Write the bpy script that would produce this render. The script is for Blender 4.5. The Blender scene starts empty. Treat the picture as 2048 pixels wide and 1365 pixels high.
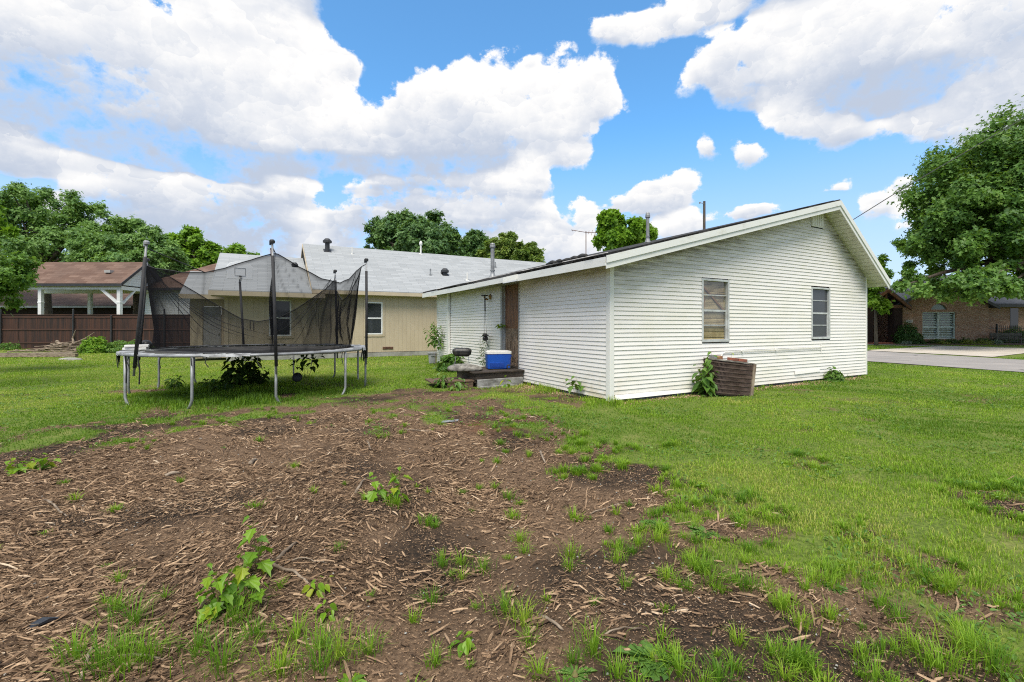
import bpy, bmesh, math, random
import numpy as np
from mathutils import Vector, Matrix
PI = math.pi
S = bpy.context.scene
COL = S.collection
F, H, CX, CY = 910.0, 1.45, 1024.0, 653.0          # lens, eye height and horizon measured from the photograph

def gp(px, py, z=0.0):                              # measured point on a level plane
    Y = F*(H-z)/(py-CY); return ((px-CX)/F*Y, Y, z)
def dp(px, py, Y):                                  # measured point at a known distance
    return ((px-CX)/F*Y, Y, H-(py-CY)/F*Y)

# ------------------------------------------------------------------ materials
MATS = {}
def newmat(name):
    m = bpy.data.materials.new(name); m.use_nodes = True
    nt = m.node_tree; nt.nodes.clear()
    out = nt.nodes.new('ShaderNodeOutputMaterial')
    MATS[name] = m
    return m, nt, out
def nd(nt, typ, ins=None, **kw):
    n = nt.nodes.new(typ)
    for k, v in kw.items(): setattr(n, k, v)
    if ins:
        for k, v in ins.items():
            s = n.inputs[k]
            if hasattr(v, 'is_output') or isinstance(v, bpy.types.NodeSocket): nt.links.new(v, s)
            else: s.default_value = v
    return n
def c4(c): return (c[0], c[1], c[2], 1.0)
def math_(nt, op, a, b=None, c=None, clamp=False):
    n = nt.nodes.new('ShaderNodeMath'); n.operation = op; n.use_clamp = clamp
    for i, v in enumerate((a, b, c)):
        if v is None: continue
        if isinstance(v, (int, float)): n.inputs[i].default_value = v
        else: nt.links.new(v, n.inputs[i])
    return n.outputs[0]
def mixc(nt, f, a, b, blend='MIX'):
    n = nt.nodes.new('ShaderNodeMix'); n.data_type = 'RGBA'; n.blend_type = blend
    for s, v in ((n.inputs[0], f), (n.inputs[6], a), (n.inputs[7], b)):
        if isinstance(v, (int, float)): s.default_value = v
        elif isinstance(v, tuple): s.default_value = c4(v)
        else: nt.links.new(v, s)
    return n.outputs[2]
def ramp(nt, v, a, b, x0=0.0, x1=1.0):
    n = nt.nodes.new('ShaderNodeMapRange'); n.clamp = True; n.interpolation_type = 'SMOOTHSTEP'
    nt.links.new(v, n.inputs[0])
    n.inputs[1].default_value = a; n.inputs[2].default_value = b; n.inputs[3].default_value = x0; n.inputs[4].default_value = x1
    return n.outputs[0]
def noise(nt, vec, scale, detail=4.0, rough=0.55, dist=0.0):
    n = nd(nt, 'ShaderNodeTexNoise', {'Scale': scale, 'Detail': detail, 'Roughness': rough, 'Distortion': dist})
    if vec is not None: nt.links.new(vec, n.inputs['Vector'])
    return n.outputs['Fac']
def scaled(nt, vec, s):
    n = nd(nt, 'ShaderNodeVectorMath', {0: vec, 1: s}, operation='MULTIPLY'); return n.outputs[0]
def finish(nt, out, color, rough=0.6, metal=0.0, bump=None, bstr=0.3, bdist=0.01, spec=0.5):
    p = nt.nodes.new('ShaderNodeBsdfPrincipled')
    for k, v in (('Base Color', color), ('Roughness', rough), ('Metallic', metal), ('Specular IOR Level', spec)):
        if isinstance(v, tuple): p.inputs[k].default_value = c4(v)
        elif isinstance(v, (int, float)): p.inputs[k].default_value = v
        else: nt.links.new(v, p.inputs[k])
    if bump is not None:
        b = nd(nt, 'ShaderNodeBump', {'Strength': bstr, 'Distance': bdist, 'Height': bump})
        nt.links.new(b.outputs[0], p.inputs['Normal'])
    nt.links.new(p.outputs[0], out.inputs[0])
    return p
def simple(name, c1, c2=None, scale=6.0, rough=0.6, metal=0.0, bump=0.2, bscale=None, stretch=(1,1,1), spec=0.5, lo=0.35, hi=0.65):
    """two-tone worn surface: noise-mixed colour and bump"""
    m, nt, out = newmat(name)
    tc = nd(nt, 'ShaderNodeTexCoord')
    v = scaled(nt, tc.outputs['Object'], stretch)
    n1 = noise(nt, v, scale, 6.0, 0.6)
    c2 = c2 or tuple(x*0.75 for x in c1)
    col = mixc(nt, ramp(nt, n1, lo, hi), c1, c2)
    n2 = noise(nt, v, bscale or scale*8, 4.0)
    finish(nt, out, col, rough, metal, n2 if bump else None, bump, 0.01, spec)
    return m
def leafmat(name, ca, cb, cc=None, trans=0.35, rough=0.5):
    """leaf: tint attribute walks from dark to light green"""
    m, nt, out = newmat(name)
    at = nd(nt, 'ShaderNodeAttribute', attribute_name='tint')
    t = at.outputs['Fac']
    col = mixc(nt, ramp(nt, t, 0.0, 0.7), ca, cb)
    if cc: col = mixc(nt, ramp(nt, t, 0.72, 1.0), col, cc)
    p = nd(nt, 'ShaderNodeBsdfPrincipled', {'Base Color': col, 'Roughness': rough, 'Specular IOR Level': 0.35})
    tr = nd(nt, 'ShaderNodeBsdfTranslucent', {'Color': mixc(nt, 0.5, col, (0.25, 0.4, 0.02), 'MIX')})
    mx = nd(nt, 'ShaderNodeMixShader', {0: trans, 1: p.outputs[0], 2: tr.outputs[0]})
    nt.links.new(mx.outputs[0], out.inputs[0])
    return m

# siding: white vinyl with mildew smears and a rusty stain low at the corner
def siding_mat(name, base, stain_nodes=True):
    m, nt, out = newmat(name)
    tc = nd(nt, 'ShaderNodeTexCoord'); o = tc.outputs['Object']
    sx = nd(nt, 'ShaderNodeSeparateXYZ', {0: o})
    n1 = noise(nt, scaled(nt, o, (0.5, 0.5, 1.2)), 1.3, 5.0, 0.6)
    col = mixc(nt, ramp(nt, n1, 0.4, 0.75), base, (base[0]*.93, base[1]*.93, base[2]*.86))
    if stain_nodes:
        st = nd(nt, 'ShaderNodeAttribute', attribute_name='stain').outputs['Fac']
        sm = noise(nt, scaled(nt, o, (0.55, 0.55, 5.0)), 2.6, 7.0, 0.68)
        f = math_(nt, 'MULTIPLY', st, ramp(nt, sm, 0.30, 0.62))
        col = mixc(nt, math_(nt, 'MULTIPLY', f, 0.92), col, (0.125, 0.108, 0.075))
        ru = nd(nt, 'ShaderNodeAttribute', attribute_name='rust').outputs['Fac']
        n3 = noise(nt, scaled(nt, o, (1.0, 1.0, 2.0)), 3.0, 6.0, 0.65)
        f2 = math_(nt, 'MULTIPLY', ru, ramp(nt, n3, 0.3, 0.7))
        col = mixc(nt, math_(nt, 'MULTIPLY', f2, 0.75), col, (0.50, 0.38, 0.19))
    n2 = noise(nt, scaled(nt, o, (1, 1, 1)), 14.0, 6.0, 0.7)
    col = mixc(nt, ramp(nt, n2, 0.62, 0.8, 0.0, 0.25), col, (0.42, 0.42, 0.36))
    finish(nt, out, col, 0.45, 0.0, noise(nt, o, 3.0, 2.0), 0.15, 0.01)
    return m
def grooved(name, c1, c2, axis, spacing, width=0.012, rough=0.7, grain=(1, 1, 1), groove=(0.02, 0.018, 0.015), gstr=0.7, var=0.0):
    """boards: grooves at a spacing along the UV axis plus grain"""
    m, nt, out = newmat(name)
    uv = nd(nt, 'ShaderNodeUVMap').outputs[0]
    sx = nd(nt, 'ShaderNodeSeparateXYZ', {0: uv})
    a = sx.outputs[axis]
    k = math_(nt, 'DIVIDE', a, spacing)
    fr = math_(nt, 'FRACT', k)
    d = math_(nt, 'ABSOLUTE', math_(nt, 'SUBTRACT', fr, 0.5))
    g = ramp(nt, d, 0.5-width/spacing, 0.5)
    idx = math_(nt, 'FLOOR', k)
    wn = nd(nt, 'ShaderNodeTexWhiteNoise', {'W': idx}, noise_dimensions='1D')
    n1 = noise(nt, scaled(nt, uv, grain), 3.0, 6.0, 0.65)
    f = math_(nt, 'ADD', ramp(nt, n1, 0.3, 0.7), math_(nt, 'MULTIPLY', math_(nt, 'SUBTRACT', wn.outputs['Value'], 0.5), var))
    col = mixc(nt, math_(nt, 'ADD', f, 0.0, clamp=True), c1, c2)
    col = mixc(nt, math_(nt, 'MULTIPLY', g, gstr), col, groove)
    hgt = math_(nt, 'SUBTRACT', math_(nt, 'MULTIPLY', n1, 0.15), g)
    finish(nt, out, col, rough, 0.0, hgt, 0.5, 0.012)
    return m
def shingles(name, c1, c2, c3, bw=0.32, bh=0.14, spot=None):
    m, nt, out = newmat(name)
    uv = nd(nt, 'ShaderNodeUVMap').outputs[0]
    wob = noise(nt, uv, 1.5, 2.0)
    b = nd(nt, 'ShaderNodeTexBrick', {'Vector': uv, 'Color1': c4(c1), 'Color2': c4(c2), 'Mortar': c4(tuple(x*0.55 for x in c1)),
        'Scale': 1.0, 'Mortar Size': 0.008, 'Mortar Smooth': 0.3, 'Bias': 0.0, 'Brick Width': bw, 'Row Height': bh})
    n = noise(nt, uv, 0.6, 4.0)
    col = mixc(nt, ramp(nt, n, 0.35, 0.7, 0.0, 0.55), b.outputs['Color'], c3)
    n2 = noise(nt, uv, 60.0, 3.0)
    col = mixc(nt, ramp(nt, n2, 0.35, 0.7, 0.0, 0.35), col, tuple(x*0.5 for x in c1))
    finish(nt, out, col, 0.9, 0.0, math_(nt, 'ADD', b.outputs['Fac'], math_(nt, 'MULTIPLY', n2, -0.6)), -0.5, 0.012, 0.2)
    return m
def bricks(name, c1, c2, c3, mortar, bw=0.215, bh=0.075):
    m, nt, out = newmat(name)
    uv = nd(nt, 'ShaderNodeUVMap').outputs[0]
    b = nd(nt, 'ShaderNodeTexBrick', {'Vector': uv, 'Color1': c4(c1), 'Color2': c4(c2), 'Mortar': c4(mortar),
        'Scale': 1.0, 'Mortar Size': 0.010, 'Mortar Smooth': 0.1, 'Bias': -0.1, 'Brick Width': bw, 'Row Height': bh})
    wn = noise(nt, scaled(nt, uv, (1/bw, 1/bh, 1)), 0.9, 1.0)
    col = mixc(nt, ramp(nt, wn, 0.55, 0.72, 0.0, 0.7), b.outputs['Color'], c3)
    n2 = noise(nt, uv, 30.0, 4.0)
    col = mixc(nt, ramp(nt, n2, 0.4, 0.7, 0.0, 0.35), col, tuple(x*0.5 for x in c1))
    finish(nt, out, col, 0.85, 0.0, math_(nt, 'ADD', math_(nt, 'MULTIPLY', b.outputs['Fac'], -1.0), math_(nt, 'MULTIPLY', n2, 0.3)), 0.6, 0.01, 0.25)
    return m
def glassy(name, base, rough=0.06, spec=0.8):
    m, nt, out = newmat(name)
    tc = nd(nt, 'ShaderNodeTexCoord')
    n = noise(nt, tc.outputs['Object'], 2.0, 3.0)
    col = mixc(nt, n, base, tuple(x*1.6 for x in base))
    finish(nt, out, col, rough, 0.0, n, 0.03, 0.02, spec)
    return m

M = {}
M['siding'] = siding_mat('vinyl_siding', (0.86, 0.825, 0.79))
M['trim'] = simple('white_trim', (0.80, 0.785, 0.75), (0.68, 0.655, 0.58), 3.0, 0.45, bump=0.05, lo=0.5, hi=0.85)
M['fascia'] = simple('painted_fascia', (0.74, 0.745, 0.72), (0.52, 0.50, 0.43), 2.2, 0.55, bump=0.1, stretch=(1, 1, 3), lo=0.52, hi=0.85)
M['soffit'] = grooved('soffit_panels', (0.74, 0.73, 0.66), (0.58, 0.56, 0.47), 1, 0.155, 0.012, 0.5, (0.6, 0.6, 1), (0.16, 0.15, 0.11))
M['roofdark'] = shingles('dark_shingles', (0.035, 0.034, 0.033), (0.065, 0.062, 0.058), (0.05, 0.05, 0.05))
M['tar'] = simple('black_roofing', (0.02, 0.02, 0.02), (0.05, 0.048, 0.045), 9.0, 0.8, bump=0.5)
M['rooflight'] = shingles('grey_shingles', (0.30, 0.315, 0.325), (0.40, 0.415, 0.425), (0.35, 0.365, 0.375), 0.8, 0.20)
M['roofbrown'] = shingles('brown_shingles', (0.135, 0.080, 0.060), (0.225, 0.148, 0.115), (0.105, 0.072, 0.060), 0.75, 0.26)
M['roofgrey'] = shingles('slate_grey_shingles', (0.085, 0.09, 0.105), (0.12, 0.125, 0.14), (0.10, 0.105, 0.12), 0.3, 0.14)
M['beige'] = grooved('beige_panel_siding', (0.53, 0.44, 0.315), (0.47, 0.385, 0.27), 0, 0.205, 0.010, 0.7, (0.5, 0.2, 1), (0.36, 0.295, 0.205), 0.35)
M['beigetrim'] = simple('beige_trim', (0.54, 0.45, 0.32), (0.47, 0.385, 0.27), 2.0, 0.6, bump=0.05)
M['whitelap'] = grooved('white_lap_siding', (0.72, 0.74, 0.75), (0.64, 0.66, 0.67), 1, 0.18, 0.014, 0.6, (0.4, 0.4, 1), (0.3, 0.31, 0.32), 0.8)
M['whitepaint'] = simple('white_paint', (0.78, 0.78, 0.77), (0.68, 0.68, 0.66), 2.0, 0.5, bump=0.05)
M['blackpaint'] = simple('dark_gutter', (0.022, 0.023, 0.026), (0.035, 0.035, 0.038), 3.0, 0.5, bump=0.05)
M['fence'] = grooved('dark_stained_boards', (0.062, 0.022, 0.011), (0.020, 0.008, 0.005), 0, 0.14, 0.010, 0.65, (3.0, 0.25, 1), (0.006, 0.004, 0.003), 0.9, 0.9)
M['fencerail'] = simple('stained_rail', (0.085, 0.035, 0.02), (0.04, 0.018, 0.011), 3.0, 0.65, stretch=(0.3, 1, 4))
M['concrete'] = simple('concrete', (0.36, 0.35, 0.32), (0.24, 0.235, 0.21), 3.0, 0.9, bump=0.35)
M['slab'] = simple('weathered_slab', (0.30, 0.30, 0.29), (0.12, 0.115, 0.105), 3.5, 0.9, bump=0.35, stretch=(1, 1, 2))
M['deckwood'] = simple('wet_dark_wood', (0.075, 0.055, 0.04), (0.022, 0.017, 0.013), 5.0, 0.75, bump=0.5, stretch=(0.6, 6, 6))
M['oldwood'] = simple('brown_old_wood', (0.16, 0.10, 0.06), (0.07, 0.045, 0.03), 5.0, 0.8, bump=0.5, stretch=(1, 4, 6))
M['doorwood'] = simple('peeling_door_veneer', (0.25, 0.115, 0.055), (0.11, 0.052, 0.03), 4.0, 0.6, bump=0.3, stretch=(9, 9, 0.7))
M['doorrot'] = simple('rotten_door_core', (0.42, 0.30, 0.20), (0.07, 0.045, 0.03), 5.0, 0.9, bump=0.8, stretch=(10, 10, 1.2))
M['jamb'] = simple('grey_door_jamb', (0.42, 0.43, 0.42), (0.26, 0.27, 0.27), 4.0, 0.6, bump=0.15, stretch=(3, 3, 0.5))
M['galv'] = simple('galvanised_steel', (0.30, 0.31, 0.32), (0.20, 0.205, 0.21), 6.0, 0.5, 0.2, bump=0.08)
M['rustpipe'] = simple('rusty_pipe', (0.20, 0.10, 0.06), (0.10, 0.05, 0.035), 9.0, 0.8, bump=0.3)
M['foam'] = simple('black_foam_sleeve', (0.018, 0.018, 0.021), (0.028, 0.028, 0.031), 12.0, 0.75, bump=0.2)
M['matblack'] = simple('jump_mat', (0.022, 0.021, 0.021), (0.075, 0.07, 0.062), 3.0, 0.8, bump=0.3)
M['padgrey'] = simple('torn_spring_pad', (0.50, 0.51, 0.52), (0.16, 0.16, 0.165), 3.0, 0.55, bump=0.4, lo=0.42, hi=0.62)
M['plasticwhite'] = simple('white_plastic', (0.76, 0.75, 0.72), (0.66, 0.64, 0.60), 4.0, 0.4, bump=0.05)
M['boardwhite'] = simple('clear_backboard', (0.82, 0.83, 0.84), (0.76, 0.78, 0.80), 3.0, 0.35, bump=0.03)
M['blueplastic'] = simple('blue_plastic', (0.006, 0.075, 0.42), (0.006, 0.06, 0.34), 3.0, 0.36, bump=0.04)
M['blackplastic'] = simple('black_plastic', (0.016, 0.016, 0.018), (0.03, 0.03, 0.03), 8.0, 0.5, bump=0.1)
M['grillblack'] = simple('grill_enamel', (0.018, 0.018, 0.019), (0.05, 0.047, 0.043), 9.0, 0.45, bump=0.12)
M['bag'] = simple('dusty_plastic_bag', (0.26, 0.245, 0.215), (0.10, 0.092, 0.08), 9.0, 0.5, bump=0.7, bscale=25)
M['binplastic'] = simple('grey_bin_plastic', (0.36, 0.37, 0.385), (0.25, 0.255, 0.265), 5.0, 0.5, bump=0.1)
M['acbrown'] = simple('brown_condenser_paint', (0.135, 0.092, 0.075), (0.07, 0.045, 0.036), 7.0, 0.6, 0.2, bump=0.2, stretch=(1, 1, 2))
M['accore'] = simple('dusty_coil_fins', (0.085, 0.064, 0.057), (0.04, 0.03, 0.027), 20.0, 0.85, bump=0.3)
M['acpost'] = simple('weathered_post', (0.34, 0.27, 0.20), (0.17, 0.12, 0.09), 7.0, 0.7, bump=0.2, stretch=(1, 1, .5))
M['actop'] = simple('faded_sheet_top', (0.33, 0.31, 0.28), (0.15, 0.12, 0.10), 6.0, 0.6, 0.2, bump=0.2)
M['redbrick'] = simple('red_brick', (0.34, 0.105, 0.06), (0.19, 0.075, 0.05), 14.0, 0.85, bump=0.5)
M['rustbox'] = simple('rusted_box', (0.42, 0.22, 0.10), (0.24, 0.11, 0.05), 9.0, 0.75, bump=0.3)
M['brass'] = simple('tarnished_brass', (0.45, 0.27, 0.06), (0.14, 0.08, 0.03), 20.0, 0.4, 0.7, bump=0.1)
M['wire'] = simple('dark_cable', (0.02, 0.02, 0.02), (0.035, 0.035, 0.035), 5.0, 0.6, bump=0)
M['pole'] = simple('weathered_pole_wood', (0.12, 0.095, 0.075), (0.06, 0.05, 0.04), 4.0, 0.85, stretch=(4, 4, 0.4))
M['bark'] = simple('grey_bark', (0.12, 0.095, 0.07), (0.055, 0.043, 0.033), 6.0, 0.9, bump=0.8, stretch=(3, 3, 0.8))
M['deadwood'] = simple('bleached_wood', (0.33, 0.26, 0.19), (0.13, 0.095, 0.065), 6.0, 0.85, bump=0.5, stretch=(1, 1, 4))
M['stem'] = simple('green_stem', (0.16, 0.17, 0.05), (0.18, 0.09, 0.05), 9.0, 0.6, bump=0)
M['brickhouse'] = bricks('tumbled_brick', (0.32, 0.165, 0.10), (0.48, 0.285, 0.185), (0.60, 0.46, 0.33), (0.42, 0.35, 0.28), 0.25, 0.095)
M['brickshade'] = bricks('shaded_brick', (0.022, 0.012, 0.010), (0.03, 0.016, 0.012), (0.045, 0.028, 0.02), (0.026, 0.02, 0.018), 0.25, 0.095)  # near-black brick: shade inside the porch and under eaves put into the colour
M['timber'] = simple('porch_timber', (0.17, 0.075, 0.035), (0.10, 0.045, 0.022), 3.0, 0.6, stretch=(1, 1, 1))
M['glassdark'] = glassy('dark_window_glass', (0.018, 0.022, 0.026))
M['glassscreen'] = glassy('dusty_screened_glass', (0.040, 0.043, 0.052), 0.25, 0.5)
M['glassgreen'] = glassy('grey_green_glass', (0.14, 0.20, 0.175), 0.10, 0.6)  # grey-green base mottled by noise
M['shutter'] = simple('pale_shutter', (0.58, 0.66, 0.61), (0.46, 0.53, 0.49), 3.0, 0.5, bump=0)
M['winframe'] = simple('aluminium_frame', (0.62, 0.64, 0.64), (0.46, 0.47, 0.46), 5.0, 0.45, 0.15, bump=0.05)
M['vinylframe'] = simple('white_vinyl_frame', (0.80, 0.80, 0.80), (0.72, 0.72, 0.72), 4.0, 0.4, bump=0)
M['blind'] = simple('yellowed_blind', (0.72, 0.55, 0.31), (0.48, 0.34, 0.17), 2.5, 0.6, bump=0.1)
M['roomdark'] = simple('dark_room', (0.02, 0.019, 0.018), (0.03, 0.028, 0.026), 3.0, 0.9, bump=0)  # near black: the unlit room behind the glass put into the colour
M['steelgreydoor'] = simple('grey_door_paint', (0.36, 0.35, 0.34), (0.31, 0.30, 0.29), 2.0, 0.5, bump=0.05)
M['benchwood'] = simple('silvered_bench_wood', (0.14, 0.12, 0.10), (0.08, 0.07, 0.06), 5.0, 0.8, bump=0.3)
M['iron'] = simple('black_iron', (0.015, 0.015, 0.016), (0.025, 0.025, 0.025), 5.0, 0.5, bump=0)
M['plaque'] = simple('stone_plaque', (0.55, 0.52, 0.47), (0.45, 0.42, 0.38), 5.0, 0.7)
M['scrap'] = simple('black_tarp_scrap', (0.010, 0.014, 0.022), (0.02, 0.026, 0.036), 9.0, 0.45, bump=0.4)
# greens
M['grass'] = leafmat('lawn_blades', (0.105, 0.210, 0.016), (0.275, 0.435, 0.030), (0.46, 0.47, 0.11), 0.40)
M['tuft'] = leafmat('tuft_blades', (0.085, 0.205, 0.018), (0.24, 0.41, 0.026), (0.33, 0.43, 0.04), 0.42)
M['seedleaf'] = leafmat('seedling_leaves', (0.092, 0.218, 0.023), (0.213, 0.380, 0.023), (0.380, 0.414, 0.034), 0.42, 0.42)
M['weedleaf'] = leafmat('weed_leaves', (0.062, 0.150, 0.027), (0.131, 0.250, 0.044), (0.200, 0.312, 0.062), 0.35)
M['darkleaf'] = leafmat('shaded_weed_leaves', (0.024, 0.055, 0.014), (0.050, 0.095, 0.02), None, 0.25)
M['oakleaf'] = leafmat('oak_leaves', (0.048, 0.125, 0.026), (0.125, 0.250, 0.040), (0.21, 0.33, 0.055), 0.36)
M['elmleaf'] = leafmat('elm_leaves', (0.079, 0.177, 0.053), (0.189, 0.332, 0.079), (0.265, 0.420, 0.111), 0.35)
M['brightleaf'] = leafmat('bright_leaves', (0.088, 0.208, 0.019), (0.208, 0.383, 0.029), (0.303, 0.447, 0.047), 0.4)
M['cedarleaf'] = leafmat('dark_green_leaves', (0.053, 0.124, 0.044), (0.124, 0.236, 0.068), (0.200, 0.320, 0.080), 0.3)
M['yellowleaf'] = leafmat('yellow_green_leaves', (0.086, 0.164, 0.034), (0.216, 0.301, 0.055), (0.328, 0.345, 0.078), 0.35)
M['myrtle'] = leafmat('blossoming_leaves', (0.063, 0.161, 0.031), (0.147, 0.280, 0.042), (0.504, 0.532, 0.168), 0.35)
M['hedge'] = leafmat('hedge_leaves', (0.026, 0.075, 0.018), (0.058, 0.137, 0.026), (0.091, 0.182, 0.039), 0.3)
M['goldshrub'] = leafmat('gold_shrub_leaves', (0.12, 0.16, 0.02), (0.24, 0.26, 0.03), None, 0.3)
M['paleshrub'] = leafmat('pale_shrub_leaves', (0.13, 0.18, 0.12), (0.22, 0.28, 0.2), None, 0.3)

def chipmat():
    m, nt, out = newmat('wood_chips')
    t = nd(nt, 'ShaderNodeAttribute', attribute_name='tint').outputs['Fac']
    c = mixc(nt, ramp(nt, t, 0.0, 0.45), (0.060, 0.036, 0.021), (0.245, 0.156, 0.092))
    c = mixc(nt, ramp(nt, t, 0.45, 0.85), c, (0.48, 0.33, 0.205))
    c = mixc(nt, ramp(nt, t, 0.88, 1.0), c, (0.62, 0.49, 0.35))
    tc = nd(nt, 'ShaderNodeTexCoord')
    n = noise(nt, tc.outputs['Object'], 70.0, 3.0)
    c = mixc(nt, ramp(nt, n, 0.4, 0.7, 0, 0.4), c, (0.05, 0.034, 0.024))
    finish(nt, out, c, 0.85, 0, n, 0.4, 0.004, 0.25)
    return m
M['chips'] = chipmat()

def groundmat():
    m, nt, out = newmat('soil_and_lawn')
    tc = nd(nt, 'ShaderNodeTexCoord'); o = tc.outputs['Object']
    cov = nd(nt, 'ShaderNodeAttribute', attribute_name='cover').outputs['Fac']
    drk = nd(nt, 'ShaderNodeAttribute', attribute_name='topsoil').outputs['Fac']
    red = nd(nt, 'ShaderNodeAttribute', attribute_name='red').outputs['Fac']
    n1 = noise(nt, o, 2.2, 6.0, 0.65); n2 = noise(nt, o, 30.0, 6.0, 0.7); n3 = noise(nt, o, 160.0, 3.0, 0.7)
    soil = mixc(nt, ramp(nt, n2, 0.35, 0.7), (0.084, 0.054, 0.034), (0.225, 0.147, 0.090))
    soil = mixc(nt, ramp(nt, n3, 0.55, 0.75, 0, 0.7), soil, (0.32, 0.23, 0.155))
    soil = mixc(nt, math_(nt, 'MULTIPLY', drk, ramp(nt, n2, 0.25, 0.6)), soil, (0.022, 0.017, 0.013))
    soil = mixc(nt, math_(nt, 'MULTIPLY', red, 0.8), soil, (0.16, 0.062, 0.03))
    lawn = mixc(nt, ramp(nt, n2, 0.3, 0.7), (0.075, 0.120, 0.020), (0.165, 0.215, 0.040))
    lawn = mixc(nt, ramp(nt, n1, 0.5, 0.75, 0, 0.6), lawn, (0.27, 0.25, 0.09))
    lawn = mixc(nt, ramp(nt, n3, 0.55, 0.8, 0, 0.5), lawn, (0.07, 0.095, 0.022))
    cf = ramp(nt, math_(nt, 'ADD', cov, math_(nt, 'MULTIPLY', math_(nt, 'SUBTRACT', n2, 0.5), 0.6)), 0.50, 1.05)
    col = mixc(nt, cf, soil, lawn)
    hgt = math_(nt, 'ADD', n2, math_(nt, 'MULTIPLY', n3, 0.5))
    finish(nt, out, col, 0.95, 0, hgt, 0.7, 0.02, 0.15)
    return m
M['ground'] = groundmat()
def roadmat():
    m, nt, out = newmat('old_chipseal')
    tc = nd(nt, 'ShaderNodeTexCoord'); o = tc.outputs['Object']
    n1 = noise(nt, o, 0.5, 4.0); n2 = noise(nt, o, 25.0, 6.0, 0.75)
    col = mixc(nt, ramp(nt, n2, 0.35, 0.65), (0.32, 0.295, 0.275), (0.23, 0.215, 0.205))
    col = mixc(nt, ramp(nt, n1, 0.45, 0.7, 0, 0.5), col, (0.40, 0.36, 0.33))
    v = nd(nt, 'ShaderNodeTexVoronoi', {'Vector': scaled(nt, o, (0.25, 0.5, 1)), 'Scale': 1.0}, feature='DISTANCE_TO_EDGE')
    n5 = noise(nt, o, 0.35, 3.0)
    crack = math_(nt, 'MULTIPLY', ramp(nt, v.outputs['Distance'], 0.0, 0.03, 1, 0), ramp(nt, n5, 0.48, 0.6))
    col = mixc(nt, math_(nt, 'MULTIPLY', crack, 0.7), col, (0.06, 0.06, 0.06))
    n4 = noise(nt, scaled(nt, o, (0.6, 0.3, 1)), 0.8, 3.0, 0.5)
    col = mixc(nt, ramp(nt, n4, 0.66, 0.72, 0, 0.7), col, (0.10, 0.10, 0.105))
    finish(nt, out, col, 0.9, 0, n2, 0.3, 0.01, 0.2)
    return m
M['road'] = roadmat()
M['drive'] = simple('driveway_concrete', (0.52, 0.46, 0.385), (0.42, 0.37, 0.31), 0.8, 0.9, bump=0.2, bscale=20)

def netmat():
    m, nt, out = newmat('black_safety_mesh')
    at = nd(nt, 'ShaderNodeAttribute', attribute_name='weave').outputs['Fac']
    d = nd(nt, 'ShaderNodeBsdfDiffuse', {'Color': (0.012, 0.012, 0.014, 1)})
    t = nd(nt, 'ShaderNodeBsdfTransparent')
    mx = nd(nt, 'ShaderNodeMixShader', {0: at, 1: t.outputs[0], 2: d.outputs[0]})
    nt.links.new(mx.outputs[0], out.inputs[0])
    return m
M['net'] = netmat()
def panemat():
    m, nt, out = newmat('clear_old_glass')
    t = nd(nt, 'ShaderNodeBsdfTransparent', {'Color': (0.82, 0.84, 0.82, 1)})
    g = nd(nt, 'ShaderNodeBsdfGlossy', {'Roughness': 0.08})
    lw = nd(nt, 'ShaderNodeLayerWeight', {'Blend': 0.35})
    tc = nd(nt, 'ShaderNodeTexCoord')
    n = noise(nt, tc.outputs['Object'], 3.0, 3.0)
    f = math_(nt, 'ADD', math_(nt, 'MULTIPLY', lw.outputs['Facing'], 0.35), math_(nt, 'MULTIPLY', n, 0.12), clamp=True)
    mx = nd(nt, 'ShaderNodeMixShader', {0: f, 1: t.outputs[0], 2: g.outputs[0]})
    nt.links.new(mx.outputs[0], out.inputs[0])
    return m
M['pane'] = panemat()

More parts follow.
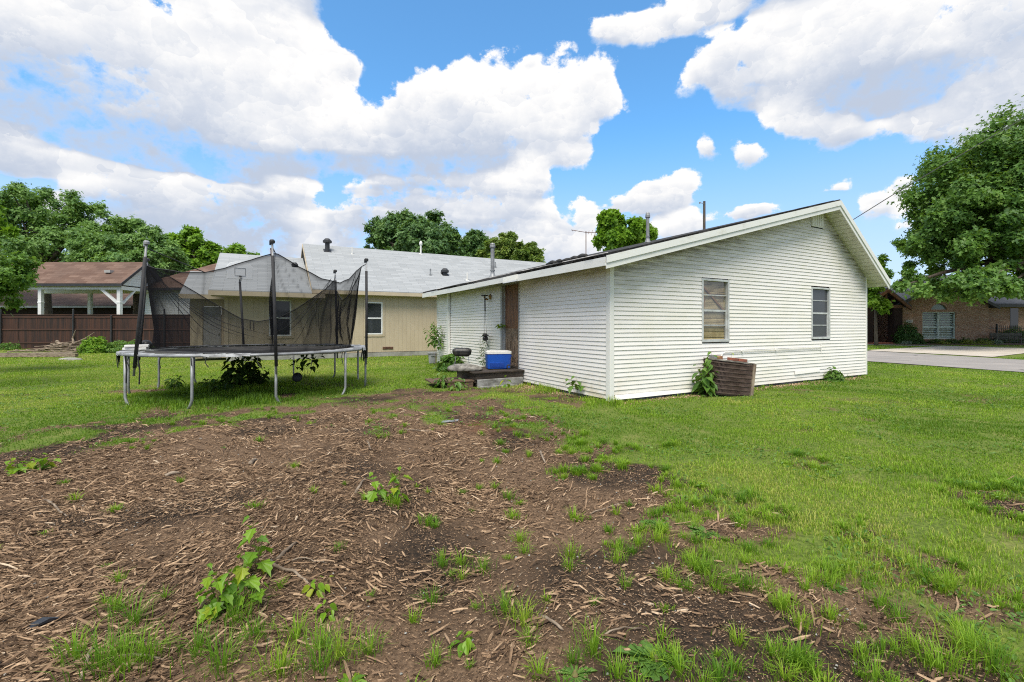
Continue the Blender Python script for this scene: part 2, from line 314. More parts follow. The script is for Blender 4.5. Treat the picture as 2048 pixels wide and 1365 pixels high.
# ------------------------------------------------------------------ mesh helpers
class MB:
    def __init__(s): s.v = []; s.f = []
    def quad(s, a, b, c, d):
        i = len(s.v); s.v += [tuple(a), tuple(b), tuple(c), tuple(d)]; s.f.append((i, i+1, i+2, i+3)); return s
    def poly(s, pts):
        i = len(s.v); s.v += [tuple(p) for p in pts]; s.f.append(tuple(range(i, i+len(pts)))); return s
    def ob(s, o, a, b, c):
        """parallelepiped from origin and three edge vectors"""
        o, a, b, c = Vector(o), Vector(a), Vector(b), Vector(c)
        if a.cross(b).dot(c) < 0: a, b = b, a
        i = len(s.v)
        s.v += [tuple(p) for p in (o, o+a, o+a+b, o+b, o+c, o+a+c, o+a+b+c, o+b+c)]
        for f in ((0, 3, 2, 1), (4, 5, 6, 7), (0, 1, 5, 4), (1, 2, 6, 5), (2, 3, 7, 6), (3, 0, 4, 7)): s.f.append(tuple(i+k for k in f))
        return s
    def box(s, x0, x1, y0, y1, z0, z1): return s.ob((x0, y0, z0), (x1-x0, 0, 0), (0, y1-y0, 0), (0, 0, z1-z0))
    def prism(s, pts, d):
        """polygon extruded by vector d"""
        d = Vector(d); i = len(s.v); n = len(pts)
        s.v += [tuple(p) for p in pts] + [tuple(Vector(p)+d) for p in pts]
        s.f.append(tuple(reversed(range(i, i+n)))); s.f.append(tuple(range(i+n, i+2*n)))
        for k in range(n):
            k2 = (k+1) % n; s.f.append((i+k, i+k2, i+n+k2, i+n+k))
        return s
    def tube(s, path, r, n=8, cap=True):
        P = [Vector(p) for p in path]; m = len(P)
        R = r if isinstance(r, (list, tuple)) else [r]*m
        i = len(s.v); ref = None
        for k in range(m):
            t = (P[min(k+1, m-1)]-P[max(k-1, 0)])
            t = t.normalized() if t.length > 1e-9 else Vector((0, 0, 1))
            if ref is None:
                ref = t.orthogonal().normalized()
            else:
                ref = (ref-t*ref.dot(t)); ref = ref.normalized() if ref.length > 1e-6 else t.orthogonal().normalized()
            b = t.cross(ref)
            for q in range(n):
                a = 2*PI*q/n; s.v.append(tuple(P[k]+(ref*math.cos(a)+b*math.sin(a))*R[k]))
        for k in range(m-1):
            for q in range(n):
                q2 = (q+1) % n; s.f.append((i+k*n+q, i+k*n+q2, i+(k+1)*n+q2, i+(k+1)*n+q))
        if cap:
            s.f.append(tuple(i+q for q in reversed(range(n)))); s.f.append(tuple(i+(m-1)*n+q for q in range(n)))
        return s
    def lathe(s, prof, n=20, c=(0, 0, 0), sx=1.0, sy=1.0):
        i = len(s.v); m = len(prof)
        for r, z in prof:
            for q in range(n):
                a = 2*PI*q/n; s.v.append((c[0]+r*math.cos(a)*sx, c[1]+r*math.sin(a)*sy, c[2]+z))
        for k in range(m-1):
            for q in range(n):
                q2 = (q+1) % n; s.f.append((i+k*n+q, i+k*n+q2, i+(k+1)*n+q2, i+(k+1)*n+q))
        s.f.append(tuple(i+q for q in reversed(range(n)))); s.f.append(tuple(i+(m-1)*n+q for q in range(n)))
        return s
    def rbox(s, x0, x1, y0, y1, z0, z1, r=0.03, tap=0.0, n=4):
        """box with rounded vertical edges; tap shrinks the bottom"""
        pts = []
        for cx, cy, a0 in ((x1-r, y1-r, 0), (x0+r, y1-r, 90), (x0+r, y0+r, 180), (x1-r, y0+r, 270)):
            for k in range(n+1):
                a = math.radians(a0+90*k/n); pts.append((cx+r*math.cos(a), cy+r*math.sin(a)))
        mx, my = (x0+x1)/2, (y0+y1)/2
        i = len(s.v); m = len(pts)
        for (z, sc) in ((z0, 1-tap), (z1, 1.0)):
            s.v += [(mx+(x-mx)*sc, my+(y-my)*sc, z) for x, y in pts]
        s.f.append(tuple(i+k for k in reversed(range(m)))); s.f.append(tuple(i+m+k for k in range(m)))
        for k in range(m):
            k2 = (k+1) % m; s.f.append((i+k, i+k2, i+m+k2, i+m+k))
        return s
    def build(s, name, mat, parent=None, smooth=False, bevel=0.0, loc=None):
        me = bpy.data.meshes.new(name); me.from_pydata(s.v, [], s.f); me.update()
        mat = M[mat] if isinstance(mat, str) else mat
        me.materials.append(mat)
        uv = me.uv_layers.new(name='UVMap'); L = me.loops; V = me.vertices
        for p in me.polygons:
            nr = p.normal
            u = Vector((-nr.y, nr.x, 0))
            u = u.normalized() if u.length > 0.05 else Vector((1, 0, 0))
            w = nr.cross(u)
            for li in p.loop_indices:
                co = V[L[li].vertex_index].co; uv.data[li].uv = (co.dot(u), co.dot(w))
            p.use_smooth = smooth
        o = bpy.data.objects.new(name, me); COL.objects.link(o)
        if parent: o.parent = parent
        if loc: o.location = loc
        if bevel:
            b = o.modifiers.new('bevel', 'BEVEL'); b.width = bevel; b.segments = 2; b.limit_method = 'ANGLE'
        return o
def thing(name, label, cat, loc=(0, 0, 0), rz=0.0, group=None):
    o = bpy.data.objects.new(name, None); COL.objects.link(o); o.location = loc; o.rotation_euler = (0, 0, rz)
    o.empty_display_size = 0.2
    o['label'] = label; o['category'] = cat
    if group: o['group'] = group
    return o
def tag(o, label, cat, group=None):
    o['label'] = label; o['category'] = cat
    if group: o['group'] = group
    return o
def npmesh(name, verts, faces, mat, parent=None, tint=None, attrs=None, smooth=False):
    me = bpy.data.meshes.new(name)
    nv, nf, k = len(verts), len(faces), faces.shape[1]
    me.vertices.add(nv); me.vertices.foreach_set('co', np.ascontiguousarray(verts, dtype=np.float32).ravel())
    me.loops.add(nf*k); me.loops.foreach_set('vertex_index', np.ascontiguousarray(faces, dtype=np.int32).ravel())
    me.polygons.add(nf); me.polygons.foreach_set('loop_start', np.arange(0, nf*k, k, dtype=np.int32))
    me.update(calc_edges=True)
    me.polygons.foreach_set('use_smooth', np.full(nf, bool(smooth)))
    if tint is not None:
        a = me.attributes.new('tint', 'FLOAT', 'FACE'); a.data.foreach_set('value', np.ascontiguousarray(tint, dtype=np.float32))
    for kx, vals in (attrs or {}).items():
        a = me.attributes.new(kx, 'FLOAT', 'POINT'); a.data.foreach_set('value', np.ascontiguousarray(vals, dtype=np.float32))
    me.materials.append(M[mat] if isinstance(mat, str) else mat)
    o = bpy.data.objects.new(name, me); COL.objects.link(o)
    if parent: o.parent = parent
    return o
# value noise in numpy
def vnoise(x, y, seed=0):
    xi = np.floor(x).astype(np.int64); yi = np.floor(y).astype(np.int64); fx = x-xi; fy = y-yi
    def h(a, b):
        n = (a*374761393+b*668265263+seed*974634777) & 0x7fffffff
        n = ((n ^ (n >> 13))*1274126177) & 0x7fffffff
        return ((n ^ (n >> 16)) & 0xffff)/65535.0
    sx = fx*fx*(3-2*fx); sy = fy*fy*(3-2*fy)
    return (h(xi, yi)*(1-sx)+h(xi+1, yi)*sx)*(1-sy)+(h(xi, yi+1)*(1-sx)+h(xi+1, yi+1)*sx)*sy
def fbm(x, y, seed=0, oc=4):
    a, s, t = 0.5, 0.0, 0.0
    for i in range(oc):
        s = s+a*vnoise(x*2**i, y*2**i, seed+i*17); t += a; a *= 0.5
    return s/t

# ------------------------------------------------------------------ ground
YT_X = np.array([-3000, -600, 0, 150, 300, 500, 700, 900, 1000, 1060, 1120, 1200, 3000], float)
YT_Y = np.array([980, 915, 882, 866, 852, 840, 829, 824, 828, 842, 880, 930, 1500], float)
XR_Y = np.array([800, 840, 880, 950, 1010, 1080, 1150, 1250, 1365, 1600, 3000], float)
XR_X = np.array([990, 1055, 1120, 1215, 1260, 1320, 1375, 1450, 1510, 1600, 2300], float)
def cover_fn(x, y):
    """lawn cover 0..1 at ground points (soil patch outline surveyed from the photograph)"""
    yy = np.maximum(y, 0.9)
    px = CX+x/yy*F; py = CY+F*H/yy
    a = (py-np.interp(px, YT_X, YT_Y))/np.maximum(18, (py-CY)*0.13)
    b = (np.interp(py, XR_Y, XR_X)-px)/(75+np.maximum(0, py-850)*0.55)
    s = np.minimum(a, b)
    n = fbm(x*2.6, y*2.6, 3, 4)-0.5; n2 = fbm(x*0.9, y*0.9, 9, 3)-0.5
    c = 0.56-0.34*np.clip(s, -2.2, 2.2)+n*2.0*np.exp(-(s/1.6)**2)+n*0.5+n2*1.0*np.exp(-(s/2.0)**2)
    # thin, gappy growth close to the viewer
    pf = np.clip((4.9-y)/1.6, 0, 1); gap = np.clip((fbm(x*3.4, y*3.4, 123, 3)-0.45)*7, 0, 1)
    c = c-pf*0.50*gap
    c = c-0.55*np.clip((fbm(x*1.25, y*1.25, 222, 4)-0.585)*9, 0, 1)*np.clip((15-y)/4, 0, 1)
    # worn ground between the trampoline and the steps
    w = np.exp(-(((x+2.0)/2.6)**2+((y-9.3)/1.5)**2)); c = c-w*0.55
    w2 = np.exp(-(((x+8.5)/1.2)**2+((y-10.2)/0.5)**2)); c = c-w2*0.8
    return np.clip(c, 0, 1)
def gz(x, y):
    near = np.clip((11-y)/5, 0, 1)*np.clip((y+1)/1.5, 0, 1)
    return ((fbm(x*0.9, y*0.9, 21, 3)-0.5)*0.07+(fbm(x*5, y*5, 33, 3)-0.5)*0.03)*near + (fbm(x*0.25, y*0.25, 41, 2)-0.5)*0.03*np.clip((y-6)/4, 0, 1)*np.clip((24-y)/6, 0, 1)-0.01
def axis(lo, hi, step, far):
    mid = np.arange(lo, hi+step/2, step)
    out = []; s = step; p = hi
    while p < far: s *= 1.22; p += s; out.append(p)
    left = []; s = step; p = lo
    while p > -far: s *= 1.22; p -= s; left.append(p)
    return np.concatenate([np.array(left[::-1]), mid, np.array(out)])
gx_ = axis(-8.0, 9.0, 0.055, 420); gy_ = axis(1.0, 11.0, 0.055, 420)
GX, GY = np.meshgrid(gx_, gy_)
GXr, GYr = GX.ravel(), GY.ravel()
Z = gz(GXr, GYr)
nx, ny = len(gx_), len(gy_)
ii = (np.arange(ny-1)[:, None]*nx+np.arange(nx-1)[None, :]).ravel()
gf = np.stack([ii, ii+1, ii+nx+1, ii+nx], 1)
cov = cover_fn(GXr, GYr)
ts = np.clip((fbm(GXr*1.1, GYr*1.1, 77, 4)-0.47)*5, 0, 1)
rx, ry, _ = gp(985, 850)
rd = np.exp(-(((GXr-rx)/0.5)**2+((GYr-ry)/0.55)**2))*np.clip((fbm(GXr*4, GYr*4, 5, 3)-0.3)*3, 0, 1)
g = npmesh('ground', np.stack([GXr, GYr, Z], 1), gf, 'ground', attrs={'cover': cov, 'topsoil': ts, 'red': rd}, smooth=True)
g['kind'] = 'structure'
def gh(x, y): return float(gz(np.array([x]), np.array([y]))[0])

# ------------------------------------------------------------------ white house
HC = (1.86, 8.62, 0.0); HR = math.atan2(0.480, 0.877)
house = thing('white_house', 'low white vinyl-sided house with a gable end and stained siding', 'house', HC, HR)
RT = Vector((math.cos(HR), math.sin(HR), 0)); LT = Vector((-math.sin(HR), math.cos(HR), 0))
def hp(t, l, z=0.0):
    p = Vector(HC)+RT*t+LT*l; return (p.x, p.y, z)
TW, LW, TP, ZE, SL, SR = 9.62, 9.72, 7.32, 2.846, 0.258, 0.73     # width, length, ridge, roof over wall, two pitches
ZP = ZE+SL*TP
def roofz(t): return ZE+SL*t if t <= TP else ZP-SR*(t-TP)
CH = 0.0845
def courses(z0, z1, spans_fn, place, stainf, rustf, name):
    """lapped siding: every course a slanted face over a small lip"""
    V, Fc, st, ru = [], [], [], []
    z = z0; k = 0; rq = random.Random(len(name))
    while z < z1:
        zt = min(z+CH, z1); ph = rq.uniform(0, 6.28); jo = rq.uniform(-0.001, 0.001)
        wv_ = lambda u: 0.0012*math.sin(u*1.7+ph)+0.0006*math.sin(u*4.3+ph*2)
        for (a, b) in spans_fn(z, zt):
            if b-a < 0.01: continue
            nseg = max(1, int((b-a)/0.35))
            for q in range(nseg):
                u0, u1 = a+(b-a)*q/nseg, a+(b-a)*(q+1)/nseg
                i = len(V)
                for (u, zz, off) in ((u0, z+wv_(u0), 0.0), (u1, z+wv_(u1), 0.0), (u0, z+wv_(u0), 0.019+jo), (u1, z+wv_(u1), 0.019+jo), (u0, zt+0.006, 0.001), (u1, zt+0.006, 0.001)):
                    V.append(place(u, zz, off)); st.append(stainf(u, zz)); ru.append(rustf(u, zz))
                Fc.append((i, i+1, i+3, i+2)); Fc.append((i+2, i+3, i+5, i+4))
        z += CH; k += 1
    return npmesh(name, np.array(V), np.array(Fc), 'siding', house, attrs={'stain': st, 'rust': ru})
WIN = [(2.555, 3.44, 1.114, 2.478), (6.77, 7.64, 1.124, 2.465)]
def gspans(z, zt):
    zz = (z+zt)/2
    a = max(0.05, (zz+0.06-ZE)/SL); b = min(TW-0.04, TP+(ZP-0.10-zz)/SR)
    sp = [(a, b)]
    for (w0, w1, y0, y1) in WIN+[(6.75, 7.30, 4.06, 4.50)]:
        if zt > y0+0.005 and z < y1-0.005:
            n = []
            for (p, q) in sp:
                if p < w0: n.append((p, min(q, w0)))
                if q > w1: n.append((max(p, w1), q))
            sp = [s for s in n if s[1] > s[0]]
    return sp
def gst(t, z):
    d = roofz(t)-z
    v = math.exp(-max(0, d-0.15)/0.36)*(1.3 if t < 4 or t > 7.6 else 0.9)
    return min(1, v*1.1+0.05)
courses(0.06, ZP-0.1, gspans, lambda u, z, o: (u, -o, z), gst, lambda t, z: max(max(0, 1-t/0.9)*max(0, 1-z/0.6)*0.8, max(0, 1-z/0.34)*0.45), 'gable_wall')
DOOR = (3.46, 4.50)
def lspans(z, zt):
    sp = [(0.05, DOOR[0]), (DOOR[1], LW-0.03)]
    if z > 2.62: sp = [(0.05, LW-0.03)]
    return sp
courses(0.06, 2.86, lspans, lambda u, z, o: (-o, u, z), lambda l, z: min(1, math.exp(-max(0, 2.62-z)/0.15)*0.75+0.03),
        lambda l, z: max(0, 1-l/2.6)*max(0, 1-z/0.62)*1.2, 'side_wall')
# plain far walls and the dark crawl space
b = MB(); b.box(0.08, TW-0.02, LW-0.05, LW, 0.06, 2.9); b.box(TW-0.02, TW, 0.0, LW, 0.06, 3.0); b.build('rear_wall', 'trim', house)
b = MB(); b.prism([(0.06, 0.13, 2.80), (TP, 0.13, ZP-0.12), (TW-0.06, 0.13, 2.98), (TW-0.06, 0.13, 0.07), (0.06, 0.13, 0.07)], (0, 0.04, 0)); b.prism([(0.02, DOOR[1], 0.07), (0.02, LW-0.06, 0.07), (0.02, LW-0.06, 2.80), (0.02, DOOR[1], 2.80)], (0.03, 0, 0)); b.prism([(0.02, 0.06, 0.07), (0.02, DOOR[0], 0.07), (0.02, DOOR[0], 2.80), (0.02, 0.06, 2.80)], (0.03, 0, 0)); b.build('sheathing', 'roomdark', house)
b = MB(); b.box(0.06, TW-0.1, 0.06, LW-0.1, -0.1, 0.06); b.build('foundation', 'slab', house)
b = MB()
b.box(-0.028, 0.075, -0.028, -0.002, 0.02, 2.74); b.box(-0.028, -0.002, -0.002, 0.09, 0.02, 2.74); b.build('corner_trim', 'trim', house, bevel=0.006)
b = MB(); b.box(TW-0.06, TW+0.022, -0.026, -0.001, 0.05, 3.0); b.box(TW, TW+0.022, -0.001, 0.07, 0.05, 3.0); b.build('corner_trim', 'trim', house, bevel=0.006)
b = MB(); b.box(-0.10, -0.019, 8.33, 8.50, 0.08, 2.68); b.build('downspout_cover', 'trim', house, bevel=0.01)
b = MB(); b.box(-0.024, -0.001, LW-0.05, LW+0.022, 0.05, 2.7); b.box(-0.024, 0.05, LW, LW+0.022, 0.05, 2.7); b.build('corner_trim', 'trim', house, bevel=0.006)
# bent loose strip of siding near the ground, and one lifted at the corner
b = MB(); b.ob((6.0, -0.034, 0.232), (1.15, 0.006, 0.02), (0, -0.003, 0), (0.0, 0.012, 0.08)); b.build('loose_siding_strip', 'siding', house)
b = MB(); b.ob((0.09, -0.060, 0.055), (2.1, 0.035, 0.0), (0, -0.004, 0), (0.0, 0.030, 0.085)); b.build('loose_siding_strip', 'siding', house)
# roof
OH, EV, ER, RE = 0.42, -0.45, 9.97, 10.1
def slope(b, t0, t1, l0, l1, up0, thick):
    z0, z1 = roofz(t0)+up0, roofz(t1)+up0
    b.ob((t0, l0, z0-thick), (t1-t0, 0, z1-z0), (0, l1-l0, 0), (0, 0, thick))
b = MB()
slope(b, EV, TP, -OH, RE, 0.0, 0.03)
b.ob((TP, -OH, ZP-0.03), (ER-TP, 0, -SR*(ER-TP)), (0, RE+OH, 0), (0, 0, 0.03))
# curled shingle edges along the eave
rr = random.Random(4)
l = -OH
while l < RE:
    w = rr.uniform(0.25, 0.5); dz = rr.uniform(0.003, 0.016); ex = rr.uniform(0.0, 0.05)
    b.ob((EV-ex, l, roofz(EV)+0.002-SL*ex), (0.4, 0, 0.4*SL), (0, w*0.96, rr.uniform(-.01, .01)), (0, 0, dz)); l += w
t = EV
while t < TP-0.4:
    w = rr.uniform(0.2, 0.42); b.ob((t, -OH-rr.uniform(0.0, 0.03), roofz(t)+0.002), (w*0.95, 0, w*0.95*SL), (0, 0.3, 0), (0, 0, rr.uniform(0.002, 0.012))); t += w
roof = b.build('roof', 'roofdark', house)
b = MB()
slope(b, -0.83, EV+0.02, 2.78, 4.35, 0.005, 0.05); b.ob((-0.70, 4.35, roofz(-0.70)-0.04), (0.3, 0, 0.3*SL), (0.12, 0.75, 0.02), (0, 0, 0.045)); b.build('door_canopy', 'tar', roof)
b = MB()                                                   # rolled roofing left on the roof
for k in range(5):
    l0 = 0.75+k*0.28; b.tube([(0.05+rr.uniform(-.1, .1), l0, roofz(0.05)+0.03), (0.1, l0+0.25, roofz(0.1)+rr.uniform(.03, .055)), (0.12, l0+0.5, roofz(0.1)+0.03)], [0.04, 0.055, 0.035], 8)
b.build('roofing_scraps', 'tar', roof, smooth=True)
def fas(b, p, q, out, h, th, drop):
    """board from p to q below the roof edge"""
    p, q = Vector(p), Vector(q)
    b.ob(p+Vector((0, 0, -drop-h)), q-p, Vector(out)*th, (0, 0, h))
b = MB()
fas(b, (EV-0.012, -OH-0.01, roofz(EV)-0.0), (TP, -OH-0.01, ZP), (0, -1, 0), 0.13, 0.022, 0.032)
fas(b, (EV-0.002, -OH+0.012, roofz(EV)-0.0), (TP, -OH+0.012, ZP), (0, -1, 0), 0.10, 0.022, 0.162)
fas(b, (TP, -OH-0.01, ZP), (ER+0.01, -OH-0.01, ZP-SR*(ER+0.01-TP)), (0, -1, 0), 0.15, 0.022, 0.032)
fas(b, (TP, -OH+0.012, ZP), (ER, -OH+0.012, ZP-SR*(ER-TP)), (0, -1, 0), 0.11, 0.022, 0.177)
b.build('rake_fascia', 'fascia', roof)
b = MB()
fas(b, (EV, -OH+0.012, roofz(EV)), (EV, 2.78, roofz(EV)), (-1, 0, 0), 0.155, 0.022, 0.052)
fas(b, (EV, 4.35, roofz(EV)), (EV, RE, roofz(EV)), (-1, 0, 0), 0.145, 0.022, 0.052)
zc = roofz(-0.83)
fas(b, (-0.83, 2.78, zc+0.005), (-0.83, 4.37, zc+0.005), (-1, 0, 0), 0.12, 0.022, 0.047)
b.ob((-0.852, 2.757, zc-0.162), (0.40, 0, 0.40*SL), (0, 0.022, 0), (0, 0, 0.12)); b.ob((-0.852, 4.371, zc-0.162), (0.40, 0, 0.40*SL), (0, 0.022, 0), (0, 0, 0.12))
b.build('eave_fascia', 'fascia', roof)
b = MB(); fas(b, (ER, -OH+0.012, roofz(ER)), (ER, RE, roofz(ER)), (1, 0, 0), 0.15, 0.022, 0.052); b.build('eave_fascia', 'fascia', roof)
b = MB()
b.ob((EV+0.01, -OH+0.015, roofz(EV)-0.175), (TP-EV, 0, SL*(TP-EV)), (0, OH-0.005, 0), (0, 0, 0.012))
b.ob((TP, -OH+0.015, ZP-0.215), (ER-TP-0.01, 0, -SR*(ER-TP-0.01)), (0, OH-0.005, 0), (0, 0, 0.012))
b.ob((TW+0.025, 0.01, roofz(TW+0.025)-0.2), (ER-TW-0.04, 0, -SR*(ER-TW-0.04)), (0, RE, 0), (0, 0, 0.012))
b.ob((EV+0.01, 0.02, roofz(EV)-0.14), (-EV-0.03, 0, SL*(-EV-0.03)), (0, RE-0.05, 0), (0, 0, 0.012))
b.ob((-0.80, 2.80, roofz(-0.80)-0.09), (0.34, 0, 0.34*SL), (0, 1.55, 0), (0, 0, 0.012))
b.build('soffit', 'soffit', roof)
def pipe(t, l, r, h, mat, cap=True, parent=roof, name='vent_pipe', z=None):
    z = roofz(t) if z is None else z
    b = MB(); b.tube([(t, l, z-0.1), (t, l, z+h)], r, 14); b.lathe([(r*1.9, 0), (r*1.2, 0.10), (r*1.05, 0.14)], 14, (t, l, z-0.01))
    b.lathe([(r*1.25, 0), (r*1.25, 0.03)], 14, (t, l, z+h*0.22))
    if cap: b.lathe([(r*1.05, 0), (r*1.45, 0.02), (r*1.45, 0.08), (r*1.2, 0.10), (r*1.3, 0.12), (r*1.0, 0.16), (r*0.3, 0.17)], 14, (t, l, z+h))
    return b.build(name, mat, parent, smooth=False)
pipe(0.5, 6.05, 0.060, 0.90, 'galv'); pipe(4.0, 3.0, 0.048, 0.70, 'galv')
# service mast on the far slope
b = MB(); b.tube([(9.0, 1.2, 3.3), (9.0, 1.2, 3.85), (8.97, 1.15, 3.92)], 0.03, 10); b.build('service_mast', 'galv', roof)
b = MB()
b.box(6.75, 7.30, -0.035, -0.005, 4.06, 4.50)
for k in range(5): b.box(6.78+k*0.105, 6.78+k*0.105+0.075, -0.048, -0.035, 4.09, 4.47)
b.build('gable_vent', 'trim', house)
# windows in the gable
def sash_window(w, kind):
    t0, t1, z0, z1 = w
    b = MB(); f = 0.035
    b.box(t0-0.012, t0+f, -0.03, 0.10, z0-0.012, z1+0.012); b.box(t1-f, t1+0.012, -0.03, 0.10, z0-0.012, z1+0.012)
    b.box(t0+f, t1-f, -0.03, 0.10, z1-f, z1+0.012); b.box(t0+f, t1-f, -0.034, 0.10, z0-0.012, z0+f+0.01)
    win = b.build('window', 'winframe', house, bevel=0.004)
    b = MB(); zm = (z0+z1)/2
    b.box(t0+f, t1-f, 0.015, 0.05, zm-0.022, zm+0.022)
    for zz in (z0+(zm-z0)*0.5+0.02, zm+(z1-zm)*0.5): b.box(t0+f, t1-f, 0.018, 0.045, zz-0.010, zz+0.010)
    b.box(t0+f, t0+f+0.022, 0.017, 0.047, z0+f, z1-f); b.box(t1-f-0.028, t1-f, 0.012, 0.047, z0+f, zm-0.022)
    b.build('sash', 'winframe', win)
    b = MB(); b.quad((t0+f, 0.03, z0+f), (t1-f, 0.03, z0+f), (t1-f, 0.03, z1-f), (t0+f, 0.03, z1-f)); b.build('pane', 'pane' if kind else 'glassscreen', win)
    if kind:
        b = MB(); z = z0+0.04; r2 = random.Random(2)
        while z < z1-0.05:
            s_ = r2.uniform(-0.004, 0.004)
            b.ob((t0+f, 0.06, z+s_), (t1-t0-2*f, 0, r2.uniform(-.006, .006)), (0, 0.012, 0.020), (0, 0.0015, -0.001)); z += 0.026
        b.build('blind', 'blind', win)
        b = MB(); b.ob((t0+0.05, 0.036, z1-0.13), (0.74, 0.0, -0.56), (0, 0.014, 0), (0.02, 0, 0.03)); b.ob((t0+0.09, 0.034, z1-0.62), (0.02, 0, 0.22), (0, 0.014, 0), (0.05, 0, 0.0)); b.build('broken_slat', 'rustbox', win)
    b = MB(); b.box(t0-0.01, t1+0.01, 0.10, 0.12, z0, z1); b.build('dark_room', 'roomdark', win)
    return win
sash_window(WIN[0], True); sash_window(WIN[1], False)
# door
b = MB(); zb, zt = 0.40, 2.62
b.box(0.075, 0.11, DOOR[0]+0.06, DOOR[1]-0.10, 1.38, zt-0.03); door = b.build('door', 'doorwood', house)
b = MB(); r3 = random.Random(8); y = DOOR[0]+0.06
b.box(0.092, 0.11, DOOR[0]+0.06, DOOR[1]-0.10, zb, 1.38)
while y < DOOR[1]-0.11:
    w = r3.uniform(0.018, 0.05); y1 = min(y+w, DOOR[1]-0.10); h = r3.uniform(0.55, 1.0)
    b.ob((0.074, y, 1.39), (0.018, 0, 0), (0, (y1-y)*0.9, 0), (r3.uniform(-.012, .004), r3.uniform(-.02, .02), -h)); y = y1
b.build('rotten_lower_door', 'doorrot', door)
b = MB()
b.box(-0.022, 0.13, DOOR[1]-0.085, DOOR[1]+0.0, zb-0.04, zt+0.0); b.box(-0.022, 0.13, DOOR[0], DOOR[0]+0.04, zb-0.04, zt); b.box(-0.022, 0.13, DOOR[0]+0.04, DOOR[1]-0.085, zt-0.05, zt)
b.box(0.05, 0.075, DOOR[1]-0.115, DOOR[1]-0.085, zb, zt-0.05); b.build('door_frame', 'jamb', door)
b = MB(); b.box(-0.06, 0.12, DOOR[0]+0.04, DOOR[1]-0.085, 0.34, 0.40); b.build('threshold', 'deckwood', door, bevel=0.008)
# conduit and junction box on the gable wall
b = MB(); b.tube([(3.12, -0.035, 0.5), (3.14, -0.035, 0.74), (3.20, -0.035, 0.84), (3.30, -0.035, 0.875), (3.9, -0.035, 0.885), (5.2, -0.035, 0.88), (7.2, -0.035, 0.895)], 0.010, 8)
for t in (3.9, 5.2): b.box(t-0.015, t+0.015, -0.055, -0.012, 0.85, 0.91)
b.tube([(7.2, -0.035, 0.8), (7.2, -0.035, 0.98)], 0.01, 6); b.build('conduit', 'trim', house, smooth=False)
b = MB(); b.box(2.78, 2.86, -0.16, -0.02, 0.42, 0.83); o = b.build('disconnect_box', 'galv', house, bevel=0.008)
b = MB(); b.box(2.865, 3.06, -0.15, -0.02, 0.45, 0.80); b.build('rusty_box', 'rustbox', house, bevel=0.008)

# wall lamp by the door, its lower half hanging on its cord
lamp = thing('wall_lamp', 'broken brass lantern dangling on its cord from the white side wall', 'lamp', hp(-0.02, 5.14, 2.30), HR)
b = MB(); b.lathe([(0.075, 0), (0.07, 0.02), (0.03, 0.035)], 16); 
o = b.build('back_plate', 'brass', lamp, smooth=False); o.rotation_euler = (0, -PI/2, 0)
b = MB(); b.tube([(-0.02, 0, 0), (-0.10, 0, 0.04), (-0.17, 0.02, 0.03), (-0.19, 0.03, -0.04)], 0.013, 8); b.lathe([(0.055, 0), (0.06, .03), (0.02, .06)], 10, (-0.1, 0.05, -0.1)); b.build('arm', 'brass', lamp)
b = MB(); b.box(-0.26, -0.09, -0.02, 0.08, 0.02, 0.05); b.tube([(-0.16, 0.03, 0.02), (-0.15, 0.035, -0.42)], 0.02, 8); b.build('lamp_stem', 'blackplastic', lamp)
b = MB(); b.tube([(-0.16, 0.035, -0.42), (-0.165, 0.07, -0.85), (-0.14, 0.10, -1.06)], 0.005, 5); b.tube([(-0.14, 0.03, -0.42), (-0.14, -0.01, -0.85), (-0.13, -0.02, -1.05)], 0.005, 5); b.build('cord', 'wire', lamp)
b = MB(); b.lathe([(0.03, 0), (0.075, 0.03), (0.085, 0.09), (0.05, 0.13), (0.08, 0.17), (0.03, 0.22)], 12, (-0.14, 0.04, -1.27)); b.box(-0.2, -0.08, -0.06, 0.13, -1.13, -1.09); b.tube([(-0.13, 0.0, -1.25), (-0.13, -0.07, -1.36)], 0.012, 6); b.build('hanging_socket', 'blackplastic', lamp)

# ------------------------------------------------------------------ wooden porch
deck = thing('porch_deck', 'dark weathered wooden porch platform below the side door', 'deck', HC, HR)
b = MB(); l = 3.17
while l < 4.44:
    b.box(-1.40, -0.025, l, min(l+0.138, 4.46), 0.325, 0.362); l += 0.145
b.build('deck_boards', 'deckwood', deck, bevel=0.006)
b = MB(); b.box(-1.34, -0.03, 3.22, 3.26, 0.17, 0.322); b.box(-1.34, -1.30, 3.26, 4.42, 0.10, 0.322); b.box(-1.34, -0.03, 4.38, 4.42, 0.0, 0.322); b.build('skirt_board', 'deckwood', deck)
b = MB(); b.box(-1.30, -0.06, 3.28, 4.36, -0.05, 0.16); b.build('support_block', 'deckwood', deck)
step = thing('porch_step', 'low brown rotting plank step left of the porch platform', 'step', HC, HR)
b = MB(); b.ob((-2.30, 3.62, 0.10), (0.95, -0.34, 0.03), (0.10, 0.80, 0), (0, 0, 0.035)); b.build('tread', 'oldwood', step, bevel=0.006)
b = MB(); b.ob((-1.95, 3.52, -0.02), (0.58, -0.22, 0.0), (0.012, 0.04, 0), (0, 0, 0.135)); b.build('riser', 'oldwood', step); b = MB(); b.ob((-1.85, 4.18, -0.02), (0.5, -0.2, 0.0), (0.012, 0.04, 0), (0, 0, 0.12)); b.build('riser', 'oldwood', step)
b = MB(); b.ob((-1.33, 3.09, -0.02), (1.20, -0.03, 0.01), (0.0, 0.09, 0), (0, 0, 0.205)); b.ob((-1.30, 3.02, -0.05), (1.0, 0.0, 0), (0, .07, 0), (0, 0, 0.08))
tag(b.build('concrete_kerb', 'slab', None, bevel=0.012), 'grey concrete edging block along the front foot of the porch platform', 'concrete block')
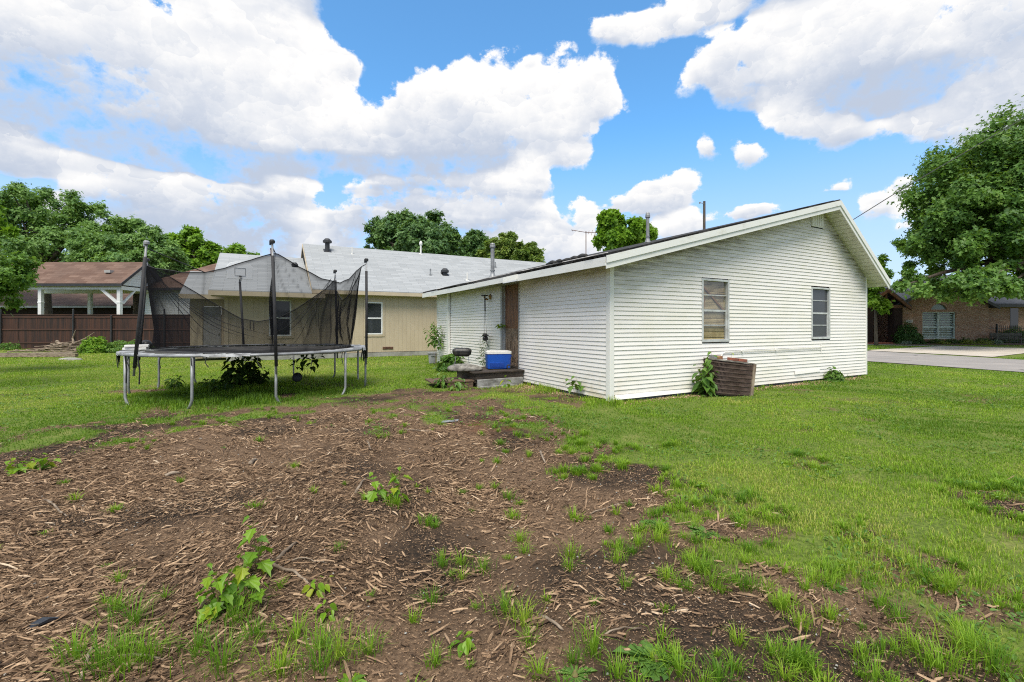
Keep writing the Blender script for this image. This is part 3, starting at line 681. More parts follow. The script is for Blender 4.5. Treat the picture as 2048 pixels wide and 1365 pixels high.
kb = bpy.data.objects['concrete_kerb']; kb.location = HC; kb.rotation_euler = (0, 0, HR)

# cooler
cx, cy, _ = dp(996, 700, 11.62)
cool = thing('cooler', 'blue wheeled cooler with a white lid standing on the porch', 'cooler', (cx, cy, 0.363), math.radians(14))
W, D_, Hh = 0.62, 0.36, 0.47
b = MB(); b.rbox(-W/2, W/2, -D_/2, D_/2, 0.02, 0.385, 0.05, 0.06)
for k in range(5): b.box(-W/2+0.06, W/2-0.18, -D_/2-0.001, -D_/2+0.03, 0.055+k*0.026, 0.068+k*0.026)
b.build('body', 'blueplastic', cool, bevel=0.008)
b = MB(); b.rbox(-W/2-0.012, W/2+0.012, -D_/2-0.012, D_/2+0.012, 0.387, 0.455, 0.06, 0.0); b.rbox(-W/2+0.04, W/2-0.04, -D_/2+0.03, D_/2-0.03, 0.455, 0.47, 0.05, -0.0); b.build('lid', 'plasticwhite', cool, bevel=0.012)
for sy in (-1, 1):
    b = MB(); b.tube([(W/2-0.07, sy*(D_/2-0.03), 0.062), (W/2-0.07, sy*(D_/2+0.012), 0.062)], 0.062, 18)
    w = b.build('wheel', 'blackplastic', cool, bevel=0.006)
    b = MB(); b.tube([(W/2-0.07, sy*(D_/2+0.012), 0.062), (W/2-0.07, sy*(D_/2+0.017), 0.062)], 0.03, 12); b.build('hub', 'blueplastic', w)
b = MB(); b.tube([(W/2-0.01, -0.11, 0.32), (W/2+0.025, -0.10, 0.33), (W/2+0.025, 0.10, 0.33), (W/2-0.01, 0.11, 0.32)], 0.013, 8); b.box(W/2-0.03, W/2+0.008, -0.1, 0.1, 0.26, 0.34); b.build('handle', 'blueplastic', cool)

# charcoal grill
cx, cy, _ = dp(924, 700, 12.0)
gr = thing('charcoal_grill', 'small black portable charcoal grill on thin legs behind the bag', 'grill', (cx, cy, 0.363), math.radians(6))
def grill_half(z0, z1, top):
    b = MB(); i = len(b.v)
    prof = [(1.0, 0.0), (1.0, 0.35), (0.88, 0.8), (0.62, 1.0)] if top else [(0.72, -1.0), (0.93, -0.55), (1.0, 0.0)]
    n = 24
    for sc, zz in prof:
        for q in range(n):
            a = 2*PI*q/n; c, s_ = math.cos(a), math.sin(a); e = 0.55
            b.v.append((0.255*sc*math.copysign(abs(c)**e, c), 0.17*sc*math.copysign(abs(s_)**e, s_), z0+(zz if top else zz+1)*(z1-z0)))
    for k in range(len(prof)-1):
        for q in range(n):
            q2 = (q+1) % n; b.f.append((i+k*n+q, i+k*n+q2, i+(k+1)*n+q2, i+(k+1)*n+q))
    b.f.append(tuple(i+q for q in reversed(range(n)))); b.f.append(tuple(i+(len(prof)-1)*n+q for q in range(n)))
    return b
grill_half(0.30, 0.415, False).build('bowl', 'grillblack', gr, smooth=False)
o = grill_half(0.42, 0.515, True).build('lid', 'grillblack', gr)
b = MB(); b.tube([(0, -0.03, 0.51), (0, 0, 0.545), (0, 0.03, 0.51)], 0.01, 6); b.build('knob', 'blackplastic', gr)
for sx in (-1, 1):
    for sy in (-1, 1):
        b = MB(); b.tube([(sx*0.16, sy*0.10, 0.31), (sx*0.20, sy*0.12, 0.0)], 0.008, 6); b.build('leg', 'galv', gr)
# bag of soil
cx, cy, _ = dp(930, 735, 11.15)
bm = bmesh.new(); bmesh.ops.create_icosphere(bm, subdivisions=4, radius=1.0)
for v in bm.verts:
    x, y, z = v.co; e = 0.75
    x2 = math.copysign(abs(x)**e, x)*0.44; y2 = math.copysign(abs(y)**e, y)*0.20
    w = (math.sin(x2*23+y2*11)+math.sin(y2*31-x2*9))*0.004
    z2 = max(z, -0.35)*0.125*(1-0.35*max(0, x))
    v.co = (x2, y2, z2+0.044+w*(1 if z > -.2 else 0))
me = bpy.data.meshes.new('soil_bag'); bm.to_mesh(me); bm.free(); me.materials.append(M['bag'])
for p in me.polygons: p.use_smooth = True
o = bpy.data.objects.new('soil_bag', me); COL.objects.link(o); o.location = (cx, cy, 0.363); o.rotation_euler = (0, 0, math.radians(-8))
tag(o, 'dusty grey plastic bag slumped over the porch edge beside the cooler', 'bag')
# bin
cx, cy, _ = gp(865, 727)
bn = thing('trash_bin', 'grey plastic bin standing in the grass past the house corner', 'bin', (cx, cy, 0), 0.3)
b = MB(); b.rbox(-0.16, 0.16, -0.14, 0.14, 0.0, 0.40, 0.05, 0.18); b.build('body', 'binplastic', bn, bevel=0.008)
b = MB(); b.rbox(-0.18, 0.18, -0.16, 0.16, 0.375, 0.42, 0.06, 0.0); b.box(-0.08, 0.08, -0.175, -0.15, 0.30, 0.34); b.build('rim', 'binplastic', bn, bevel=0.008)

# ------------------------------------------------------------------ old condenser unit
cx, cy, _ = gp(1455, 792)
ac = thing('condenser_unit', 'rusty brown air conditioning unit leaning beside the white gable wall', 'air conditioner', (cx+0.03, cy+0.30, 0.02), HR+math.radians(-14))
ac.rotation_euler = (math.radians(1), math.radians(6.5), HR+math.radians(-14))
def rsq(n=10, a=0.42, bq=0.36, r=0.16):
    pts = []
    for (qx, qy, a0) in ((a-0.02, bq-0.02, 0), (-a+r, bq-r, 90), (-a+r, -bq+r, 180), (a-0.02, -bq+0.02, 270)):
        rr_ = 0.02 if qx > 0 else r
        for k in range(n+1):
            t = math.radians(a0+90*k/n); pts.append((qx+rr_*math.cos(t), qy+rr_*math.sin(t)))
    return pts
out = rsq()
dense = []
for k in range(len(out)):
    p, q = Vector(out[k]), Vector(out[(k+1) % len(out)]); n = max(1, int((q-p).length/0.022))
    for j in range(n): dense.append(tuple(p.lerp(q, j/n)))
b = MB(); b.prism([(x*0.94, y*0.94, -0.02) for x, y in out], (0, 0, 0.68)); b.build('coil', 'accore', ac)
b = MB()
for (x, y) in dense:
    d = Vector((x, y, 0)).normalized(); s_ = Vector((-d.y, d.x, 0))
    b.ob(Vector((x, y, 0.0))-s_*0.004, s_*0.008, -d*0.02, (0, 0, 0.68))
for z in [0.02+k*0.088 for k in range(8)]:
    i = len(b.v); m = len(out)
    for zz, sc in ((z, 1.0), (z, 1.018), (z+0.022, 1.018), (z+0.022, 1.0)): b.v += [(x*sc, y*sc, zz) for x, y in out]
    for r_ in range(4):
        for k in range(m):
            k2 = (k+1) % m; r2 = (r_+1) % 4
            b.f.append((i+r_*m+k, i+r_*m+k2, i+r2*m+k2, i+r2*m+k))
b.build('grille', 'acbrown', ac)
b = MB(); b.prism([(x*1.03, y*1.03, 0.685) for x, y in out], (0, 0, 0.022)); b.prism([(x*0.8, y*0.8, 0.707) for x, y in out], (0, 0, 0.006)); b.build('top_cover', 'actop', ac)
b = MB(); b.box(0.38, 0.445, -0.385, -0.33, -0.02, 0.69); b.build('corner_post', 'acpost', ac); b = MB(); b.box(0.38, 0.445, 0.33, 0.385, -0.02, 0.69); b.build('corner_post', 'acpost', ac)
acm = Matrix.Translation(ac.location) @ ac.rotation_euler.to_matrix().to_4x4()
for k, (x, y, a, lb) in enumerate(((-0.02, -0.22, 0.1, 'red brick lying on the old condenser, the one farther left'), (0.20, -0.23, -0.12, 'red brick lying on the old condenser nearer its leaning corner post'))):
    b = MB(); b.box(-0.10, 0.10, -0.05, 0.05, 0, 0.06)
    o = b.build('brick', 'redbrick', None, bevel=0.006); o.matrix_world = acm @ Matrix.Translation((x, y, 0.714)) @ Matrix.Rotation(a, 4, 'Z'); tag(o, lb, 'brick', 'bricks on the condenser')

# ------------------------------------------------------------------ trampoline
TC = Vector((-5.9, 10.5, 0)); TR = 2.42; TZ = 0.92
tr = thing('trampoline', 'round trampoline with a sagging black safety net and basketball backboard', 'trampoline', tuple(TC))
rng = random.Random(11)
def ring(R, z, n=96, wob=0.0): return [(R*math.cos(2*PI*k/n), R*math.sin(2*PI*k/n), z+wob*math.sin(6*PI*k/n)) for k in range(n+1)]
b = MB(); b.tube(ring(TR, TZ), 0.028, 10, False); b.build('frame_rim', 'galv', tr, smooth=True)
b = MB(); n = 72; i0 = 0; b.v.append((0, 0, TZ-0.05)); R_ = [0.7, 1.4, 2.05]
for R in R_:
    for k in range(n): a = 2*PI*k/n; b.v.append((R*math.cos(a), R*math.sin(a), TZ-0.05+0.045*(R/2.05)**2+rng.uniform(-.006, .006)))
for k in range(n): b.f.append((0, 1+k, 1+(k+1) % n))
for q in range(2):
    for k in range(n): k2 = (k+1) % n; b.f.append((1+q*n+k, 1+(q+1)*n+k, 1+(q+1)*n+k2, 1+q*n+k2))
b.build('jump_mat', 'matblack', tr, smooth=True)
b = MB()
for k in range(84):
    a = 2*PI*k/84; c, s_ = math.cos(a), math.sin(a); b.tube([(2.05*c, 2.05*s_, TZ-0.01), (2.39*c, 2.39*s_, TZ)], 0.012, 5)
b.build('springs', 'galv', tr)
k = 0                                                        # torn pad: uneven pieces round the rim
while k < 120:
    b = MB()
    a0 = 2*PI*k/120; ln = rng.choice([3, 4, 6, 8]); r0 = rng.uniform(2.06, 2.2); r1 = rng.uniform(2.40, 2.47)
    if rng.random() < 0.82:
        for q in range(ln):
            a, a2 = 2*PI*(k+q)/120, 2*PI*(k+q+1)/120; dz = rng.uniform(-0.008, 0.012); j0, j1 = rng.uniform(-.03, .03), rng.uniform(-.02, .02)
            def P(r, an, z): return (r*math.cos(an), r*math.sin(an), z)
            za = TZ+0.035; 
            b.quad(P(r0+j0, a, za-0.015), P(r1, a, za), P(r1, a2, za+dz), P(r0, a2, za-0.012)); b.quad(P(r1, a, za), P(r1+0.012, a, za-0.055+j1), P(r1+0.012, a2, za-0.055), P(r1, a2, za+dz))
    k += ln
    if b.v: b.build('spring_pad', 'padgrey', tr)
def onrim(deg, r=TR, z=0.0): a = math.radians(deg); return Vector((r*math.cos(a), r*math.sin(a), z))
LEGS = [(343, 307), (275, 238), (199, 175), (154, 127), (97, 67), (10, 42)]
for (a0, a1) in LEGS:
    b = MB(); am = (a0+a1)/2 if abs(a0-a1) < 180 else 0
    p0, p1 = onrim(a0), onrim(a1); m0, m1 = p0.lerp(p1, 0.06), p1.lerp(p0, 0.06)
    b.tube([p0+Vector((0, 0, TZ-0.02)), p0+Vector((0, 0, 0.25)), p0+Vector((0, 0, 0.13)), p0.lerp(p1, 0.022)+Vector((0, 0, 0.05)), p0.lerp(p1, 0.07)+Vector((0, 0, -0.05)),
            p1.lerp(p0, 0.07)+Vector((0, 0, -0.05)), p1.lerp(p0, 0.022)+Vector((0, 0, 0.05)), p1+Vector((0, 0, 0.13)), p1+Vector((0, 0, 0.25)), p1+Vector((0, 0, TZ-0.02))], 0.024, 9)
    b.build('leg', 'galv', tr, smooth=True)
POL = [6, 66, 126, 188, 248, 307]; TOPZ = [3.0, 2.98, 2.74, 2.93, 2.95, 3.02]; LEAN = [(0.0, 0), (-.06, 0), (-.14, 0.02), (.12, 0.1), (0.19, 0.05), (-.08, 0)]
tops = []
for k, d in enumerate(POL):
    p = onrim(d, TR+0.05); q = Vector((p.x+LEAN[k][0], p.y+LEAN[k][1], TOPZ[k])); p.z = 0.55
    b = MB(); b.tube([p, q], 0.019, 9)
    po = b.build('net_pole', 'galv', tr, smooth=True)
    b = MB(); b.tube([p.lerp(q, 0.06), p.lerp(q, 0.5)+Vector((0.006, 0, 0)), p.lerp(q, 0.90 if k != 2 else 0.97)], 0.030, 10); b.build('foam_sleeve', 'foam', po, smooth=True)
    if k != 2:
        b = MB(); b.lathe([(0.024, 0), (0.045, 0.01), (0.05, 0.05), (0.03, 0.075)], 12, tuple(q-Vector((0, 0, 0.02)))); b.box(q.x-0.05, q.x-0.02, q.y-0.012, q.y+0.012, q.z-0.05, q.z+0.03); b.build('pole_cap', 'blackplastic' if k != 4 else 'binplastic', po)
    tops.append(q)
# backboard on the third pole
q = tops[2]
b = MB(); dirv = Vector((0, 0, 0))-Vector((q.x, q.y, 0)); dirv.normalize(); sd = Vector((-dirv.y, dirv.x, 0)); 
pts = []
for (u, z) in ((-0.30, 0), (0.30, 0), (0.31, 0.34), (0.24, 0.43), (0.10, 0.475), (-0.10, 0.475), (-0.24, 0.43), (-0.31, 0.34)): pts.append(Vector((q.x, q.y, q.z+0.0))+sd*u+dirv*0.05+Vector((0, 0, z)))
b.prism(pts, dirv*0.02); bb = b.build('backboard', 'boardwhite', tr, bevel=0.006)
b = MB(); c0 = Vector((q.x, q.y, q.z))+dirv*0.078
for (u0, u1, z0, z1) in ((-0.13, 0.13, 0.30, 0.308), (-0.13, 0.13, 0.09, 0.098), (-0.13, -0.122, 0.098, 0.30), (0.122, 0.13, 0.098, 0.30)): b.ob(c0+sd*u0+Vector((0, 0, z0)), sd*(u1-u0), dirv*-0.006, (0, 0, z1-z0))
b.build('target_outline', 'padgrey', bb)
b = MB(); hc = c0+dirv*0.02+Vector((0, 0, 0.06)); b.ob(hc-sd*0.03, sd*0.06, dirv*0.05, (0, 0, 0.03)); b.tube([hc+sd*0.02, hc+sd*0.02+Vector((0, 0, -0.12))], 0.01, 6); b.build('hoop_bracket', 'blackplastic', bb)
# the net
def lerp_tab(deg, tab):
    deg %= 360
    xs = [t[0] for t in tab]+[tab[0][0]+360]; ys = [t[1] for t in tab]+[tab[0][1]]
    for k in range(len(xs)-1):
        if xs[k] <= deg <= xs[k+1] or (xs[k] <= deg+360 <= xs[k+1]):
            dd = deg if xs[k] <= deg <= xs[k+1] else deg+360
            f = (dd-xs[k])/(xs[k+1]-xs[k]); return ys[k]+(ys[k+1]-ys[k])*f
    return ys[0]
top_t = [(0, 2.72), (6, 2.86), (12, 2.66), (24, 2.30), (38, 2.12), (52, 2.25), (60, 2.45), (66, 2.74), (71, 2.5), (80, 2.22), (92, 1.92), (104, 1.68), (118, 1.58), (130, 1.66), (145, 1.98), (160, 2.32), (175, 2.62), (188, 2.82), (194, 2.72), (215, 2.60), (248, 2.56), (275, 2.62), (296, 2.74), (307, 2.84), (318, 2.62), (332, 2.44), (346, 2.40), (354, 2.52)]
rad_t = [(0, 2.30), (6, 2.36), (20, 2.1), (40, 1.95), (60, 2.2), (66, 2.36), (80, 2.1), (110, 1.95), (145, 1.98), (175, 2.15), (188, 2.34), (215, 2.25), (248, 2.33), (280, 2.2), (307, 2.38), (330, 2.2), (350, 2.2)]
NA, NZ = 720, 26
nv, wv = [], []
for k in range(NA):
    deg = 360*k/NA; a = math.radians(deg)
    zt_ = lerp_tab(deg, top_t); rt = lerp_tab(deg, rad_t); rb = 2.06
    if 188 <= deg <= 307:                                    # not tied to the front-left pole: the net runs straight across
        ch = 2.34*math.cos(math.radians(59.5))/math.cos(math.radians(deg-247.5)); rt = ch; rb = min(2.06, ch*0.9+0.35)
    dist = min(abs((deg-p+180) % 360-180) for p in POL if p != 126)
    loose = 1-min(1, max(0, (zt_-1.5)/1.3))
    for j in range(NZ):
        f = j/(NZ-1); z = TZ+0.02+(zt_-TZ-0.02)*f
        rr_ = rb+(rt-rb)*f**0.8
        rip = 0.035*math.sin(deg*0.42+f*2.2)+0.02*math.sin(deg*1.3+f*5)+0.03*loose*math.sin(deg*0.9-f*7)
        rip *= 0.12 if 185 <= deg <= 310 else 1.0
        rr_ += rip*(1-abs(2*f-1)**3)-0.25*loose*math.sin(PI*f)**2*0.6
        sl = 0.05*math.sin(f*PI)*math.sin(deg*0.2)*(0.0 if 188 <= deg <= 307 else 1.0)
        nv.append((rr_*math.cos(a+sl), rr_*math.sin(a+sl), z))
        # gathered cloth: creases run from the pole tops down into the loose part
        nearest = min((((deg-p+180) % 360-180) for p in POL if p != 126), key=abs)
        ang = math.atan2(abs(nearest)*0.04+1e-3, max(0.02, 2.86-z))
        cr = 0.0 if 190 < deg < 306 else max(0, math.sin(ang*26+math.sin(deg*.05)*3))**10
        w = 0.45+0.25*cr*(1-min(1, abs(nearest)/55))+(0.16 if dist < 4 else 0)*(1-dist/4 if dist < 4 else 0)+0.12*loose
        if 174 < deg < 204: w += 0.36*(1-abs(deg-189)/15)
        if 52 < deg < 84 : w += 0.16
        if 350 < deg or deg < 10: w += 0.12
        if f > 0.985 or f < 0.02: w = 0.85
        wv.append(min(0.93, w))
nf = []
for k in range(NA):
    k2 = (k+1) % NA
    for j in range(NZ-1): nf.append((k*NZ+j, k2*NZ+j, k2*NZ+j+1, k*NZ+j+1))
npmesh('safety_net', np.array(nv), np.array(nf), 'net', tr, attrs={'weave': wv}, smooth=True)
b = MB()
pts = [nv[k*NZ+NZ-1] for k in range(0, NA, 4)]; pts.append(pts[0]); b.tube(pts, 0.009, 5, False)
for k in (0, 1, 3, 4, 5):
    kk = int(POL[k]/360*NA) % NA; t_ = Vector(nv[kk*NZ+NZ-1]); b.tube([t_, tops[k]-Vector((0, 0, 0.08))], 0.010, 5)
for (deg, ln) in ((121, 0.26), (123.5, 0.25)):
    t_ = Vector(nv[int(deg/360*NA)*NZ+NZ-1]); b.tube([t_, t_+Vector((0.01, -0.02, -ln))], 0.012, 5)
# creases of gathered mesh as cords down the loose folds
b.build('net_cord', 'foam', tr)
b = MB(); r5 = random.Random(5)
for (p, tgt) in ((188, 120), (188, 130), (188, 146), (188, 160), (66, 112), (66, 100), (66, 92), (66, 82), (6, 30), (6, 40), (188, 112)):
    k0 = int(p/360*NA); pts = []
    A_ = onrim(p, 2.30, 2.78); B2 = onrim(tgt, 1.98, TZ+r5.uniform(0.05, 0.35))
    for q in range(17):
        f = q/16; v_ = A_.lerp(B2, f); rad = 2.25-0.32*math.sin(PI*f*0.55); v_.z -= 0.30*math.sin(PI*f)
        d_ = Vector((v_.x, v_.y, 0)).normalized()*max(rad-0.22*(1-abs(2*f-1)), 1.8); pts.append(Vector((d_.x, d_.y, v_.z)))
    b.tube(pts, [0.003+0.004*math.sin(PI*q/16) for q in range(17)], 4, False)
b.build('net_folds', 'foam', tr, smooth=True)
# torn flaps under the rim and straps
for (d0, d1, dz) in ((212, 226, 0.24), (0, 7, 0.26), (7, 12, 0.12)):
    n = 6; b = MB()
    for q in range(n):
        a, a2 = onrim(d0+(d1-d0)*q/n, TR+.02), onrim(d0+(d1-d0)*(q+1)/n, TR+.02); h0, h1 = dz*(0.5+0.5*math.sin(q*1.7+d0)), dz*(0.5+0.5*math.sin((q+1)*1.7+d0))
        b.quad(a+Vector((0, 0, TZ)), a2+Vector((0, 0, TZ)), a2*0.985+Vector((0, 0, TZ-0.06-h1)), a*0.985+Vector((0, 0, TZ-0.06-h0)))
    b.build('torn_flap', 'foam', tr)
r6 = random.Random(3)
for d in (262, 275, 281, 300, 322, 340, 228, 243, 6):
    p = onrim(d, TR+0.03, TZ-0.02); b = MB(); b.tube([p, p+Vector((r6.uniform(-.03, .03), 0, -0.1)), p+Vector((r6.uniform(-.05, .05), 0, -r6.uniform(.14, .3)))], 0.008, 4); b.build('strap', 'blackplastic', tr)
for d in (240, 250): 
    p = onrim(d, TR+0.03, TZ-0.02); b = MB(); b.tube([p, p+Vector((0.03, 0, -0.25)), p+Vector((0.02, 0, -.5))], 0.012, 4); b.build('strap', 'blackplastic', tr)
# things on the trampoline
bx_, by_, _ = dp(292, 697, 10.35)
b = MB(); b.lathe([(0.12*math.sin(PI*k/12), 0.12-0.12*math.cos(PI*k/12)) for k in range(13)], 20); tag(b.build('ball', 'blackplastic', None, True, loc=(bx_, by_, TZ-0.02)), 'black ball resting on the trampoline inside the net', 'ball')
for k, (px_, dz, lb) in enumerate(((272, 0.03, 'white foam board lying across the rim of the trampoline, lower of two'), (274, 0.085, 'white foam board on top of the other at the trampoline rim'))):
    x_, y_, _ = dp(px_, 700, 9.72)
    b = MB(); b.box(-0.20, 0.20, -0.14, 0.14, 0, 0.05); o = b.build('foam_board', 'plasticwhite', None, bevel=0.008, loc=(x_, y_, TZ+dz)); o.rotation_euler = (0.0, 0.0, 0.5+k*0.12); tag(o, lb, 'foam board', 'foam boards on the trampoline rim')
x_, y_, _ = gp(627, 764)
b = MB(); b.lathe([(0.02, -0.09), (0.10, -0.085), (0.115, 0.0), (0.09, 0.012), (0.02, 0.02)], 18); o = b.build('pot_lid', 'blackplastic', None, True, loc=(x_, y_-0.9, 0.22)); o.rotation_euler = (PI/2-0.2, 0.2, 0.2); tag(o, 'round black pot stuck in the weeds below the trampoline', 'pot')

# ------------------------------------------------------------------ beige house behind
BQ = (-5.9, 22.0, 0.0)
bh = thing('beige_house', 'long beige panelled house with a pale grey shingle roof', 'house', BQ, HR)
S0, S1 = -6.76, 13.0
BW = [(-5.16, -4.30, 1.02, 2.60), (-1.12, -0.36, 1.06, 2.60)]
b = MB(); xs = S0
for (a, c, z0, z1) in BW+[(S1, S1, 0, 0)]:
    b.box(xs, a, 0, 0.15, 0.22, 3.05)
    if a < S1:
        b.box(a, c, 0, 0.15, 0.22, z0); b.box(a, c, 0, 0.15, z1, 3.05)
    xs = c
b.box(S0, S0+0.15, 0.15, 9.0, 0.22, 3.0); b.box(S0+0.15, S1, 9.0, 9.15, 0.22, 3.0)
b.build('wall', 'beige', bh)
b = MB(); b.prism([(-3.30, 0.05, 3.05), (-3.30, 9.1, 3.05), (-3.30, 4.9, 5.7)], (0.1, 0, 0)); b.build('gable_panel', 'beige', bh); b = MB(); b.prism([(S0+.02, 0.05, 3.0), (S0+.02, 8.6, 3.0), (S0+.02, 4.5, 4.9)], (0.1, 0, 0)); b.build('gable_panel', 'beige', bh); b = MB(); b.prism([(S1-.1, 0.05, 3.05), (S1-.1, 9.1, 3.05), (S1-.1, 4.9, 5.7)], (0.1, 0, 0)); b.build('gable_panel', 'beige', bh)
b = MB(); b.box(S0+0.05, S1, -0.03, 0.13, 0.0, 0.20); b.build('foundation', 'concrete', bh)
for (a, c, z0, z1) in BW:
    b = MB(); f = 0.06
    b.box(a, a+f, -0.03, 0.05, z0, z1); b.box(c-f, c, -0.03, 0.05, z0, z1); b.box(a+f, c-f, -0.03, 0.05, z1-f, z1); b.box(a+f, c-f, -0.03, 0.05, z0, z0+f); zm = (z0+z1)/2; b.box(a+f, c-f, -0.02, 0.05, zm-0.035, zm+0.035)
    w = b.build('window', 'vinylframe', bh, bevel=0.005)
    b = MB(); b.quad((a+f, 0.01, z0+f), (c-f, 0.01, z0+f), (c-f, 0.01, z1-f), (a+f, 0.01, z1-f)); b.build('pane', 'glassdark', w)
    b = MB(); e = 0.10; b.box(a-e, a-.002, -0.025, -0.001, z0-e, z1+e); b.box(c+.002, c+e, -0.025, -0.001, z0-e, z1+e); b.box(a, c, -0.025, -0.001, z1+.002, z1+e); b.box(a, c, -0.028, -0.001, z0-e, z0-.002); b.build('casing', 'beigetrim', w)
def gable_roof(par, mat, s0, s1, d0, dr, d1, z0, zr, th=0.08, name='roof'):
    b = MB(); b.ob((s0, d0, z0-th), (s1-s0, 0, 0), (0, dr-d0, zr-z0), (0, 0, th)); b.ob((s0, dr, zr-th), (s1-s0, 0, 0), (0, d1-dr, z0-zr), (0, 0, th)); return b.build(name, mat, par)
rf = gable_roof(bh, 'rooflight', -3.5, 13.3, -0.42, 4.9, 9.6, 3.10, 5.93)
b = MB(); b.box(-3.52, 13.3, -0.45, -0.42, 2.90, 3.06); b.build('fascia', 'beigetrim', rf)
b = MB(); b.ob((-3.53, -0.42, 2.92), (0.025, 0, 0), (0, 5.32, 2.83), (0, 0, 0.14)); b.ob((-3.53, 4.9, 5.75), (0.025, 0, 0), (0, 4.7, -2.83), (0, 0, 0.14)); b.build('rake_board', 'beigetrim', rf)
b = MB(); b.box(-3.5, 13.2, -0.41, -0.01, 2.885, 2.90); b.build('soffit', 'beigetrim', rf)
rf2 = gable_roof(bh, 'rooflight', -7.25, -3.53, -0.75, 4.5, 8.6, 2.90, 5.08)
b = MB(); b.box(-7.27, -3.0, -0.78, -0.75, 2.68, 2.86); b.build('fascia', 'beigetrim', rf2)
b = MB(); b.box(-7.2, -3.0, -0.74, -0.01, 2.665, 2.68); b.build('soffit', 'beigetrim', rf2)
b = MB(); b.box(S0-0.02, S0+0.12, -0.03, -0.001, 0.22, 2.66); b.build('corner_trim', 'beigetrim', bh)
# recessed side entry with its own low roof
b = MB(); b.box(-8.05, -7.62, 0.95, 1.1, 0.1, 2.66); b.box(-6.95, S0, 0.95, 1.1, 0.1, 2.66); b.box(-7.62, -6.95, 0.95, 1.1, 2.3, 2.66); b.box(-8.05, -7.95, 1.1, 5.0, 0.1, 2.66); b.build('entry_wall', 'beige', bh)
b = MB(); b.box(-7.60, -6.97, 0.99, 1.04, 0.1, 2.28); dr_ = b.build('door', 'steelgreydoor', bh)
b = MB(); b.lathe([(0.035, 0), (0.03, 0.05)], 10, (-7.05, 0.97, 1.1)); b.build('handle', 'galv', dr_)
b = MB(); b.ob((-8.35, 0.45, 2.70), (1.9, 0, 0), (0, 3.2, 1.25), (0, 0, 0.07)); rf3 = b.build('entry_roof', 'rooflight', bh)
b = MB(); b.box(-8.37, S0+.3, 0.41, 0.449, 2.58, 2.76); b.build('fascia', 'beigetrim', rf3)
# crawl-space vent, roof vents
b = MB(); b.box(-0.35, 0.15, -0.02, -0.001, 0.34, 0.46); 
for k in range(4): b.box(-0.33, 0.13, -0.028, -0.02, 0.352+k*0.026, 0.366+k*0.026)
b.build('foundation_vent', 'rustpipe', bh)
def rz_b(d): return 3.10+(5.93-3.10)*(d+0.42)/5.32
def bvent(s, d, r, h, mat, cap=None):
    b = MB(); z = rz_b(d); b.tube([(s, d, z-0.15), (s, d, z+h)], r, 12); b.ob((s-r*1.6, d-r*1.6, rz_b(d-r*1.6)+0.004), (r*3.2, 0, 0), (0, r*3.2, rz_b(d+r*1.6)-rz_b(d-r*1.6)), (0, 0, 0.01))
    if cap: b.lathe([(r*1.0, 0), (r*1.9, 0.04), (r*1.9, 0.14), (r*0.9, 0.26)], 12, (s, d, z+h-0.02))
    b.build('roof_vent', mat, rf)
bvent(-2.35, 4.1, 0.12, 0.42, 'blackpaint', True); bvent(-1.1, 3.9, 0.035, 0.4, 'plasticwhite'); bvent(3.0, 4.7, 0.05, 0.55, 'plasticwhite', True)
bvent(2.6, 1.7, 0.04, 0.35, 'galv'); bvent(3.5, 1.9, 0.12, 0.1, 'blackpaint', True); bvent(4.6, 1.3, 0.05, 0.42, 'plasticwhite'); bvent(7.4, 3.4, 0.045, 0.35, 'galv')
b = MB(); b.tube([(-5.0, 4.6, 4.9), (-5.0, 4.6, 5.45)], 0.05, 10); b.lathe([(.06, 0), (.07, .08)], 10, (-5.0, 4.6, 5.42)); b.build('roof_vent', 'rustpipe', rf2)
b = MB(); b.lathe([(.14, 0), (.16, .1), (.08, .2)], 12, (-4.0, 2.9, 4.42)); b.build('roof_vent', 'blackpaint', rf2)

# ------------------------------------------------------------------ left background: fence, pavilion, houses
FY = 29.3
fn = thing('wooden_fence', 'dark brown stained board fence across the back of the lawn', 'fence', (-24, FY, 0))
for k in range(4):
    x0 = -14+k*6.2; b = MB(); b.box(x0, x0+6.16, 0.02, 0.045, 0.06, 2.16); b.build('board_panel', 'fence', fn)
b = MB()
for z in (0.35, 1.2, 2.0): b.box(-14, 10.8, -0.02, 0.02, z, z+0.09)
b.box(-14, 10.8, -0.03, 0.09, 2.16, 2.21); b.box(-14, 10.8, 0.0, 0.05, 0.0, 0.06); b.build('rail', 'fencerail', fn)
for px_ in (-140, 3, 148, 224, 330):
    x_ = (px_-CX)/F*FY+24; b = MB(); b.tube([(x_, -0.06, 0), (x_, -0.06, 2.5 if px_ != 224 else 2.1)], 0.045, 10); b.lathe([(0.05, 0), (0.05, 0.04), (0.01, 0.07)], 10, (x_, -0.06, 2.5 if px_ != 224 else 2.1)); b.build('post', 'blackpaint', fn)
PY = 33.0
def pX(px_, Y=PY): return (px_-CX)/F*Y
pv = thing('pavilion', 'open pavilion with white timber posts and a brown shingle roof', 'pavilion', (pX(150), PY, 0))
ox = pX(150)
e0, e1 = pX(-40)-ox, pX(243)-ox; ez = dp(0, 569, PY)[2]; rz_ = dp(0, 527, PY+2.3)[2]
b = MB(); b.ob((e0, 0, ez), (e1-e0, 0, 0), (0, 2.3, rz_-ez), (0, 0, 0.09)); b.ob((e0, 2.3, rz_), (e1-e0, 0, 0), (0, 2.3, ez-rz_), (0, 0, 0.09)); rp = b.build('roof', 'roofbrown', pv)
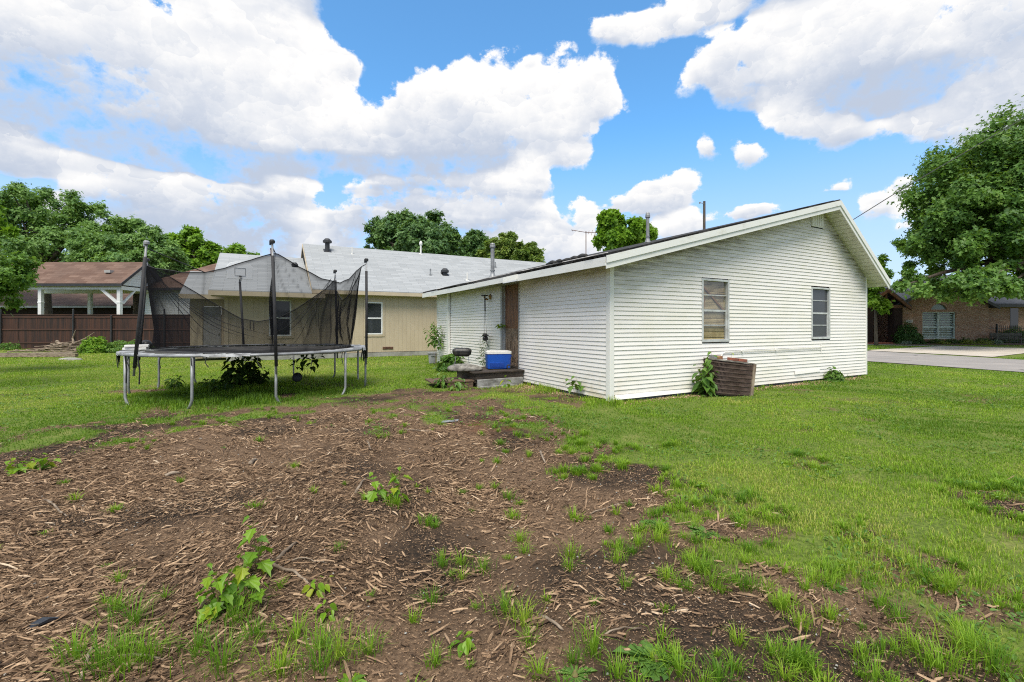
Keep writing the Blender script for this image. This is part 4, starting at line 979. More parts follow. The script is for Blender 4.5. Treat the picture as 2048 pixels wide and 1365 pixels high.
b = MB(); b.box(e0, e1, -0.05, -0.005, ez-0.14, ez+0.05); b.box(e0, e1, 4.6, 4.65, ez-0.14, ez+0.05); b.ob((e1, -0.05, ez-0.14), (0.04, 0, 0), (0, 2.35, rz_-ez), (0, 0, 0.22)); b.ob((e1, 2.3, rz_-0.14), (0.04, 0, 0), (0, 2.35, ez-rz_), (0, 0, 0.22)); b.build('gutter', 'blackpaint', rp)
b = MB(); b.prism([(e1-0.45, 0.25, ez-.02), (e1-0.45, 4.35, ez-.02), (e1-0.45, 2.3, rz_-0.10)], (0.1, 0, 0)); b.build('gable_infill', 'whitelap', rp)
for px_ in (72, 231):
    x_ = pX(px_)-ox
    for d in (0.35, 4.25):
        b = MB(); b.box(x_-0.12, x_+0.12, d-0.12, d+0.12, 0, ez-0.35); b.box(x_-0.14, x_+0.14, d-0.14, d+0.14, 3.15, 3.25); b.build('post', 'whitepaint', pv, bevel=0.01)
b = MB(); b.box(e0+0.3, e1-0.2, 0.22, 0.48, ez-0.36, ez-0.10); b.box(e0+0.3, e1-0.2, 4.12, 4.38, ez-0.36, ez-0.10); x_ = pX(231)-ox
b.ob((x_-0.1, 0.48, ez-0.36), (0.2, 0, 0), (0, 3.64, 0), (0, 0, 0.26)); b.ob((x_-1.35, 0.27, ez-0.40), (0.16, 0, 0.1), (0, 0.14, 0), (1.2, 0, -1.05)); b.ob((x_-0.08, 0.5, ez-1.4), (0.14, 0, 0), (0, 0.16, 0), (0, 1.1, 1.05)); b.build('beam', 'whitepaint', pv)
b = MB(); b.box(pX(186)-ox, pX(198)-ox, 0.9, 1.4, ez+0.95, ez+1.15); b.build('roof_vent', 'steelgreydoor', rp)
# far brown house with hip roof
HY = 36.0
h2 = thing('brick_ranch_house', 'white-walled house with a brown hipped roof behind the fence', 'house', (pX(330, HY), HY, 0))
ox = pX(330, HY); wl, wr = pX(285, HY)-ox, pX(520, HY)-ox; ez2 = dp(0, 578, HY)[2]
b = MB(); b.box(wl, wr, 0, 0.2, 0, ez2-0.1); b.box(wl, wl+0.2, 0.2, 9, 0, ez2-0.1); b.box(wr-.2, wr, 0.2, 9, 0, ez2-0.1); b.build('wall', 'whitelap', h2)
pk = dp(437, 523, HY+5)[2]; a0, a1 = wl-0.9, wr+0.9; r0, r1 = pX(455, HY+5)-ox, pX(500, HY+5)-ox
b = MB(); A, B_, C_, D2 = (a0, -0.6, ez2), (a1, -0.6, ez2), (a1, 10, ez2), (a0, 10, ez2); E, G = (r0, 4.7, pk), (r1, 4.7, pk)
b.quad(A, B_, G, E); b.poly([B_, C_, G]); b.quad(C_, D2, E, G); b.poly([D2, A, E]); b.quad(D2, C_, B_, A); r_ = b.build('roof', 'roofbrown', h2)
b = MB(); b.box(a0-0.03, a1, -0.64, -0.6, ez2-0.16, ez2+0.04); b.box(a0-0.04, a0, -0.6, 10, ez2-0.16, ez2+0.04); b.build('gutter', 'blackpaint', r_)
b = MB(); wx0, wx1 = pX(380, HY)-ox, pX(399, HY)-ox; b.box(wx0, wx1, -0.05, -0.001, 1.2, dp(0, 602, HY)[2]); w_ = b.build('window', 'blackpaint', h2)
b = MB(); b.box(wx0+0.1, wx1, -0.07, -0.05, 1.3, dp(0, 604, HY)[2]-.1); b.build('pane', 'glassgreen', w_)
# far low house behind the pavilion
LY = 46.0
h3 = thing('low_brown_house', 'dark low house with brown shingles seen below the pavilion roof', 'house', (pX(120, LY), LY, 0))
ox = pX(120, LY); e0, e1 = pX(-120, LY)-ox, pX(262, LY)-ox; z0_ = dp(0, 613, LY)[2]; z1_ = dp(0, 578, LY+6)[2]
b = MB(); b.ob((e0, 0, z0_), (e1-e0, 0, 0), (0, 6, z1_-z0_), (0, 0, 0.1)); b.ob((e0, 6, z1_), (e1-e0, 0, 0), (0, 6, z0_-z1_), (0, 0, 0.1)); r_ = b.build('roof', 'roofbrown', h3)
b = MB(); b.box(e0, e1, -0.06, -0.005, z0_-0.15, z0_+0.05); b.build('gutter', 'binplastic', r_)
b = MB(); b.box(e0+0.5, e1-0.5, 0.8, 1.0, 0, z0_+.3); b.build('wall', 'brickshade', h3)

# ------------------------------------------------------------------ right background: road, drive, brick house
def strip(name, pts, mat, z):
    b = MB(); b.poly([(x, y, z) for x, y in pts]); o = b.build(name, mat); o['kind'] = 'structure'; return o
def nearx(y): return 14.67+(18.85-y)*0.30
def farx(y): return 20.9+(26.7-y)*0.145
strip('road', [(nearx(2), 2), (farx(2), 2), (farx(90), 90), (nearx(90)-0, 90)], 'road', 0.012)
dvy = 26.6
strip('driveway', [gp(1745, 702.5)[:2], gp(1880, 709)[:2], gp(1985, 715)[:2], gp(2060, 706)[:2], gp(2120, 699)[:2], gp(1890, 692.5)[:2], gp(1735, 701)[:2]], 'drive', 0.016)
strip('path', [gp(1700, 690)[:2], gp(1880, 693.2)[:2], gp(1890, 692.3)[:2], gp(1700, 688.6)[:2]], 'concrete', 0.02)
YB = 37.0
def bX(px_, Y=YB): return (px_-CX)/F*Y
def bZ(py_, Y=YB): return H-(py_-CY)/F*Y
kx = bX(1888)
kh = thing('brick_house', 'brown brick house with an arched gable window across the road', 'house', (kx, YB, 0))
gl, gr_ = bX(1795)-kx, bX(1977)-kx; gpz = bZ(564); gez = bZ(609)
wx0, wx1, wz0, wz1 = bX(1845)-kx, bX(1911)-kx, bZ(678), bZ(624.5)
ax, az, ar = bX(1878.5)-kx, bZ(621.5), 16.5/F*YB
# front gable wall with real openings
arc = [(ax+ar*math.cos(a), az+ar*0.8*math.sin(a)) for a in [PI*k/12 for k in range(13)]]
b = MB()
b.prism([(gl, 0, 0), (wx0, 0, 0), (wx0, 0, gez+(gpz-gez)*(wx0-gl)/(0-gl)), (gl, 0, gez)], (0, 0.25, 0))
b.prism([(wx1, 0, 0), (gr_, 0, 0), (gr_, 0, gez), (wx1, 0, gpz+(gez-gpz)*(wx1)/(gr_))], (0, 0.25, 0))
b.prism([(wx0, 0, 0), (wx1, 0, 0), (wx1, 0, wz0), (wx0, 0, wz0)], (0, 0.25, 0))
b.prism([(wx0, 0, wz1), (wx1, 0, wz1), (wx1, 0, az), (wx0, 0, az)], (0, 0.25, 0))
for k in range(12):
    (xa, za), (xb, zb_) = arc[k+1], arc[k]
    def zr(x): return gez+(gpz-gez)*(x-gl)/(0-gl) if x < 0 else gpz+(gez-gpz)*x/gr_
    b.prism([(xa, 0, za), (xb, 0, zb_), (xb, 0, zr(xb)), (xa, 0, zr(xa))], (0, 0.25, 0))
x0a, x1a = ax-ar, ax+ar
b.prism([(wx0, 0, az), (x0a, 0, az), (x0a, 0, zr(x0a)), (wx0, 0, zr(wx0))], (0, 0.25, 0)); b.prism([(x1a, 0, az), (wx1, 0, az), (wx1, 0, zr(wx1)), (x1a, 0, zr(x1a))], (0, 0.25, 0))
b.box(gr_-0.25, gr_, 0.25, 2.0, 0, gez); b.box(gl, gl+0.25, 0.25, 9, 0, gez); b.build('wall', 'brickhouse', kh)
rw = bX(2200)-kx
b = MB(); b.box(gr_, rw, 2.0, 2.25, 0, bZ(614, YB+2)); b.build('side_wall', 'brickhouse', kh)
b = MB(); f = 0.09; zm = bZ(655.5)
b.box(wx0, wx0+f, 0.05, 0.15, wz0, wz1); b.box(wx1-f, wx1, 0.05, 0.15, wz0, wz1); b.box(wx0+f, wx1-f, 0.05, 0.15, wz1-f, wz1); b.box(wx0+f, wx1-f, 0.05, 0.15, wz0, wz0+f); mxx = (wx0+wx1)/2; b.box(mxx-0.07, mxx+0.07, 0.045, 0.15, wz0+f, wz1-f); b.box(wx0+f, mxx-.07, 0.055, 0.15, zm-0.04, zm+0.04); b.box(mxx+.07, wx1-f, 0.055, 0.15, zm-0.04, zm+0.04)
w_ = b.build('window', 'shutter', kh)
b = MB(); z = wz0+0.12
while z < wz1-0.1: b.box(wx0+f, mxx-0.07, 0.17, 0.2, z, z+0.075); b.box(mxx+0.07, wx1-f, 0.17, 0.2, z, z+0.075); z += 0.14
b.build('shutter_slats', 'shutter', w_)
b = MB(); b.box(wx0, wx1, 0.22, 0.24, wz0, wz1); b.build('pane', 'glassdark', w_)
b = MB(); b.box(wx0-0.1, wx1+0.1, -0.06, 0.04, wz1, wz1+0.2); b.build('lintel', 'brickhouse', w_); b = MB(); b.box(wx0-0.1, wx1+.1, -0.07, 0.04, wz0-0.14, wz0); b.build('sill', 'brickhouse', w_)
b = MB(); b.prism([(x, 0.12, z) for x, z in arc], (0, 0.03, 0)); aw = b.build('arched_window', 'glassgreen', kh)
b = MB(); b.box(ax-ar, ax+ar, 0.04, 0.14, az-0.02, az+0.06); b.build('frame', 'shutter', aw)
b = MB(); px0, px1 = bX(1812)-kx, bX(1825.5)-kx; b.box(px0, px1, -0.04, -0.001, bZ(646.5), bZ(640)); pl = b.build('address_plaque', 'plaque', kh, bevel=0.01)
b = MB()
for k in range(4): xk = px0+0.10+k*0.09; b.box(xk, xk+0.05, -0.046, -0.04, bZ(645), bZ(641.6))
b.build('digits', 'binplastic', pl)
b = MB(); sl_ = (gpz-gez)/(0-gl); sr2 = (gpz-gez)/gr_
b.ob((gl-0.6, -0.3, gez-0.6*sl_), (0.6-gl, 0, (0.6-gl)*sl_), (0, 9, 0), (0, 0, 0.14)); b.ob((0, -0.3, gpz), (gr_+0.6, 0, -(gr_+0.6)*sr2), (0, 9, 0), (0, 0, 0.14))
ze_ = bZ(611, YB+1.4); b.ob((gr_-0.3, 1.4, ze_), (rw-gr_+1, 0, 0), (0, 6, 3.1), (0, 0, 0.14)); b.ob((gr_-0.3, 7.4, ze_+3.1), (rw-gr_+1, 0, 0), (0, 6, -3.1), (0, 0, 0.14))
hx0, hx1 = bX(1640)-kx, bX(1900)-kx
b.poly([(hx0, 4, 3.0), (hx1, 4, 3.0), (bX(1800)-kx+3, 12, bZ(520, YB+12)), (bX(1760)-kx+3, 12, bZ(520, YB+12))]); b.poly([(hx1, 4, 3.0), (hx1+4, 18, 3.0), (bX(1800)-kx+3, 12, bZ(520, YB+12))]); b.poly([(hx0, 4, 3.0), (bX(1760)-kx+3, 12, bZ(520, YB+12)), (hx0-4, 18, 3.0)]); b.poly([(hx0-4, 18, 3.0), (bX(1760)-kx+3, 12, bZ(520, YB+12)), (bX(1800)-kx+3, 12, bZ(520, YB+12)), (hx1+4, 18, 3.0)])
kr = b.build('roof', 'roofgrey', kh)
b = MB(); b.ob((gl-0.6, -0.34, gez-0.6*sl_-0.12), (0.6-gl, 0, (0.6-gl)*sl_), (0, 0.04, 0), (0, 0, 0.2)); b.ob((0, -0.34, gpz-0.12), (gr_+0.6, 0, -(gr_+0.6)*sr2), (0, 0.04, 0), (0, 0, 0.2)); b.box(gr_+.3, rw+.5, 1.30, 1.40, ze_-0.16, ze_+0.06); b.build('gutter', 'blackpaint', kr)
for px_ in (2015, 2040):
    b = MB(); x_ = bX(px_, YB+3.5)-kx; b.tube([(x_, 3.5, ze_+0.9), (x_, 3.5, ze_+1.5)], 0.09, 8); b.build('roof_vent', 'blackpaint', kr)
b = MB(); b.tube([(gr_+0.12, 1.9, 0.1), (gr_+0.12, 1.9, ze_-0.1)], 0.06, 8); b.build('downspout', 'blackpaint', kh)
b = MB(); b.box(bX(2020, YB+2)-kx, bX(2036, YB+2)-kx, 1.97, 1.995, 1.2, 3.0); b.build('window', 'glassdark', kh)
# porch
pl_, pr_ = bX(1722)-kx, bX(1797)-kx; pm = bX(1764)-kx; pz = bZ(580); pb = bZ(614)
b = MB(); b.ob((pm, -0.6, pz), (pr_+0.55-pm, 0, -(pz-pb)*1.05), (0, 4, 0), (0, 0, 0.14)); b.ob((pm, -0.6, pz), (pl_-0.55-pm, 0, -(pz-pb)*1.05), (0, 4, 0), (0, 0, 0.14)); po_ = b.build('porch_roof', 'roofgrey', kh)
b = MB(); b.ob((pm, -0.66, pz-0.26), (pr_+0.5-pm, 0, -(pz-pb)*1.03), (0, 0.12, 0), (0, 0, 0.26)); b.ob((pm, -0.66, pz-0.26), (pl_-0.5-pm, 0, -(pz-pb)*1.03), (0, 0.12, 0), (0, 0, 0.26))
b.box(pl_, pr_-0.05, -0.45, -0.2, pb-0.12, pb+0.12); b.box(pm-0.1, pm+0.1, -0.42, -0.22, pb+0.12, pz-0.2)
for sx in (-1, 1): b.ob((pm+sx*0.1, -0.42, pb+0.14), (0.0, 0.18, 0), (sx*0.16, 0, 0), (sx*0.75, 0, 0.75))
b.build('porch_truss', 'timber', po_)
b = MB(); b.box(pr_-0.75, pr_-0.1, -0.5, 0.15, 0, pb-0.12); b.build('porch_pier', 'brickshade', kh); b = MB(); b.box(pl_, pl_+0.6, -0.5, 0.15, 0, pb-0.12); b.build('porch_pier', 'brickshade', kh)
b = MB(); b.box(pl_, pr_, 3.3, 3.5, 0, pb); b.box(pl_-0.2, pl_-.002, 0.15, 3.3, 0, pb); b.build('porch_wall', 'brickshade', kh)
b = MB(); b.box(pl_, gl-0.01, -0.8, 3.3, -0.05, 0.14); b.build('porch_floor', 'redbrick', kh)
# bench, iron fence
bx0 = bX(2018, 36)
be = thing('garden_bench', 'weathered wooden slat bench in front of the iron fence', 'bench', (bx0, 36.0, 0))
b = MB(); b.box(-1.2, 1.2, -0.25, 0.2, 0.42, 0.47); b.build('seat', 'benchwood', be)
b = MB()
for k in range(4): b.box(-1.2, 1.2, 0.22, 0.26, 0.55+k*0.1, 0.62+k*0.1)
b.build('backrest', 'benchwood', be)
for sx in (-1, 1):
    b = MB(); b.box(sx*1.2-0.05, sx*1.2+0.05, -0.28, -0.2, 0, 0.68); b.box(sx*1.2-0.05, sx*1.2+0.05, 0.2, 0.28, 0, 0.95); b.box(sx*1.2-0.05, sx*1.2+0.05, -0.2, 0.2, 0.62, 0.68); b.build('leg', 'benchwood', be)
fe = thing('iron_fence', 'black iron picket fence beside the brick house wall', 'fence', (bX(1980, 37.4), 37.4, 0))
b = MB()
for k in range(40): b.tube([(k*0.16, 0, 0), (k*0.16, 0, 1.45), (k*0.16, 0, 1.55)], [0.014, 0.014, 0.003], 4)
b.build('picket', 'iron', fe)
b = MB(); b.box(-0.1, 6.4, -0.02, 0.02, 1.25, 1.29); b.box(-0.1, 6.4, -0.02, 0.02, 0.2, 0.24); b.build('rail', 'iron', fe)
for x_ in (0.55, 3.2): 
    b = MB(); b.box(x_-0.05, x_+0.05, -0.05, 0.05, 0, 1.65); b.build('post', 'iron', fe)

# utility pole, wire, antenna
ux, uy, _ = dp(1408, 653, 30)
up = thing('utility_pole', 'thin weathered utility pole rising behind the white house roof', 'pole', (ux, uy, 0))
b = MB(); b.tube([(0, 0, 0), (0.02, 0, dp(0, 403, 30)[2])], [0.13, 0.075], 10); b.build('shaft', 'pole', up)
zt_ = dp(0, 408, 30)[2]; b = MB(); b.tube([(0, -0.05, zt_), (-0.30, -0.05, zt_+0.06)], 0.025, 6); b.lathe([(0.05, 0), (0.05, 0.1)], 8, (-0.3, -0.05, zt_)); b.build('bracket', 'galv', up)
p0 = Vector(hp(8.97, 1.15, 3.92)); p1 = Vector(dp(1797, 383, 13.9)); p2 = Vector(dp(2048, 236, 14.6)); p3 = Vector(dp(2420, -10, 15.6))
pts = []
for (A_, B2, n) in ((p0, p1, 8), (p1, p2, 12), (p2, p3, 12)):
    for k in range(n): pts.append(A_.lerp(B2, k/n))
pts.append(p3)
b = MB(); b.tube(pts, 0.013, 5); tag(b.build('overhead_wire', 'wire'), 'dark power cable running from the white roof up past the oak', 'cable')
an = thing('tv_antenna', 'old TV aerial on a thin mast above the white house roof', 'antenna', hp(5.66, 8.0, roofz(5.66)), HR)
b = MB(); b.tube([(0, 0, -0.05), (0, 0, 0.98)], 0.018, 6); b.build('mast', 'rustpipe', an)
b = MB(); b.tube([(-0.55, 0.25, 1.02), (0.0, 0.0, 0.93), (0.42, -0.2, 0.92)], 0.012, 5)
for k, (f, ln) in enumerate(((-0.5, 0.10), (-0.38, 0.12), (-0.25, 0.14), (-0.1, 0.15), (0.1, 0.2), (0.22, 0.3), (0.34, 0.42))):
    c = Vector((f, -f*0.47, 0.94-0.09*f)); d = Vector((0.35, 0.75, 0.12 if k % 2 else -0.12)); d2 = Vector((0.5, 0.35, 0.75))
    b.tube([c-(d2 if k > 3 else d)*ln*0.55, c+(d2 if k > 3 else d)*ln*0.55], 0.007, 4)
b.build('elements', 'rustpipe', an)

# ------------------------------------------------------------------ vegetation
LT_DIAMOND = (np.array([(0, 0, 0), (-0.32, 0.45, 0.06), (0, 1, -0.05), (0.32, 0.45, 0.06)], float), np.array([(0, 1, 2), (0, 2, 3)]))
LT_SPRAY = (np.array([(0, 0, 0), (-0.42, 0.30, 0.05), (-0.10, 0.42, 0), (-0.30, 0.85, 0.04), (0.02, 1.0, -0.05), (0.12, 0.55, 0), (0.45, 0.62, 0.06), (0.16, 0.24, 0)], float),
            np.array([(0, 2, 1), (0, 5, 2), (2, 4, 3), (2, 5, 4), (5, 7, 6), (0, 7, 5)]))
_h = [(0, 0), (0.18, 0.10), (0.42, 0.14), (0.34, 0.34), (0.56, 0.50), (0.30, 0.56), (0.26, 0.74), (0.12, 0.80), (0, 1.08)]
def lobed(h, fold=0.26, droop=0.40):
    v = [(x, y, fold*abs(x)-droop*y*y) for x, y in h]; n = len(v)
    v += [(-x, y, z) for x, y, z in v[1:-1]]
    f = []
    mid = [0]
    for k in range(1, n-1): f.append((0, k, k+1))
    off = n-1
    for k in range(1, n-1):
        a = off+k; b2 = off+k+1 if k+1 < n-1 else n-1; f.append((0, b2, a))
    return np.array(v, float), np.array(f)
LT_MAPLE = lobed(_h)
LT_OVATE = lobed([(0, 0), (0.20, 0.12), (0.30, 0.35), (0.26, 0.6), (0.12, 0.85), (0, 1.05)])
LT_LANCE = lobed([(0, 0), (0.10, 0.2), (0.14, 0.5), (0.08, 0.8), (0, 1.0)])
_dk = [(0, 0), (0.05, 0.08), (0.16, 0.2), (0.08, 0.27), (0.24, 0.4), (0.11, 0.46), (0.27, 0.62), (0.13, 0.68), (0.2, 0.84), (0, 1.0)]
LT_DOCK = lobed(_dk, 0.34, 0.55)

def leaves(P, Nn, T, size, tmpl):
    """place a leaf template at P, blade normal N, axis direction T"""
    tv, tf = tmpl
    Nn = Nn/np.maximum(1e-9, np.linalg.norm(Nn, axis=1, keepdims=True))
    T = T-Nn*np.sum(T*Nn, 1, keepdims=True); T = T/np.maximum(1e-9, np.linalg.norm(T, axis=1, keepdims=True))
    B = np.cross(T, Nn)
    size = np.broadcast_to(np.asarray(size, float), (len(P),))
    V = P[:, None, :]+size[:, None, None]*(tv[None, :, 0, None]*B[:, None, :]+tv[None, :, 1, None]*T[:, None, :]+tv[None, :, 2, None]*Nn[:, None, :])
    k = len(tv); Fc = tf[None, :, :]+(np.arange(len(P))*k)[:, None, None]
    return V.reshape(-1, 3), Fc.reshape(-1, tf.shape[1])

def tree(name, label, base, ells, nclus, nper, lsize, mat, rt, seed, group=None, rc=(0.16, 0.26), tmpl=LT_SPRAY, limbs=14, bark='bark', squash=0.9, lean=(0, 0), twigs=True):
    """trunk and limbs, and a crown of leaf clumps spread through the given ellipsoids (world: cx,cy,cz,rx,ry,rz)"""
    r = np.random.default_rng(seed)
    base = Vector(base); root = thing(name, label, 'tree', tuple(base), 0, group)
    E = np.array(ells, float); E[:, :3] -= np.array(base)
    vol = (E[:, 3]*E[:, 4]*E[:, 5])**0.75; pr = vol/vol.sum()
    idx = r.choice(len(E), nclus, p=pr); d = r.normal(size=(nclus, 3)); d /= np.linalg.norm(d, axis=1, keepdims=True)
    rad = r.uniform(0.15, 1.0, nclus)**0.42
    C = E[idx, :3]+d*rad[:, None]*E[idx, 3:]*0.92
    R = np.cbrt(E[idx, 3]*E[idx, 4]*E[idx, 5])*r.uniform(rc[0], rc[1], nclus)*1.25
    ct = r.uniform(0, 1, nclus)
    n = nclus*nper; ci = np.repeat(np.arange(nclus), nper)
    q = r.normal(size=(n, 3)); ql = np.linalg.norm(q, axis=1, keepdims=True); q = q/ql*np.minimum(1.6, np.abs(r.normal(0.66, 0.38, (n, 1))))
    q[:, 2] *= squash
    P = C[ci]+q*R[ci][:, None]
    cen = E[idx[ci], :3]
    outd = P-cen; outd /= np.maximum(0.1, np.linalg.norm(outd, axis=1, keepdims=True))
    Nn = outd*0.55+q*0.5+np.array([0, 0, 0.55])+r.normal(0, 0.55, (n, 3))
    T = r.normal(size=(n, 3))+np.array([0, 0, -0.35])+outd*0.5
    sz = lsize*r.uniform(0.6, 1.35, n)
    V, Fc = leaves(P-0.0, Nn, T, sz, tmpl)
    tint = np.clip(0.42*ct[ci]+0.58*r.uniform(0, 1, n), 0, 1); tint = np.repeat(tint, len(tmpl[1]))
    npmesh('crown', V, Fc, mat, root, tint=tint)
    b = MB(); zc = float(np.min(E[:, 2]-E[:, 5])); cm = E[:, :3].mean(0); top = float(np.max(E[:, 2]+E[:, 5]*0.4))
    fork = max(1.2, zc+0.15*(top-zc))
    fk = Vector((cm[0]*0.25+lean[0], cm[1]*0.25+lean[1], fork))
    b.tube([(0, 0, -0.2), (0.02, 0, 0.3), (fk.x*0.5, fk.y*0.5, fork*0.6), tuple(fk)], [rt*1.25, rt, rt*0.85, rt*0.72], 10)
    sel = r.choice(nclus, min(limbs, nclus), replace=False)
    for s_ in sel:
        c = Vector(C[s_]); m = fk.lerp(c, 0.5)+Vector((r.normal(0, .2), r.normal(0, .2), 0.10*(c-fk).length))
        rr_ = rt*r.uniform(0.28, 0.5)
        b.tube([tuple(fk-Vector((0, 0, 0.15))), tuple(fk.lerp(m, 0.5)+Vector((0, 0, .1))), tuple(m), tuple(m.lerp(c, 0.55)+Vector((r.normal(0, .1), r.normal(0, .1), .1))), tuple(c)], [rr_, rr_*0.85, rr_*0.62, rr_*0.38, rr_*0.12], 6)
        if twigs:
            near = np.argsort(np.linalg.norm(C-np.array(m), axis=1))[:4]
            for k in near:
                e = Vector(C[k]); b.tube([tuple(m), tuple(m.lerp(e, .5)+Vector((r.normal(0, .12), r.normal(0, .12), .08))), tuple(e)], [rr_*0.4, rr_*0.25, rr_*0.07], 5)
    b.build('trunk', bark, root, smooth=True)
    return root
def el(px, py, rx, ry, Y, rd=None):
    c = dp(px, py, Y); s_ = Y/F; return (c[0], c[1], c[2], rx*s_, rd if rd else rx*s_*0.8, ry*s_)

LG = 'trees beyond the back fence'
b_ = lambda px, Y: ((px-CX)/F*Y, Y, 0.0)
tree('elm_tree', 'tall airy grey-green tree above the pavilion roof at the far left', b_(95, 42), [el(70, 420, 95, 55, 42), el(160, 450, 70, 55, 42), el(10, 455, 90, 70, 43), el(110, 505, 130, 55, 41), el(-90, 440, 110, 90, 44), el(200, 490, 45, 45, 42)], 330, 230, 0.27, 'elmleaf', 0.42, 1, LG, rc=(0.09, 0.19), limbs=34)
tree('elm_tree', 'broad dull-green tree behind the tall left pole of the trampoline', b_(275, 40), [el(265, 478, 62, 42, 40), el(225, 515, 60, 50, 40), el(315, 515, 55, 45, 39.5), el(270, 540, 90, 35, 39)], 190, 240, 0.26, 'elmleaf', 0.34, 2, LG, rc=(0.10, 0.20), limbs=18)
tree('mulberry_tree', 'bright yellow-green leafy tree rising above the brown hipped roof', b_(380, 45), [el(368, 490, 48, 34, 45), el(400, 515, 42, 36, 45), el(345, 515, 40, 40, 45), el(375, 545, 60, 30, 45)], 120, 170, 0.42, 'brightleaf', 0.3, 3, LG, rc=(0.11, 0.20), limbs=12)
tree('elm_tree', 'small distant tree peeking over the left end of the grey shingle roof', b_(470, 52), [el(470, 500, 36, 14, 52), el(480, 525, 40, 20, 52)], 30, 260, 0.42, 'brightleaf', 0.25, 4, LG, limbs=8)
tree('crepe_myrtle', 'crepe myrtle with pale flower tips at the left edge of the lawn', b_(-45, 14), [el(20, 535, 50, 34, 14, 0.7), el(0, 590, 50, 28, 14, 0.7), el(-70, 540, 90, 80, 14, 1.2), el(45, 555, 32, 22, 14, 0.5)], 62, 210, 0.125, 'myrtle', 0.09, 5, rc=(0.22, 0.34), limbs=10)
tree('young_tree', 'bright green leafy branch tip reaching in above the crepe myrtle', b_(-170, 10), [el(0, 440, 42, 22, 10, 0.35), el(-70, 430, 60, 45, 10, 0.6), el(-170, 430, 110, 80, 10, 1.0), el(20, 455, 26, 12, 10, 0.2)], 46, 110, 0.13, 'brightleaf', 0.09, 6, rc=(0.2, 0.32), tmpl=LT_OVATE, limbs=12)
CG = 'trees behind the beige house'
tree('cedar_elm', 'large dark green tree with spiky outline behind the long grey roof', b_(815, 43), [el(795, 462, 62, 42, 43), el(865, 468, 60, 42, 43), el(835, 490, 85, 40, 42), el(755, 492, 28, 26, 43), el(905, 492, 32, 26, 43)], 260, 220, 0.29, 'cedarleaf', 0.4, 7, CG, rc=(0.09, 0.17), limbs=26, squash=1.0)
tree('cedar_elm', 'narrow grey-green tree between the large dark tree and the yellowish ones', b_(950, 48), [el(948, 488, 30, 26, 48), el(955, 510, 42, 25, 48)], 80, 200, 0.30, 'cedarleaf', 0.28, 8, CG, rc=(0.12, 0.20), limbs=9, squash=0.95)
tree('ash_tree', 'yellowish green tree just left of the galvanized roof pipe', b_(1008, 45), [el(1008, 488, 34, 26, 45), el(990, 505, 40, 28, 45), el(1030, 510, 30, 26, 45)], 110, 200, 0.29, 'yellowleaf', 0.3, 9, CG, rc=(0.11, 0.19), limbs=10)
tree('ash_tree', 'rounded green tree ending the row right of the galvanized roof pipe', b_(1065, 46), [el(1065, 507, 28, 22, 46), el(1050, 525, 40, 22, 46), el(1080, 520, 16, 16, 46)], 90, 200, 0.29, 'yellowleaf', 0.27, 10, CG, rc=(0.12, 0.2), limbs=9)
tree('pecan_tree', 'light green tree behind the tall pipe on the white house roof', b_(1250, 31), [el(1222, 448, 28, 26, 31), el(1262, 462, 46, 26, 31), el(1300, 478, 26, 18, 31), el(1235, 485, 48, 26, 31)], 130, 130, 0.33, 'brightleaf', 0.25, 11, rc=(0.11, 0.19), limbs=14)
tree('oak_tree', 'big spreading oak shading the brick house across the road', b_(2165, 30), [el(1985, 330, 115, 85, 29.4, 4.5), el(2080, 290, 120, 95, 29.9, 5), el(1925, 400, 80, 75, 28.9, 4), el(1880, 475, 62, 55, 28.4, 3), el(1945, 485, 105, 70, 28.9, 4.5), el(2060, 430, 110, 110, 29.9, 5), el(1815, 520, 40, 32, 28.4, 2), el(1880, 548, 75, 30, 27.9, 3), el(1990, 560, 90, 32, 27.9, 3.5), el(2180, 380, 150, 160, 30.9, 6), el(2080, 560, 70, 34, 28.4, 3), el(1790, 535, 28, 22, 28.4, 1.4), el(2290, 460, 120, 120, 29.9, 5), el(1960, 420, 130, 110, 29.4, 5), el(1920, 575, 120, 26, 27.4, 3)], 640, 270, 0.25, 'oakleaf', 0.6, 12, rc=(0.11, 0.20), limbs=60, squash=0.85)
tree('young_tree', 'small yellow-green tree peeking out beside the white gable eave', b_(1752, 34), [el(1752, 520, 20, 18, 34), el(1748, 600, 26, 30, 34), el(1740, 565, 24, 36, 34)], 26, 180, 0.26, 'brightleaf', 0.12, 13, rc=(0.24, 0.34), limbs=6)

def bush(name, label, cat, c, rx, rz, n, ls, mat, seed, group=None, tmpl=LT_DIAMOND, ry=None):
    r = np.random.default_rng(seed); root = thing(name, label, cat, c, 0, group)
    d = r.normal(size=(n, 3)); d /= np.linalg.norm(d, axis=1, keepdims=True); d[:, 2] = np.abs(d[:, 2])*1.0-0.05
    lump = 1+0.16*np.sin(d[:, :1]*9+seed)*np.cos(d[:, 1:2]*8)+0.1*np.sin(d[:, 2:3]*13+seed)
    P = d*np.array([rx, ry or rx, rz])*lump*r.uniform(0.45, 1.0, (n, 1))**0.4
    P[:, 2] = np.maximum(P[:, 2], 0.02)
    V, Fc = leaves(P, d+r.normal(0, 0.5, (n, 3))+np.array([0, 0, .3]), r.normal(size=(n, 3)), ls*r.uniform(0.6, 1.3, n), tmpl)
    npmesh('foliage', V, Fc, mat, root, tint=np.repeat(r.uniform(0, 1, n), len(tmpl[1])))
    b = MB(); rr_ = random.Random(seed)
    for k in range(5): b.tube([(rr_.uniform(-.1, .1)*rx, 0, -0.02), (rr_.uniform(-.5, .5)*rx, rr_.uniform(-.5, .5)*rx, rz*0.8)], [0.02*max(rx, .4), 0.006], 5)
    b.build('stem', 'bark', root)
    return root
